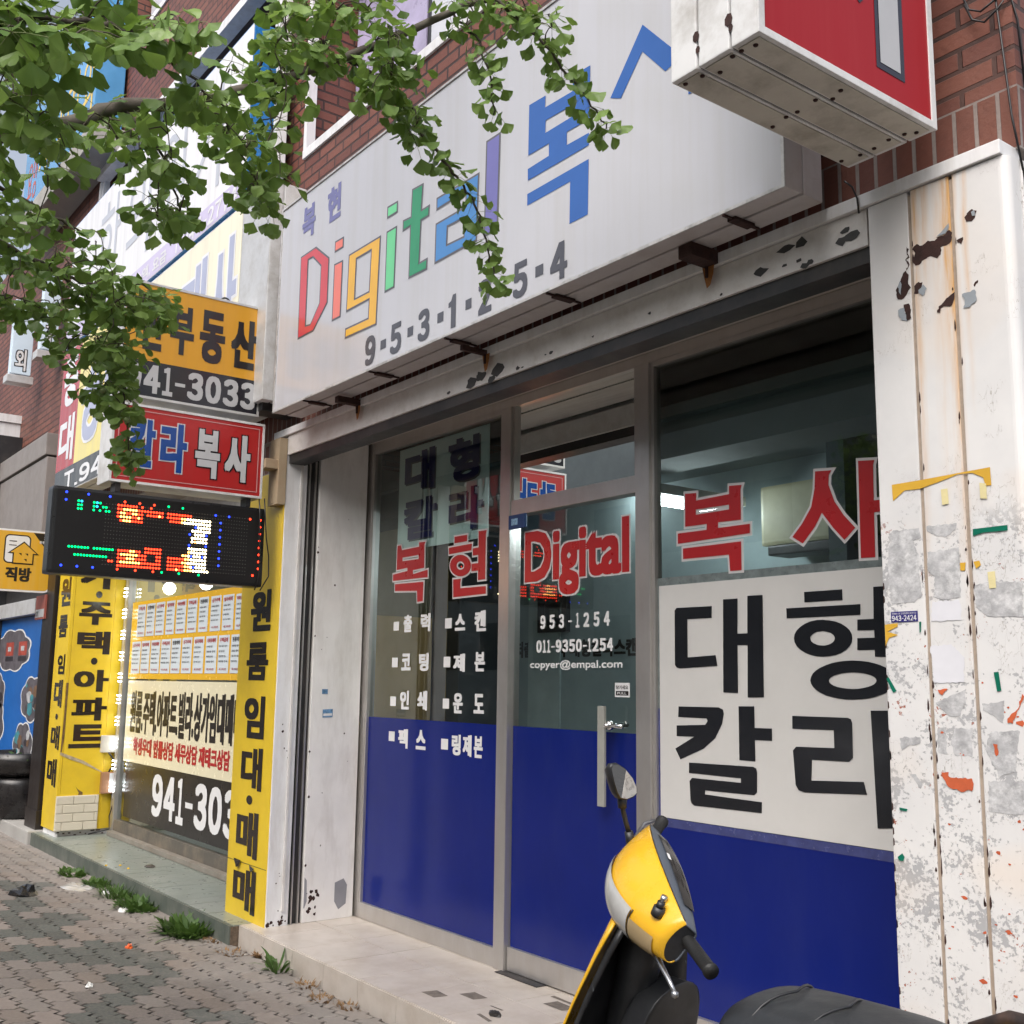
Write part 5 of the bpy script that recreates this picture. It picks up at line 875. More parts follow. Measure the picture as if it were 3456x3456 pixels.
for i, (x0, z0, x1, z1) in enumerate(CARDS):
    row, n = divmod(i, 10); k = (i * 3 + row) % 5; wd, ht = x1 - x0, z1 - z0
    if x1 > -7.0: continue
    lab = '%s listing card from the left in the %s row on the amber window film' % (['first', 'second', 'third', 'fourth', 'fifth', 'sixth', 'seventh', 'eighth', 'ninth', 'tenth'][n], ['upper', 'lower'][row])
    if k not in cards:
        c = MB(); c.box(-.11, .11, -.002, 0, 0, .3); c = c.build('listing_card', M_card)
        h = MB(); put_text(h, heads[k], (-.085, .245, .085, .282), on_y(-.002), .05, .001, 0); h = h.build('heading', M_redink if k != 3 else M_blk, c)
        t_ = MB(); rr = random.Random(k)
        for q in range(5):
            if q < 4: put_text(t_, rr.choice(['산격동 대지', '보증금 월세', '복현동 전세', '대구 북구 상가', '건물 주차 가능']), (-.09, .205 - q * .04, -.09 + rr.uniform(.11, .18), .222 - q * .04), on_y(-.002), .03, .001)
        t_.build('print', M_blk, c); pr = MB(); put_text(pr, '매 2억3천', (-.07, .022, .07, .042), on_y(-.002), .04, .001); pr.build('price', M_redink, c)
        cards[k] = c; o = c
    else:
        o = cards[k].copy(); COL.objects.link(o)
        for ch in list(cards[k].children): q = ch.copy(); COL.objects.link(q); q.parent = o
    o.location = ((x0 + x1) / 2, GLY - .002, z0); o.scale = (wd / .22, 1, ht / .3); tag(o, lab, 'card', 'listing cards on the amber film')
# vertical strip of LED clusters
sp_ = thing('light_strip', 'vertical strip of bright white LED clusters at the window edge', 'light strip', (-10.49, 3.27, .4))
mb = MB(); mb.box(-10.497, -10.489, 3.268, 3.272, .44, 2.5); loc(mb.build('strip_tape', M_alu), sp_)
for i in range(10):
    z = 2.36 - i * (2.36 - .487) / 9.3; m = MB()
    for dz in (-.036, 0, .036):
        for dx in (-.03, .03): m.lathe([(0, -.006), (.0085, -.004), (.0085, .004), (0, .006)], (-10.492 + dx, 3.262, z + dz), 8)
    loc(m.build('led', emit('led_cool', (.9, .96, 1.0), 14)), sp_); m = MB()
    for dz in (-.036, 0, .036): m.box(-10.53, -10.455, 3.266, 3.2675, z + dz - .006, z + dz + .006)
    loc(m.build('led_holder', M_whitevinyl), sp_)
# the lit room
M_cream = mat('cream_wall', (.62, .56, .42), .7, var=.05)
MB().box(-10.62, -6.96, 5.6, 5.65, .1, 2.7).build('back_wall', M_cream, bld); MB().box(-10.66, -10.62, 3.36, 5.6, .1, 2.7).build('inner_side_wall', M_cream, bld)
MB().box(-10.6, -6.96, 3.36, 5.6, .05, .105).build('inner_floor', M_floor, bld); MB().box(-10.6, -6.96, 3.37, 5.6, 2.66, 2.7).build('inner_ceiling', M_cream, bld)
for i, (x, z) in enumerate(((-10.32, 2.41), (-9.38, 2.40), (-8.6, 2.42))):
    t = thing('pendant_lamp', ['round lit bulb hanging nearest the yellow column', 'round lit bulb hanging in the middle of the agent window', 'round lit bulb at the right of the agent window'][i], 'lamp', (x, 3.62, z), 0, 'lit bulbs in the agent window')
    MB().lathe([(0, -.06), (.03, -.052), (.052, -.03), (.06, 0), (.052, .03), (.03, .052), (0, .06)], (0, 0, 0), 16).build('bulb', emit('bulb_white', (1.0, .96, .88), 14), t)
    MB().lathe([(.012, .22), (.02, .2), (.025, .075), (.07, .06), (.072, .052), (.02, .05)], (0, 0, 0), 14).build('lamp_holder', M_dark, t)

# ---- round cornered yellow plate sign at the far left
zs = thing('plate_sign', 'yellow plate sign with a house drawing and a black corner', 'sign', (-11.42, 2.55, 2.37))
k_ = 11.4 / 8.2
def zz(n): b = BPLATE[n]; return (b[0] * k_, 1.55 + (b[1] - 1.55) * k_, b[2] * k_, 1.55 + (b[3] - 1.55) * k_)
y0, z0, y1, z1 = 2.22, 2.375, 2.80, 2.985
def rrect(a, b, c, d, r, n=6): return [(p, q) for cx, cy, s in ((c - r, b + r, -90), (c - r, d - r, 0), (a + r, d - r, 90), (a + r, b + r, 180)) for p, q in [(cx + r * math.cos(R(s + 90 * i / n)), cy + r * math.sin(R(s + 90 * i / n))) for i in range(n + 1)]]
mb = MB(); mb.prism(rrect(y0, z0, y1, z1, .07), lambda u, v, d: (-11.46 + .06 * d, u, v)); loc(mb.build('case', M_whitevinyl), zs)
ZP = on_x(-11.40); mb = MB(); mb.poly(rrect(y0 + .018, z0 + .018, y1 - .018, z1 - .018, .055), lambda u, v: ZP(u, v, .001)); loc(mb.build('face', face_mat('sign_face_amber', (.66, .36, .025), .3, streak=(.6, .45, .2))), zs)
mb = MB(); mb.poly([(2.60, z1 - .02), (y1 - .02, z1 - .02), (y1 - .02, 2.74)], lambda u, v: ZP(u, v, .002)); loc(mb.build('black_corner', M_ink), zs)
a_, h_ = zz('zikcard'), zz('zikhouse')
m1, m2, m3 = MB(), MB(), MB(); s_ = .012
m1.poly(rrect(a_[0] - s_, a_[1] - s_, a_[2] + s_, a_[3] + s_, .045), lambda u, v: ZP(u, v, .002)); m2.poly(rrect(a_[0], a_[1], a_[2], a_[3], .035), lambda u, v: ZP(u, v, .003))
cx = (h_[0] + h_[2]) / 2; hw = (h_[2] - h_[0]) / 2; hz0, hz1 = h_[1], h_[3]
hs = [(cx - hw * .72, hz0), (cx + hw * .72, hz0), (cx + hw * .72, hz0 + .1), (cx + hw, hz0 + .1), (cx, hz1), (cx - hw, hz0 + .1), (cx - hw * .72, hz0 + .1)]
m1.poly(offset_poly(hs, s_), lambda u, v: ZP(u, v, .004)); m3.poly(hs, lambda u, v: ZP(u, v, .0052))
for u, v in ((cx - .03, hz0 + .085), (cx + .03, hz0 + .085), (cx + .02, hz0 + .03)): m1.poly([(u - .014, v + .012), (u + .014, v + .012), (u + .014, v - .012)], lambda a, b: ZP(a, b, .0064))
for v in (.05, .09): put_rect(m1, a_[0] + .03, a_[3] - v - .008, a_[0] + .1, a_[3] - v, ZP, .0045)
t_ = zz('ziktext'); put_text(m1, '직방', t_, ZP, .09, .002)
loc(m1.build('drawing', M_ink), zs); loc(m2.build('drawing_page', M_whitevinyl), zs); loc(m3.build('drawing_house', MATS['sign_face_amber']), zs)
mb = MB(); put_text(mb, '회원', (2.70, 2.90, 2.77, 2.935), ZP, .04, .003); put_text(mb, '중개사무소', (2.66, 2.86, 2.775, 2.89), ZP, .04, .003); loc(mb.build('corner_lettering', M_whitevinyl), zs)
mb = MB(); mb.box(-11.45, -11.41, 2.80, 2.86, 2.5, 2.54).box(-11.45, -11.41, 2.80, 2.86, 2.8, 2.84); loc(mb.build('arm', M_dark), zs)

# ---- dark post, small box, blue banner with cloud pictures, pots
mb = MB(); mb.bbox(-11.50, -11.12, 2.77, 3.05, .125, 2.62, .004).box(-11.52, -11.10, 2.76, 3.06, .126, .30); tag(mb.build('dark_post', mat('dark_brown_post', (.018, .013, .011), .4, var=.3)), 'dark brown post between the blue banner and the yellow column', 'post')
mb = MB(); mb.box(-11.72, -11.36, 2.75, 2.768, 2.12, 2.36, 0).box(-11.70, -11.38, 2.747, 2.7497, 2.14, 2.22, 1); put_text(mb, 'KT', (-11.68, 2.15, -11.58, 2.2), on_y(2.746), .04, .001, 2); tag(mb.build('meter_label', [mat('brick_red_label', (.28, .08, .06), .5), M_alu, M_ink]), 'small red and grey label plate on the dark post', 'label')
nb = thing('neighbour_building', 'brick building at the far left with grey shutter box and white trim', 'building', (0, 0, 0))
MB().box(-26, -11.62, 2.93, 9, 2.75, 7.0).box(-26, -11.62, 2.93, 9, .1, .3).build('wall', M_brick, nb)
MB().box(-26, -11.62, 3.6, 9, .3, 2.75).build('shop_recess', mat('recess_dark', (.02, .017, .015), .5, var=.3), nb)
MB().bbox(-13.75, -11.63, 2.72, 2.93, 2.70, 3.80, .01).bbox(-13.75, -11.63, 2.70, 2.93, 3.82, 4.05, .01).build('shutter_box', mat('taupe_metal', (.24, .215, .20), .5, var=.08, dirt=(.13, .11, .1), dirt_amt=.4, dscale=4), nb)
MB().bbox(-14.7, -13.95, 2.60, 2.93, .2, 4.6, .01).box(-14.72, -13.93, 2.59, 2.93, 4.602, 4.7).build('white_pilaster', M_white, nb)
MB().box(-13.92, -13.78, 2.62, 2.93, .2, 4.4).build('dark_channel', M_dark, nb)
MB().bbox(-26, -11.97, 2.80, 2.93, 2.20, 2.36, .006).build('lintel', M_alu, nb)
MB().box(-26, -12.0, 2.9, 3.0, 2.361, 2.7).build('dark_fascia', mat('dark_slats', (.03, .028, .027), .5), nb)
bb_ = thing('banner', 'blue banner with cloud shaped pictures behind the black pots', 'banner', (-13.3, 2.9, .3))
mb = MB(); mb.box(-17, -11.97, 2.88, 2.90, .28, 2.19); loc(mb.build('banner_sheet', mat('banner_blue', (.012, .12, .42), .35, var=.1, nscale=2)), bb_)
wm, gm = MB(), MB(); pics = {'red': MB(), 'dark': MB(), 'teal': MB(), 'brown': MB(), 'pale': MB()}
def cloud(cx, cz, a, b, n=9, ph=0.):
    def shape(k): return [(cx + (a * k) * math.cos(t) * (1 + .13 * abs(math.sin(n * t / 2 + ph))), cz + (b * k) * math.sin(t) * (1 + .16 * abs(math.sin(n * t / 2 + ph)))) for t in [i * 6.2832 / 72 for i in range(72)]]
    wm.poly(shape(1.07), lambda u, v: (u, 2.878, v)); gm.poly(shape(1.0), lambda u, v: (u, 2.8768, v))
for c in ((-13.15, 1.84, .72, .20, 8, .2), (-12.1, 1.32, .42, .20, 7, 1.), (-13.9, 1.0, .55, .30, 8, 2.), (-12.35, .82, .36, .22, 7, .4), (-13.5, .50, .52, .18, 8, .0), (-13.75, 1.35, .35, .2, 7, .1)): cloud(*c)
for x in (-13.45, -12.85): put_rect(pics['red'], x, 1.78, x + .36, 1.93, on_y(2.8755), 0)
for x in (-13.45, -12.85): put_rect(pics['dark'], x, 1.72, x + .36, 1.77, on_y(2.8755), 0); put_rect(pics['pale'], x + .1, 1.83, x + .25, 1.88, on_y(2.8755), .001)
rr = random.Random(5)
for cx, cz, s in ((-12.1, 1.32, .3), (-13.9, 1.0, .4), (-12.35, .82, .26), (-13.5, .5, .36), (-13.75, 1.35, .25)):
    for _ in range(12):
        k = rr.choice(['dark', 'teal', 'brown', 'pale']); x, z = cx + rr.uniform(-s, s), cz + rr.uniform(-s, s) * .5; r = rr.uniform(.03, .11); n = rr.randint(5, 8); _jit[0] = (_jit[0] + 1) % 9
        jj = _jit[0] * .0002; pics[k].poly([(x + r * rr.uniform(.7, 1.3) * math.cos(6.283 * i / n) * 1.2, z + r * .8 * rr.uniform(.7, 1.3) * math.sin(6.283 * i / n)) for i in range(n)], lambda u, v: (u, 2.8755 - jj, v))
loc(wm.build('cloud_outline', M_whitevinyl), bb_); loc(gm.build('cloud_picture', mat('cloud_grey', (.10, .09, .10), .5, var=.5, nscale=7)), bb_)
for k, c in (('red', (.35, .06, .04)), ('dark', (.03, .025, .03)), ('teal', (.05, .22, .26)), ('brown', (.16, .09, .05)), ('pale', (.42, .42, .43))): loc(pics[k].build('picture_' + k, mat('print_' + k, c, .5, var=.3, nscale=14)), bb_)
M_pot = mat('black_pot', (.016, .015, .016), .28, var=.3, dirt=(.10, .09, .08), dirt_amt=.25)
mb = MB(); mb.lathe([(.20, 0), (.235, .02), (.30, .18), (.32, .34), (.30, .40), (.285, .41), (.0, .40)], (-12.2, 2.86, .125), 28); tag(mb.build('plant_pot', M_pot), 'tall black pot standing on the concrete step below the wide pot', 'pot')
pt = thing('potted_plant', 'leafy green plant in a wide black pot stacked on the tall pot', 'potted plant', (-12.2, 2.86, .536))
MB().lathe([(.24, 0), (.36, .06), (.42, .15), (.40, .24), (.37, .25), (.36, .20), (0, .19)], (0, 0, 0), 28).build('pot', M_pot, pt)
# ---- pale blue projecting signs and the high blue banner on the brick wall
for i, (y0, y1, z0, z1, x, ch) in enumerate(((2.565, 2.785, 4.975, 5.85, -13.0, '외'), (2.685, 2.86, 5.09, 5.95, -12.2, '과'))):
    t = thing('projecting_sign', ['pale blue projecting sign with white brush letter, lower of the far pair', 'pale blue projecting sign partly behind leaves, higher of the far pair'][i], 'sign', (x, (y0 + y1) / 2, z0))
    loc(MB().bbox(x - .12, x, y0, y1, z0, z1, .006).build('panel', mat('pale_blue_face', (.62, .74, .84), .2, var=.15, nscale=1.5)), t)
    loc(MB().bbox(x - .16, x + .03, y0 - .035, y1 + .03, z0 - .11, z0 - .022, .008).build('lamp_box', M_alu), t)
    m = MB(); put_text(m, ch, (y0 + .045, z0 + .04, y1 - .06, z0 + .29), on_x(x), .05, .002, 0, .01); loc(m.build('lettering_outline', M_ink), t)
    m = MB(); put_text(m, ch, (y0 + .045, z0 + .04, y1 - .06, z0 + .29), on_x(x), .05, .004); loc(m.build('lettering', M_whitevinyl), t)
hb = thing('high_banner', 'sky blue banner with yellow brush lettering high on the brick wall', 'banner', (-11.8, 2.6, 6.95))
mb = MB(); mb.bbox(-13.4, -10.5, 2.62, 2.9, 6.98, 8.4, .01); loc(mb.build('panel', mat('sky_blue_panel', (.10, .33, .62), .2, var=.25, nscale=1.0)), hb)
mb = MB(); mb.bbox(-13.45, -10.45, 2.60, 2.93, 6.74, 6.97, .01); loc(mb.build('ledge', M_mortargrey), hb)
mb = MB()
for ch, x in (('가', -12.7), ('의', -12.1), ('려', -11.55), ('외', -11.0)): put_text(mb, ch, (x, 7.15, x + .42, 7.85), on_y(2.62), .02, .002)
loc(mb.build('lettering', mat('brush_yellow', (.72, .52, .10), .4)), hb)
mb = MB(); put_text(mb, '요양', (-13.2, 7.05, -12.75, 7.6), on_y(2.62), .02, .002); loc(mb.build('lettering', mat('brush_red', (.5, .1, .06), .4)), hb)

# ---- posters and things inside the copy shop
b_ = B['poster']; po = thing('window_poster', 'pale blue poster with navy Korean letters inside the left shop window', 'poster', ((b_[0] + b_[2]) / 2, 3.52, b_[1]))
yq = GY + .012
mb = MB(); mb.box(b_[0], b_[2], yq, yq + .002, b_[1], b_[3]); loc(mb.build('sheet', mat('pale_blue_paper', (.74, .88, .88), .6, var=.05)), po)
mb, m2 = MB(), MB()
for k in '대형칼라': q = B[k]; put_text(mb, k, q, on_y(yq), .10, .003); put_text(m2, k, (q[0] + .012, q[1] - .01, q[2] + .012, q[3] - .01), on_y(yq), .10, .001)
loc(mb.build('lettering', mat('navy_print', (.02, .024, .15), .5)), po); loc(m2.build('lettering_shadow', mat('grey_print', (.12, .15, .17), .5)), po)
wp = thing('wall_poster', 'white panel with big black Korean letters on the right shop window', 'poster', (-2.6, 3.46, .983))
mb = MB(); mb.box(-3.503, -1.69, GY - .0062, GY - .0032, .984, 1.994); loc(mb.build('panel', mat('poster_panel', (.62, .61, .59), .22, var=.03, rvar=.04)), wp)
mb = MB()
for k in ('p_dae', 'p_hyeong', 'p_kal', 'p_ra'): put_polys(mb, P[k], on_y(GY - .0062), .002)
loc(mb.build('lettering', mat('gloss_black', (.012, .013, .016), .16, var=.1, spec=.6)), wp)
m = MB(); put_text(m, '흑백레이저출력·복사·대형칼라스캔·출력', (-6.72, 1.73, -4.75, 1.85), on_y(4.75), .08, .003); tag(m.build('wall_lettering', M_ink), 'line of black Korean letters on the inner back wall behind the door', 'lettering')
q = BROOM['frame']; pf = thing('picture_frame', 'black framed picture hanging on the inner wall behind the glass door', 'picture', ((q[0] + q[2]) / 2, 4.74, (q[1] + q[3]) / 2)); s_ = 4.72 / 4.6
x0, z0, x1, z1 = q[0] * s_, 1.55 + (q[1] - 1.55) * s_, q[2] * s_, 1.55 + (q[3] - 1.55) * s_; fw = .055; mb = MB()
for a in ((x0, x1, z0, z0 + fw), (x0, x1, z1 - fw, z1), (x0, x0 + fw, z0 + fw, z1 - fw), (x1 - fw, x1, z0 + fw, z1 - fw)): mb.box(a[0], a[1], 4.715, 4.748, a[2], a[3])
loc(mb.build('frame', M_black), pf); loc(MB().box(x0 + fw, x1 - fw, 4.735, 4.745, z0 + fw, z1 - fw).build('mount', mat('pale_mount', (.3, .38, .38), .6)), pf); loc(MB().box(x0 + .11, x1 - .11, 4.732, 4.7345, z0 + .10, z1 - .10).build('picture', mat('picture_olive', (.09, .10, .06), .5, var=.6, nscale=14)), pf)
q = BROOM['ac']; ac = thing('air_conditioner', 'khaki air conditioner under the ceiling behind the right window', 'air conditioner', (-3.3, 4.5, 2.25))
loc(MB().bbox(-3.74, -2.55, 4.45, 4.74, 2.28, 2.60, .02).build('body', mat('khaki_case', (.42, .39, .25), .5)), ac); loc(MB().bbox(-3.68, -2.6, 4.43, 4.6, 2.225, 2.277, .01).build('outlet', M_dark), ac)
tl = thing('tube_lamp', 'lit fluorescent tube on the ceiling of the copy shop', 'lamp', (-4.0, 4.2, 2.5))
loc(MB().bbox(-4.07, -3.93, 3.86, 4.56, 2.53, 2.585, .01).build('fitting', M_white), tl); loc(MB().tube([(-4.0, 3.88, 2.505), (-4.0, 4.54, 2.505)], .024, 12).build('tube', emit('tube_white', (.86, .95, 1.0), 26)), tl)
dl = thing('ceiling_lamp', 'small round ceiling lamp behind the top of the glass door', 'lamp', (-4.95, 4.6, 2.78)); loc(MB().lathe([(.07, .015), (.07, -.005), (.05, -.02), (0, -.024)], (-4.95, 4.6, 2.782), 16).build('diffuser', emit('dim_lamp', (.9, .96, 1.0), 22)), dl)
# ================================================================ yellow scooter parked before the door, leaning on its side stand, bars turned left
sc = thing('motor_scooter', 'yellow and black scooter parked before the copy shop, bars turned to the street', 'scooter', (-1.95, 2.1, 0))
M_sy = mat('scooter_yellow', (0.66, 0.37, 0.018), .28, var=.05, spec=.5, coat=.25, dirt=(.48, .30, .06), dirt_amt=.25, dscale=9)
M_sb = mat('scooter_black', (.014, .015, .017), .42, var=.3, dirt=(.10, .10, .11), dirt_amt=.22, dscale=11)
M_sg = mat('scooter_grey', (.085, .10, .125), .5, var=.1, dirt=(.05, .05, .055), dirt_amt=.4, dscale=16)
M_rub = mat('scooter_rubber', (.011, .011, .011), .5, var=.3, bump=.3, bscale=200)
M_seat = mat('scooter_seat', (.022, .024, .027), .42, var=.2, bump=1.0, bscale=7, dirt=(.10, .10, .10), dirt_amt=.2, dscale=14)
M_chr = mat('scooter_metal', (.42, .43, .45), .3, .9, var=.1)
M_gla = mat('scooter_gauge', (.025, .022, .022), .12, var=.3)
M_len = mat('scooter_lens', (.40, .40, .39), .12, spec=.6, var=.12, nscale=20); M_amb = mat('scooter_amber', (.36, .27, .15), .2, var=.08, nscale=20)
A5 = R(5)
def W(f, l, u): return Vector((-2.1 - f, 2.14 - l * math.cos(A5) - u * math.sin(A5), u * math.cos(A5) - l * math.sin(A5)))
def S(name, mb, m, par=None, sub=0, thick=0.0):
    o = loc(mb.build(name, m), sc) if par is None else mb.build(name, m)
    if par is not None: o.parent = par
    if thick: k = o.modifiers.new('t', 'SOLIDIFY'); k.thickness = thick
    if sub: k = o.modifiers.new('s', 'SUBSURF'); k.levels = k.render_levels = sub
    return o
# ---- handlebar head
HB = Vector((-.779, .503, .377)).normalized(); HF = Vector((-.542, -.84, 0)).normalized(); HU = HB.cross(HF).normalized(); HC = Vector((-2.085, 2.085, 1.035))
tau = R(14); F2 = HF * math.cos(tau) + HU * math.sin(tau); U2 = HU * math.cos(tau) - HF * math.sin(tau)
PR = [(-.022, .050), (.040, .078), (.062, .074), (.112, .034), (.148, -.03), (.128, -.094), (.07, -.114), (.015, -.084), (-.014, -.008)]
def cr(p, s):
    n = len(p); i = int(math.floor(s)) % n; t = s - math.floor(s); a, b, c, d = (Vector(p[(i + k) % n]) for k in (-1, 0, 1, 2))
    return .5 * ((2 * b) + (c - a) * t + (2 * a - 5 * b + 4 * c - d) * t * t + (3 * b - a - 3 * c + d) * t ** 3)
def kk(t): x = abs(t) / .245; return max(.22, 1 - .74 * x ** 1.9)
def HP(t, s, o=0.0):
    p = cr(PR, s); q = cr(PR, s + .05) - cr(PR, s - .05); nrm = Vector((q.y, -q.x)) * -1
    if nrm.length > 0: nrm.normalize()
    if nrm.dot(p - Vector((.02, -.02))) < 0: nrm = -nrm
    p = Vector((p.x * (kk(t) if p.x > 0 else .45 + .55 * kk(t)), p.y * (.35 + .65 * kk(t)))) + nrm * o
    return HC + HB * t + F2 * p.x + U2 * p.y
def patch(t0, t1, s0, s1, o=0.0, nt=20, ns=14):
    mb = MB(); mb.loft([[HP(t0 + (t1 - t0) * i / nt, s0 + (s1 - s0) * j / ns, o) for j in range(ns + 1)] for i in range(nt + 1)], 0, False, True, False); return mb
S('cowl', patch(-.232, .238, 1.55, 6.6), M_sy, thick=.004)
dash = S('dash_cover', patch(-.235, .24, 6.6, 10.55), M_sg, thick=.004)
ins = S('instrument_panel', patch(-.17, .16, -.12, .70, .004), M_gla, dash); ins.parent = dash; ins.matrix_parent_inverse = dash.matrix_parent_inverse.copy() @ Matrix.Identity(4)
ins.parent = sc; ins.matrix_parent_inverse = Matrix.Translation(sc.location).inverted()
S('headlight', patch(-.125, .125, 3.75, 5.7, .006), M_len); S('indicator', patch(-.205, -.130, 4.1, 5.75, .0045), M_amb); S('indicator', patch(.130, .205, 4.1, 5.75, .0045), M_amb)
for tt in (-.231, .237): S('end_cap', MB().add([HP(tt, s * .5, -.002) for s in range(18)], [tuple(range(18))]), M_sb)
S('gauge_mark', MB().add([HP(.0, .62, .0055), HP(.03, .62, .0055), HP(.03, .74, .0055), HP(.0, .74, .0055)], [(0, 1, 2, 3)]), M_whitevinyl)
gn0, gn1 = Vector((-1.924, 1.979, .956)), Vector((-1.786, 1.922, .911)); gf0, gf1 = Vector((-2.269, 2.202, 1.123)), Vector((-2.309, 2.289, 1.164))
for a, b in ((gn0, gn1), (gf0, gf1)):
    d = (b - a).normalized()
    S('grip', MB().tube([a - d * .05, a - d * .004, a, a + d * .006, b - d * .012, b - d * .008, b], [.02, .02, .019, .0165, .0165, .019, .019], 16), M_rub)
    S('switch_housing', MB().tube([a - d * .085, a - d * .06, a - d * .025, a - d * .008], [.030, .040, .038, .026], 16), M_sb)
S('brake_lever', MB().tube([(-2.03, 1.99, .905), (-2.015, 1.975, .895), (-1.985, 1.962, .877), (-1.95, 1.952, .853), (-1.925, 1.945, .832)], [.009, .009, .007, .006, .005], 10).lathe([(0, -.010), (.009, -.005), (.009, .005), (0, .010)], (-1.924, 1.944, .829), 10), M_chr)
S('brake_lever', MB().tube([gf0 + Vector((-.03, -.05, .0)), gf0 + Vector((-.05, -.02, -.01)), gf1 + Vector((-.045, -.03, -.01)), gf1 + Vector((-.03, 0, 0))], [.008, .007, .006, .005], 10), M_chr)
bp = HP(-.175, 3.0, .004); S('mirror_socket', MB().tube([bp - U2 * .01, bp + U2 * .012], [.017, .015], 12).tube([bp + U2 * .012, bp + U2 * .026], .010, 10), M_sb)
S('mirror_stem', MB().tube([(-2.264, 2.124, 1.112), (-2.264, 2.115, 1.152)], [.013, .012], 12).tube([(-2.264, 2.115, 1.15), (-2.266, 2.105, 1.18), (-2.258, 2.088, 1.212), (-2.252, 2.08, 1.235)], [.007] * 4, 10).tube([(-2.254, 2.082, 1.218), (-2.250, 2.078, 1.252)], [.012, .014], 12), M_sb)
mc = Vector((-2.236, 2.066, 1.289)); ca, cu = Vector((.602, .799, 0)).normalized(), Vector((0, 0, 1)); cfw = Vector((-.79, .592, 0)).normalized()
ma = ca * math.cos(R(38)) + cfw * math.sin(R(38)); mn = ma.cross(cu) ; mn = mn if mn.dot(cfw) < 0 else -mn
mu = (cu + mn * .12).normalized(); K = .000808
o2 = [((x - 2100) * K / .80, -(y - 2640) * K) for x, y in ((2046, 2590), (2052, 2577), (2070, 2576), (2100, 2594), (2132, 2628), (2151, 2662), (2153, 2682), (2140, 2693), (2115, 2700), (2090, 2694), (2076, 2672), (2060, 2634))]
rr_ = []
for k, dz in ((1.0, .006), (1.03, .0), (1.0, -.012), (.8, -.028), (.45, -.038)): rr_.append([mc + ma * (p[0] * k) + mu * (p[1] * k) + mn * dz for p in o2])
S('mirror_shell', MB().loft(rr_), M_sb); S('mirror_glass', MB().add([mc + ma * (p[0] * .94) + mu * (p[1] * .94) + mn * .0075 for p in o2], [tuple(range(12))]), mat('mirror_silver', (.55, .56, .56), .03, 1.0, var=.02))
# ---- leg shield: black inner face, yellow outer panel, fork, front wheel and fender
def shield(o, wk, z0=.30, z1=.97, n=16, m=14):
    rows = []
    for i in range(n + 1):
        u = z0 + (z1 - z0) * i / n; f0 = .06 + (.97 - u) * .40 + .04 * math.sin((u - .3) * 4.0); hw = (.165 + .06 * math.sin(min(1, (u - .3) / .55) * math.pi)) * wk * (1 if u < .86 else 1 - (u - .86) * 2.4)
        rows.append([W(f0 - .085 * (abs(t) ** 2.2) + o, hw * t, u) for t in [-1 + 2 * j / m for j in range(m + 1)]])
    return MB().loft(rows, 0, False, True, False)
S('front_panel', shield(.035, 1.0), M_sy, thick=.006); leg = S('leg_shield', shield(0.0, .985), M_sb, thick=.012)
S('glove_box', MB().loft([[W(-.02 + (.9 - u) * .40 - d, l, u) for u, l in ((.44, -.15), (.72, -.155), (.80, -.10), (.80, .0), (.74, .08), (.44, .09))] for d in (-.03, -.028, .03, .052, .054)], 0, True, True), M_sb, sub=2)
ky = W(-.02 + .28 * .40 - .066, -.075, .735); kd = Vector((1, 0, .15)).normalized(); S('ignition_lock', MB().tube([ky - kd * .02, ky + kd * .006, ky + kd * .008], [.02, .02, .017], 16).tube([ky + kd * .006, ky + kd * .0095], .008, 10), M_chr)
S('steering_neck', MB().tube([W(.02, 0, 1.0), W(.08, 0, .82), W(.20, 0, .55), W(.27, 0, .42)], [.07, .055, .045, .04], 14), M_sb)
ax = W(.40, .03, .0); wc = Vector((ax.x, ax.y, .225)); wd = Vector((-.80, -.60, 0))
ws = Vector((wd.y, -wd.x, 0)).normalized()
def wheel(nm, c, fwd, side):
    ty = MB(); n = 36
    ty.loft([[c + (fwd * math.cos(a) + Vector((0, 0, 1)) * math.sin(a)) * r + side * s for r, s in ((.14, -.04), (.175, -.05), (.21, -.042), (.222, 0), (.21, .042), (.175, .05), (.14, .04), (.135, 0))] for a in [6.2832 * i / n for i in range(n + 1)]], 0, False)
    t = S(nm, ty, M_rub); rm = MB(); rm.loft([[c + (fwd * math.cos(a) + Vector((0, 0, 1)) * math.sin(a)) * r + side * s for r, s in ((.142, -.035), (.10, -.02), (.03, -.03), (.03, .03), (.10, .02), (.142, .035))] for a in [6.2832 * i / n for i in range(n + 1)]], 0, False)
    S('rim', rm, M_chr)
wheel('front_wheel', wc, wd, ws); S('fork', MB().tube([W(.25, .06, .5), wc + ws * .07], .02, 10).tube([W(.25, -.06, .5), wc - ws * .07], .02, 10), M_chr)
S('fender', MB().loft([[wc + (wd * math.cos(a) + Vector((0, 0, 1)) * math.sin(a)) * (.25 - .02 * abs(t)) + ws * (.075 * t) for t in (-1, -.6, 0, .6, 1)] for a in [R(x) for x in range(15, 150, 9)]], 0, False, True, False), M_sy, thick=.005)
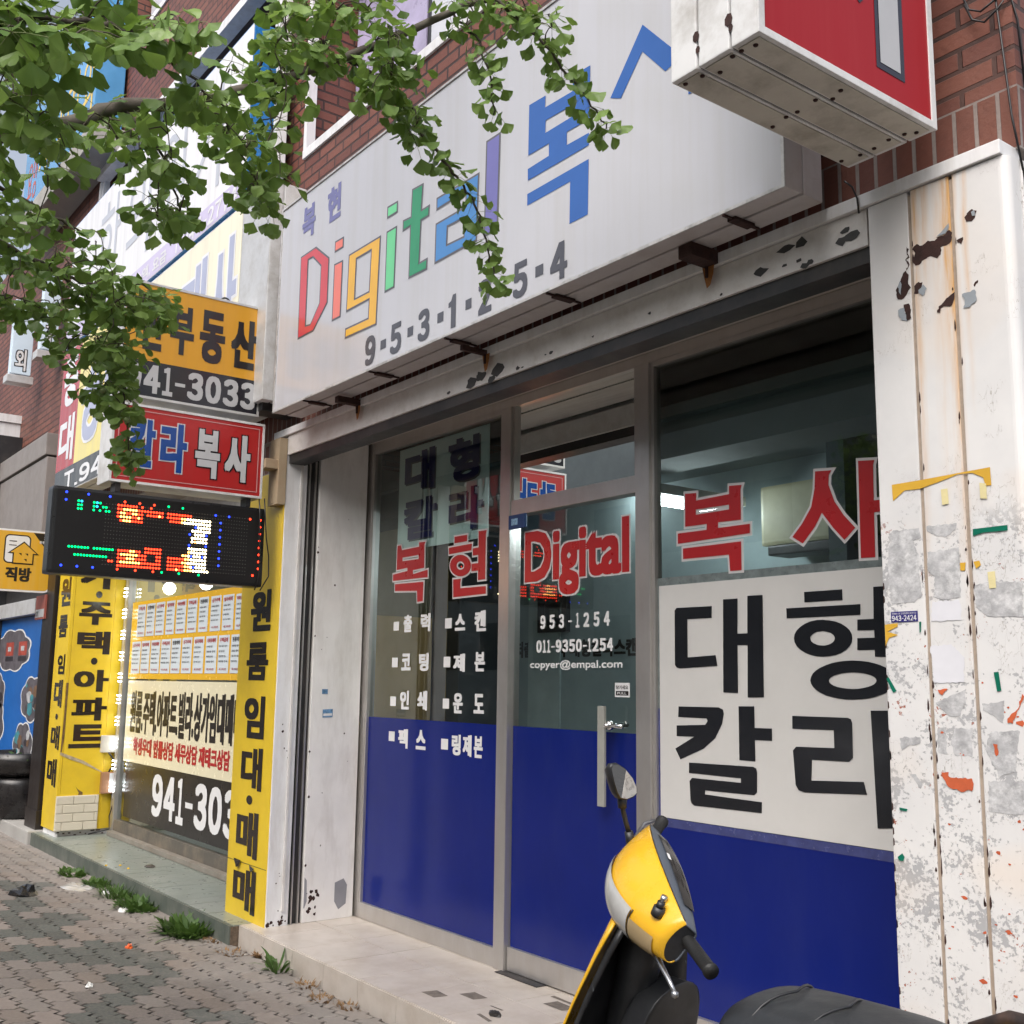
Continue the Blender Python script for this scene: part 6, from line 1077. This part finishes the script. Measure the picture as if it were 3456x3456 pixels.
# ---- floor, body, seat, rack, rear wheel
S('footboard', MB().bbox(-2.1 - .30, -2.1 + .34, 1.95, 2.29, .26, .31, .02), M_sb)
bd = []
for f, w_, u0, u1 in ((-.27, .12, .30, .62), (-.34, .15, .28, .76), (-.45, .165, .27, .79), (-.62, .17, .30, .80), (-.80, .155, .40, .81), (-.98, .12, .52, .82), (-1.10, .07, .62, .82)):
    bd.append([W(f, w_ * c, (u0 + u1) / 2 + (u1 - u0) / 2 * s) for c, s in ((-.7, -1), (.7, -1), (1, -.5), (1, .3), (.8, 1), (-.8, 1), (-1, .3), (-1, -.5))])
S('body_panel', MB().loft(bd), M_sy, sub=2)
se = []
for f, w_, u0, u1 in ((-.275, .085, .70, .76), (-.285, .125, .69, .825), (-.33, .14, .69, .860), (-.42, .15, .70, .870), (-.54, .155, .71, .872), (-.66, .15, .715, .874), (-.74, .14, .72, .876), (-.785, .12, .73, .868), (-.80, .09, .76, .84)):
    se.append([W(f, w_ * c, u0 + (u1 - u0) * s) for c, s in ((-.9, 0), (0, 0), (.9, 0), (1, .35), (.97, .7), (.72, .95), (.35, 1.0), (0, 1.01), (-.35, 1.0), (-.72, .95), (-.97, .7), (-1, .35))])
st_ = S('seat', MB().loft(se), M_seat, sub=2)
for f0 in (-.44, -.58): S('seat_seam', MB().tube([W(f0 + .05 * abs(c), .146 * c, .700 + .180 * (1 - .45 * abs(c) ** 3)) for c in [-.9 + .15 * i for i in range(13)]], .0035, 6), M_sb)
S('rack', MB().tube([W(-.80, .10, .86), W(-.88, .11, .90), W(-1.02, .10, .905), W(-1.06, .0, .905), W(-1.02, -.10, .905), W(-.88, -.11, .90), W(-.80, -.10, .86)], .016, 10).tube([W(-.94, .10, .90), W(-.94, -.10, .90)], .012, 8), mat('worn_rack', (.03, .022, .02), .5, var=.3, dirt=(.14, .07, .04), dirt_amt=.5, dscale=12))
S('tail_light', MB().bbox(-1.0 + .0, -.975, 2.0, 2.13, .66, .73, .012), mat('tail_red', (.3, .01, .01), .2))
rc = W(-.86, 0, 0); wheel('rear_wheel', Vector((rc.x, rc.y, .225)), Vector((-1, 0, 0)), Vector((0, -1, 0)))
S('exhaust', MB().tube([W(-.35, -.12, .22), W(-.6, -.16, .22), W(-.7, -.17, .25), W(-1.1, -.17, .33)], [.02, .025, .045, .045], 12), M_chr)
S('side_stand', MB().tube([W(-.30, .10, .28), W(-.33, .26, .0)], .011, 8), M_sb)
M_scf = mat('scuff_grey', (.16, .18, .20), .7, var=.3, nscale=60)
rs_ = random.Random(3); mb = MB()
for _ in range(26):
    u = rs_.uniform(.55, .93); t = rs_.choice([-1, 1]) * rs_.uniform(.80, .97) * .985; f0 = .06 + (.97 - u) * .40 + .04 * math.sin((u - .3) * 4.0); hw = (.165 + .06 * math.sin(min(1, (u - .3) / .55) * math.pi)) * (1 if u < .86 else 1 - (u - .86) * 2.4)
    p = W(f0 - .085 * abs(t) ** 2.2 - .0015, hw * t, u) + Vector((.0135, 0, 0)); r = rs_.uniform(.003, .010); mb.add([p + Vector((0, r * rs_.uniform(.2, .6) * math.cos(a), r * rs_.uniform(.8, 2.4) * math.sin(a))) for a in (0, 1.2, 2.4, 3.6, 5.0)], [(0, 1, 2, 3, 4)])
S('scuff', mb, M_scf)
S('cowl_seam', MB().tube([HP(t, 6.5, .001) for t in [-.21 + .03 * i for i in range(15)]], .0018, 5).tube([HP(t, 1.55, .0005) for t in [-.225 + .03 * i for i in range(16)]], .0016, 5).tube([HP(-.1275, s, .003) for s in [3.75 + .2 * i for i in range(11)]], .0018, 5), M_sb)
bt = HP(-.175, 3.0, .004); bq = (Vector((.5, -.75, .45))).normalized(); nb = HP(-.155, 2.55, .0); S('mirror_mount_bolt', MB().tube([nb, nb + U2 * .016], [.009, .008], 10), M_chr)
# ================================================================ ginkgo tree
def leaf_mat(name, c1, c2, trans):
    m = bpy.data.materials.new(name); m.use_nodes = True; t = m.node_tree; p = t.nodes['Principled BSDF']
    g = t.nodes.new('ShaderNodeNewGeometry'); n = noise_(t, 1.6, 3, g.outputs['Position'])
    a = t.nodes.new('ShaderNodeAttribute'); a.attribute_name = 'shade'
    c = mixc(t, a.outputs['Fac'], (*c1, 1), (*c2, 1)); c = mixc(t, math_(t, 'MULTIPLY', n, .3), c, (*[x * .75 for x in c1], 1))
    t.links.new(c, p.inputs['Base Color']); p.inputs['Roughness'].default_value = .42; p.inputs['Specular IOR Level'].default_value = .4
    tr = nn(t, 'BsdfTranslucent'); t.links.new(mixc(t, .35, c, (*trans, 1)), tr.inputs[0])
    mx = nn(t, 'MixShader'); mx.inputs[0].default_value = .33; t.links.new(p.outputs[0], mx.inputs[1]); t.links.new(tr.outputs[0], mx.inputs[2])
    t.links.new(mx.outputs[0], t.nodes['Material Output'].inputs[0]); return m
M_leaf = leaf_mat('ginkgo_leaf', (.082, .158, .03), (.25, .37, .10), (.32, .50, .06))
M_bark = mat('bark', (.085, .07, .055), .85, var=.35, nscale=14, bump=.8, bscale=35, dirt=(.16, .15, .12), dirt_amt=.5, dscale=6)
M_twig = mat('twig', (.055, .045, .03), .8, var=.3)
tree = thing('ginkgo_tree', 'ginkgo street tree whose leafy branches hang in front of the signs', 'tree', (-3.78, .36, 0))
rt = random.Random(4)
tk = MB(); tk.tube([(-3.78, .36, -.05), (-3.78, .36, .3), (-3.77, .37, 1.5), (-3.74, .36, 2.6), (-3.70, .37, 3.6), (-3.72, .34, 4.8), (-3.68, .36, 6.2), (-3.7, .35, 7.6)], [.20, .16, .14, .13, .115, .09, .06, .02], 16); loc(tk.build('trunk', M_bark), tree)
spurs = []                                                       # (point, direction of the twig)
limbs = MB(); twigs = MB()
def limb(pts, r0, r1, sp=.06, den=1.0):
    pts = [Vector(p) for p in pts]; n = len(pts); q = []
    for i in range(n - 1):
        a, b, c, d = pts[max(i - 1, 0)], pts[i], pts[i + 1], pts[min(i + 2, n - 1)]
        for s in range(6): t = s / 6; q.append(.5 * ((2 * b) + (c - a) * t + (2 * a - 5 * b + 4 * c - d) * t * t + (3 * b - a - 3 * c + d) * t ** 3))
    q.append(pts[-1]); q = [p + Vector((rt.uniform(-.006, .006), rt.uniform(-.006, .006), rt.uniform(-.006, .006))) for p in q]
    (limbs if r0 > .012 else twigs).tube(q, [r0 + (r1 - r0) * i / (len(q) - 1) for i in range(len(q))], 8 if r0 > .012 else 5)
    L = 0.
    for i in range(1, len(q)):
        seg = (q[i] - q[i - 1]); L += seg.length
        while L > sp:
            L -= sp
            if rt.random() < den: spurs.append((q[i].copy(), seg.normalized()))
    return q
T = lambda z: Vector((-3.73, .36, z))
def link(p, z, r): limbs.tube([T(z), T(z).lerp(Vector(p), .5) + Vector((0, 0, .08)), Vector(p)], [r * 1.3, r * 1.1, r], 8)
link(BR['M'][0], 2.9, .03); link(BR['T1'][0], 2.85, .016); link(BR['L1'][0], 2.8, .016); link(BR['T5'][0], 2.85, .012)
limb(BR['M'], .027, .010, .075, .8)
for k, r, s in (('H1', .008, .034), ('H2', .005, .036), ('H3', .006, .036), ('T1', .011, .04), ('T2', .006, .036), ('T3', .006, .036), ('T4', .007, .036), ('T5', .009, .042), ('L1', .010, .032), ('L2', .006, .034)): limb(BR[k], r, .0025, s, 1.0)
# twigs that fill the crown: each grows from a limb point towards a measured clump
CR = cam.matrix_world.to_3x3(); CP = cam.matrix_world.translation
def at(x, y, d): s = 1.7888; return CP + CR @ Vector(((x * s - 1728) / 3650 * d, -(y * s - 1728) / 3650 * d, -d))
clumps = []
def region(poly, n, d0, d1):
    xs = [p[0] for p in poly]; ys = [p[1] for p in poly]; k = 0
    while k < n:
        p = (rt.uniform(min(xs), max(xs)), rt.uniform(min(ys), max(ys)))
        if inside(p, poly): clumps.append(at(*p, rt.uniform(d0, d1))); k += 1
region([(-60, -40), (260, -40), (250, 90), (170, 150), (60, 200), (-60, 220)], 31, 2.2, 2.9)
region([(-60, 130), (90, 130), (190, 200), (190, 300), (60, 330), (-60, 330)], 23, 2.5, 3.3)
region([(230, -20), (330, -20), (390, 40), (350, 90), (260, 80)], 7, 2.4, 2.9)
region([(180, 190), (420, 170), (470, 230), (380, 280), (300, 330), (190, 300)], 20, 2.9, 3.5)
region([(380, 120), (520, 100), (560, 200), (540, 330), (470, 330), (420, 240)], 21, 3.1, 3.6)
region([(500, -20), (660, -20), (660, 130), (590, 150), (520, 110)], 21, 3.1, 3.55)
region([(640, -20), (830, -20), (790, 60), (770, 170), (690, 170)], 25, 3.2, 3.6)
region([(250, 290), (400, 290), (330, 430), (270, 410)], 8, 3.0, 3.5); region([(450, 320), (540, 320), (510, 400), (440, 410)], 6, 3.2, 3.6)
region([(820, -30), (1080, -30), (1040, 60), (900, 60)], 11, 3.3, 3.6)
region([(700, 150), (770, 170), (850, 300), (830, 340), (760, 260)], 7, 3.4, 3.6)
region([(-60, 400), (170, 440), (300, 530), (330, 590), (290, 650), (150, 700), (60, 620), (-60, 600)], 94, 3.5, 4.3)
region([(100, 640), (290, 640), (260, 780), (265, 870), (235, 895), (215, 830), (170, 760)], 32, 3.7, 4.2)
region([(-80, 300), (60, 320), (80, 420), (-60, 440)], 11, 3.0, 3.6)
main = [s[0] for s in spurs]
clumps.sort(key=lambda c: min((p - c).length_squared for p in main))
for c in clumps:
    b = min(main, key=lambda p: (p - c).length_squared); L = (b - c).length
    main += [b.lerp(c, .6), c]
    if L > .55: b = c + (b - c) * (.35 / L)
    m_ = b.lerp(c, .5) + Vector((rt.uniform(-.02, .02), rt.uniform(-.02, .02), .02)); twigs.tube([b, b.lerp(m_, .5) + Vector((0, 0, .012)), m_, m_.lerp(c, .5) + Vector((0, 0, .006)), c], [.0026, .0024, .002, .0017, .0013], 5)
    for p, q in ((m_, c), (c, c)):
        if p is c or rt.random() < .35: spurs.append((p.copy(), (c - b).normalized() if L > 0 else Vector((0, 0, -1))))
loc(limbs.build('limb', M_bark), tree); loc(twigs.build('twig', M_twig), tree)
lv, lf, lsh = [], [], []; pet = MB()
FAN = [(-1.0, .46), (-.80, .70), (-.52, .86), (-.22, .97), (-.05, .93), (0, .80), (.05, .93), (.24, .98), (.54, .86), (.80, .72), (1.0, .48)]
def leaf(base, d, nrm, size, shade):
    d = d.normalized(); s_ = d.cross(nrm).normalized(); n_ = s_.cross(d); b0 = len(lv); fold = rt.uniform(-.10, .30); cup = rt.uniform(-.28, .30); ns = rt.uniform(.9, 1.2); ns2 = rt.uniform(.8, 1.05)
    lv.append(base); pts = [(-.42, .20), (-.22, .42), (0, .5), (.22, .42), (.42, .20)]
    wav = rt.uniform(0, 6)
    def P3(x, y): return base + s_ * (x * size * .62 * ns) + d * (y * size * ns2) + n_ * (size * (fold * abs(x) + cup * y * y + .05 * math.sin(x * 7 + wav)))
    mid = [P3(x * .9, y * .9) for x, y in ((-.62, .36), (-.33, .52), (0, .55), (.33, .52), (.62, .36))]; lv.extend(mid)
    lv.extend(P3(x, y * rt.uniform(.95, 1.04)) for x, y in FAN); k = len(FAN)
    for i in range(4): lf.append((b0, b0 + 1 + i, b0 + 2 + i))
    mp = [0, 0, 1, 1, 2, 2, 2, 3, 3, 4, 4]
    for i in range(k - 1):
        a, b = b0 + 1 + mp[i], b0 + 1 + mp[i + 1]; o, o2 = b0 + 6 + i, b0 + 7 + i
        lf.append((a, o, o2) if a == b else (a, o, o2, b))
    lf.append((b0, b0 + 6, b0 + 1)); lf.append((b0, b0 + 5, b0 + 5 + k)); lsh.extend([shade] * (6 + k))
for p, tdir in spurs:
    n = rt.choice((3, 3, 4, 4, 5, 6)); ph = rt.uniform(0, 6.28)
    for i in range(n):
        a = ph + 6.2832 * i / n + rt.uniform(-.5, .5)
        out = Vector((math.cos(a), math.sin(a), rt.uniform(-1.0, .25))); out = (out + tdir * .3).normalized(); L = rt.uniform(.02, .055); far = min(1, max(0, ((p - CP).length - 2.6) / 1.3))
        b = p + out * L * (1.5 - far * .5); d = (out + Vector((0, 0, -rt.uniform(.3, 1.3)))).normalized()
        nrm = Vector((rt.uniform(-.7, .7), rt.uniform(-.7, .7), 1.0)); nrm = (nrm - d * nrm.dot(d))
        if nrm.length < .1: nrm = Vector((1, 0, 0))
        size = rt.uniform(.046, .074) * (1 - far) + rt.uniform(.034, .050) * far; sh = min(1, max(0, rt.gauss(.42, .27)))
        leaf(b, d, nrm.normalized(), size, sh); pet.tube([p, p + out * L * .6 + Vector((0, 0, .003)), b], .0008, 3, 0, False)
# crown above the picture, so that the tree is whole from other places and in reflections
for _ in range(150):
    th = rt.uniform(0, 6.28); r = 1.9 * math.sqrt(rt.random()); z = rt.uniform(4.6, 8.2); r *= max(.25, 1 - abs(z - 5.8) / 3.2)
    c = Vector((-3.72 + r * math.cos(th), .2 + r * math.sin(th), z)); twigs_ = None
    for i in range(7): leaf(c + Vector((rt.gauss(0, .09), rt.gauss(0, .09), rt.gauss(0, .08))), Vector((rt.gauss(0, 1), rt.gauss(0, 1), -1.0)), Vector((rt.gauss(0, .5), rt.gauss(0, .5), 1)), rt.uniform(.06, .1), min(1, max(0, rt.gauss(.4, .25))))
me = bpy.data.meshes.new('crown'); me.from_pydata([tuple(v) for v in lv], [], lf); me.materials.append(M_leaf)
at_ = me.attributes.new('shade', 'FLOAT', 'POINT'); at_.data.foreach_set('value', lsh)
me.polygons.foreach_set('use_smooth', [True] * len(me.polygons)); cr_ = bpy.data.objects.new('crown', me); COL.objects.link(cr_); loc(cr_, tree)
loc(pet.build('leaf_stalk', mat('leaf_stalk', (.14, .17, .05), .6)), tree).__setitem__('kind', 'stuff')
mb = MB()
for p, s in rt.sample(spurs, 26):
    if p.z < 3.0 and p.y < 1.4: mb.lathe([(0, -.012), (.009, -.008), (.0125, 0), (.009, .008), (0, .012)], p + Vector((rt.uniform(-.03, .03), rt.uniform(-.03, .03), -.04)), 10)
if mb.v: loc(mb.build('fruit', mat('ginkgo_fruit', (.13, .17, .06), .5)), tree)

# ================================================================ weeds in the joint, dry tufts, litter
M_weed = leaf_mat('weed_leaf', (.045, .10, .02), (.10, .17, .045), (.15, .28, .04)); M_dry = mat('dry_grass', (.22, .13, .06), .9, var=.4, nscale=30)
def blade(mb, base, d, L, w_, bend, broad=False):
    d = d.normalized(); s_ = d.cross(Vector((0, 0, 1))); s_ = s_.normalized() if s_.length > .05 else Vector((1, 0, 0)); pts = []; wob = (rt.uniform(-.3, .3) * L, rt.uniform(-.3, .3) * L)
    for i in range(5):
        t = i / 4; wd_ = w_ * (math.sin(math.pi * (.12 + .88 * t)) if broad else (1 - t) + .08); c = base + d * L * t + Vector((wob[0] * t * t, wob[1] * t * t, 0)) + Vector((0, 0, -bend * L * t * t)); pts.append((c - s_ * wd_, c + s_ * wd_))
    mb.add([q for p in pts for q in p], [(2 * i, 2 * i + 1, 2 * i + 3, 2 * i + 2) for i in range(4)], 0, True)
def weed(name, label, x, y, r, n, hgt, broad, cat='weed', m=None, group=None, flower=0):
    t = thing(name, label, cat, (x, y, 0), 0, group); mb = MB()
    for _ in range(n):
        a = rt.uniform(0, 6.28); q = r * math.sqrt(rt.random()); b = Vector((q * math.cos(a), q * .6 * math.sin(a), -.005)); L = hgt * rt.uniform(.3, 1.0)
        blade(mb, b, Vector((math.cos(a) * rt.uniform(.2, 1.1), math.sin(a) * rt.uniform(.2, 1.0), rt.uniform(.5, 1.4))), L, rt.uniform(.006, .012) * (1.5 if broad else .7), rt.uniform(.1, .6), broad)
    o = mb.build('foliage', m or M_weed, t)
    if not m:
        at2 = o.data.attributes.new('shade', 'FLOAT', 'POINT'); at2.data.foreach_set('value', [rt.random() for _ in o.data.vertices])
    if flower:
        f = MB()
        for _ in range(flower): f.lathe([(0, -.004), (.011, 0), (.008, .006), (0, .008)], (rt.uniform(-r, r), rt.uniform(-r, 0) * .5, hgt * rt.uniform(1.0, 1.3)), 8)
        f.build('flower', mat('yellow_flower', (.8, .5, .02), .6), t)
G_ = 'weeds along the foot of the steps'
weed('weed', 'low green weed at the far left end of the raised paving', -9.25, 2.62, .17, 150, .085, True, group=G_)
weed('weed', 'small bushy weed beside the white plastic scrap', -8.66, 2.63, .12, 150, .10, True, group=G_)
weed('weed', 'tall spiky weed with small yellow flowers against the grey kerb', -8.18, 2.645, .19, 260, .17, False, group=G_, flower=3)
weed('weed', 'round leaved dark green weed clump against the grey kerb', -7.70, 2.63, .21, 340, .11, True, group=G_)
weed('weed', 'large dense weed clump nearest the cream doorstep corner', -6.78, 2.62, .19, 380, .17, True, group=G_)
weed('weed', 'single weed with long broad leaves against the cream doorstep', -5.66, 2.70, .07, 22, .21, True, group=G_)
GD = 'dry tufts in the pavement joints'
for i, (x, y, r, lb_) in enumerate(((-6.50, 2.68, .09, 'dry brown grass tuft beside the large green weed'), (-6.15, 2.65, .10, 'dry brown tuft in front of the doorstep corner'), (-5.30, 2.70, .09, 'dry brown tuft just right of the broad leaved weed'), (-5.05, 2.66, .08, 'second dry tuft right of the broad leaved weed'), (-4.86, 2.70, .08, 'dry tuft nearest the camera along the doorstep'), (-6.02, 2.75, .03, 'tiny upright dry tuft touching the doorstep'))):
    weed('dry_tuft', lb_, x, y, r, 70, .055, False, 'dry grass', M_dry, GD)
pl_ = MB()
for _ in range(90):
    a = rt.uniform(0, 6.28); q = .3 * math.sqrt(rt.random()); blade(pl_, Vector((q * math.cos(a), q * math.sin(a), .18)), Vector((math.cos(a), math.sin(a), rt.uniform(.4, 1.2))), rt.uniform(.10, .22), rt.uniform(.02, .035), rt.uniform(.2, .8), True)
fo_ = pl_.build('foliage', M_weed, pt); ats = fo_.data.attributes.new('shade', 'FLOAT', 'POINT'); ats.data.foreach_set('value', [rt.random() for _ in fo_.data.vertices])
def scrap(name, label, x, y, z, s, c, n=9, h=.02, cat='litter', rough=.4):
    mb = MB(); rings = []
    for k, (rk, hk) in enumerate(((1.0, 0), (.9, .5), (.55, 1.0), (.15, .9))): rings.append([(s * rk * rt.uniform(.6, 1.2) * math.cos(6.283 * i / n) * 1.4, s * rk * rt.uniform(.6, 1.2) * math.sin(6.283 * i / n), h * hk * rt.uniform(.5, 1.3)) for i in range(n)])
    mb.loft(rings, 0, True, False); o = mb.build(name, mat(name + '_%d' % int(c[0] * 100), c, rough, var=.2)); o.location = (x, y, z); tag(o, label, cat)
scrap('plastic_bag', 'crumpled black plastic bag lying on the pavers', -8.60, 2.10, .004, .10, (.010, .010, .011), 11, .05, rough=.25)
scrap('plastic_sheet', 'flat clear white plastic sheet on the pavers near the weeds', -8.66, 2.50, .003, .13, (.40, .39, .38), 12, .012, rough=.2)
scrap('paper_scrap', 'small white paper scrap under the round leaved weed', -7.63, 2.50, .003, .035, (.62, .62, .60))
scrap('paper_scrap', 'white paper scrap lying between pavers at lower left', -5.90, 1.79, .004, .018, (.62, .61, .58))
scrap('paper_scrap', 'pale scrap caught in the tall spiky weed', -8.30, 2.60, .004, .04, (.55, .55, .54))
scrap('orange_scrap', 'bright orange scrap on the pavers below the grey kerb', -6.59, 2.21, .004, .022, (.60, .10, .02))
scrap('twig', 'small dark twig on the grey raised paving', -8.60, 3.0, .116, .05, (.06, .05, .04), 6, .012)
scrap('dirt_clod', 'black clod on the cream doorstep tiles', -4.04, 2.975, .117, .028, (.02, .018, .016), 8, .018)
# worn marks on the cream tiles (grey adhesive patches)
M_patch = mat('adhesive_grey', (.13, .11, .095), .7, var=.3, nscale=20, dirt=(.3, .26, .2), dirt_amt=.5, dscale=25); mb = MB()
for q in ([(-4.53, 2.90), (-4.42, 2.90), (-4.40, 2.97), (-4.51, 2.98)], [(-4.40, 3.03), (-4.29, 3.03), (-4.27, 3.10), (-4.385, 3.11)], [(-4.06, 3.26), (-3.93, 3.26), (-3.91, 3.33), (-4.05, 3.34)], [(-4.13, 3.36), (-3.98, 3.36), (-3.98, 3.375), (-4.13, 3.38)], [(-4.10, 2.92), (-3.98, 2.90), (-3.98, 2.915), (-4.10, 2.935)], [(-4.17, 3.04), (-4.08, 3.04), (-4.08, 3.055), (-4.17, 3.05)]):
    mb.poly([(x + rt.uniform(-.003, .003), y + rt.uniform(-.003, .003)) for x, y in q], lambda u, v: (u, v, .1162))
mb.build('doorstep_stain', M_patch, kind='structure')
MB().bbox(-4.62, -4.28, 3.395, 3.455, .1165, .12, .001).build('door_threshold', M_dark, bld)

# ================================================================ across the street: what the glass mirrors
ob = thing('opposite_building', 'long grey building across the street mirrored in the shop glass', 'building', (0, 0, 0))
M_ob = mat('opposite_wall', (.30, .31, .29), .8, var=.2, nscale=.6)
MB().box(-60, 30, -26, -15, 0, 9.3).build('wall', M_ob, ob)
m = MB()
for fl in range(2):
    for i in range(30): m.box(-58 + i * 3, -56.4 + i * 3, -15.02, -14.98, 2.0 + fl * 3.3, 3.6 + fl * 3.3)
m.build('window_band', mat('opposite_window', (.03, .035, .035), .1), ob)
MB().box(-60, 30, -15.4, -14.95, 9.32, 9.7).build('parapet', mat('opposite_trim', (.22, .22, .20), .8), ob)
# white car parked at the kerb behind the camera
car = thing('parked_car', 'white car at the kerb seen only as a reflection in the door glass', 'car', (-10.6, -5.4, -.13))
M_cw = mat('car_white', (.72, .72, .73), .2, coat=.5, var=.03); M_cg = mat('car_glass', (.012, .014, .014), .06, var=.1)
pr = [(-2.15, .35), (-2.2, .65), (-2.05, .92), (-1.35, 1.02), (-.75, 1.52), (-.3, 1.66), (.75, 1.64), (1.5, 1.2), (1.75, 1.05), (2.1, .98), (2.2, .6), (2.15, .32)]
def cring(w_, top=True): return [[(x, y * (w_ if z < 1.0 else w_ * (1 - (z - 1.0) * .55)), z) for x, z in pr] for y in (-.86, -.8, .8, .86)]
MB().loft([[(x, s * (.84 if z < 1.0 else .84 - (z - 1.0) * .45), z) for x, z in pr] for s in (-1, 1)], 0, True, False).build('body', M_cw, car)
gl_ = MB()
for s in (-1, 1): gl_.poly([(-1.05, 1.03), (-.62, 1.46), (-.25, 1.57), (.7, 1.55), (1.25, 1.2), (1.2, 1.03)], lambda u, v: (u, s * (.846 - (max(v, 1.0) - 1.0) * .45), v))
gl_.add([(-1.32, -.7, 1.06), (-1.32, .7, 1.06), (-.8, .55, 1.49), (-.8, -.55, 1.49)], [(0, 1, 2, 3)]); gl_.add([(1.53, -.7, 1.21), (1.53, .7, 1.21), (.80, .52, 1.63), (.80, -.52, 1.63)], [(0, 1, 2, 3)])
gl_.build('window', M_cg, car)
for x in (-1.35, 1.35):
    for s in (-1, 1):
        wm_ = MB(); wm_.loft([[(x + r * math.cos(a), s * y, .31 + r * math.sin(a)) for r, y in ((.18, .87), (.31, .875), (.32, .80), (.31, .70), (.18, .70))] for a in [6.2832 * i / 24 for i in range(25)]], 0, False); wh_ = wm_.build('wheel', M_rub, car)
        MB().lathe([(0, .0), (.18, .0), (.18, .02), (0, .03)], (0, 0, 0), 20).build('rim', M_chr, wh_); rmo = wh_.children[0]; rmo.location = (x, s * .86, .31); rmo.rotation_euler = (R(-90 * s), 0, 0)
for s in (-1, 1): MB().bbox(-1.0, -.85, s * .86 - .06, s * .86 + .10 * (s > 0) + .0 + .06, .97, 1.08, .02).build('side_mirror', M_cw, car)
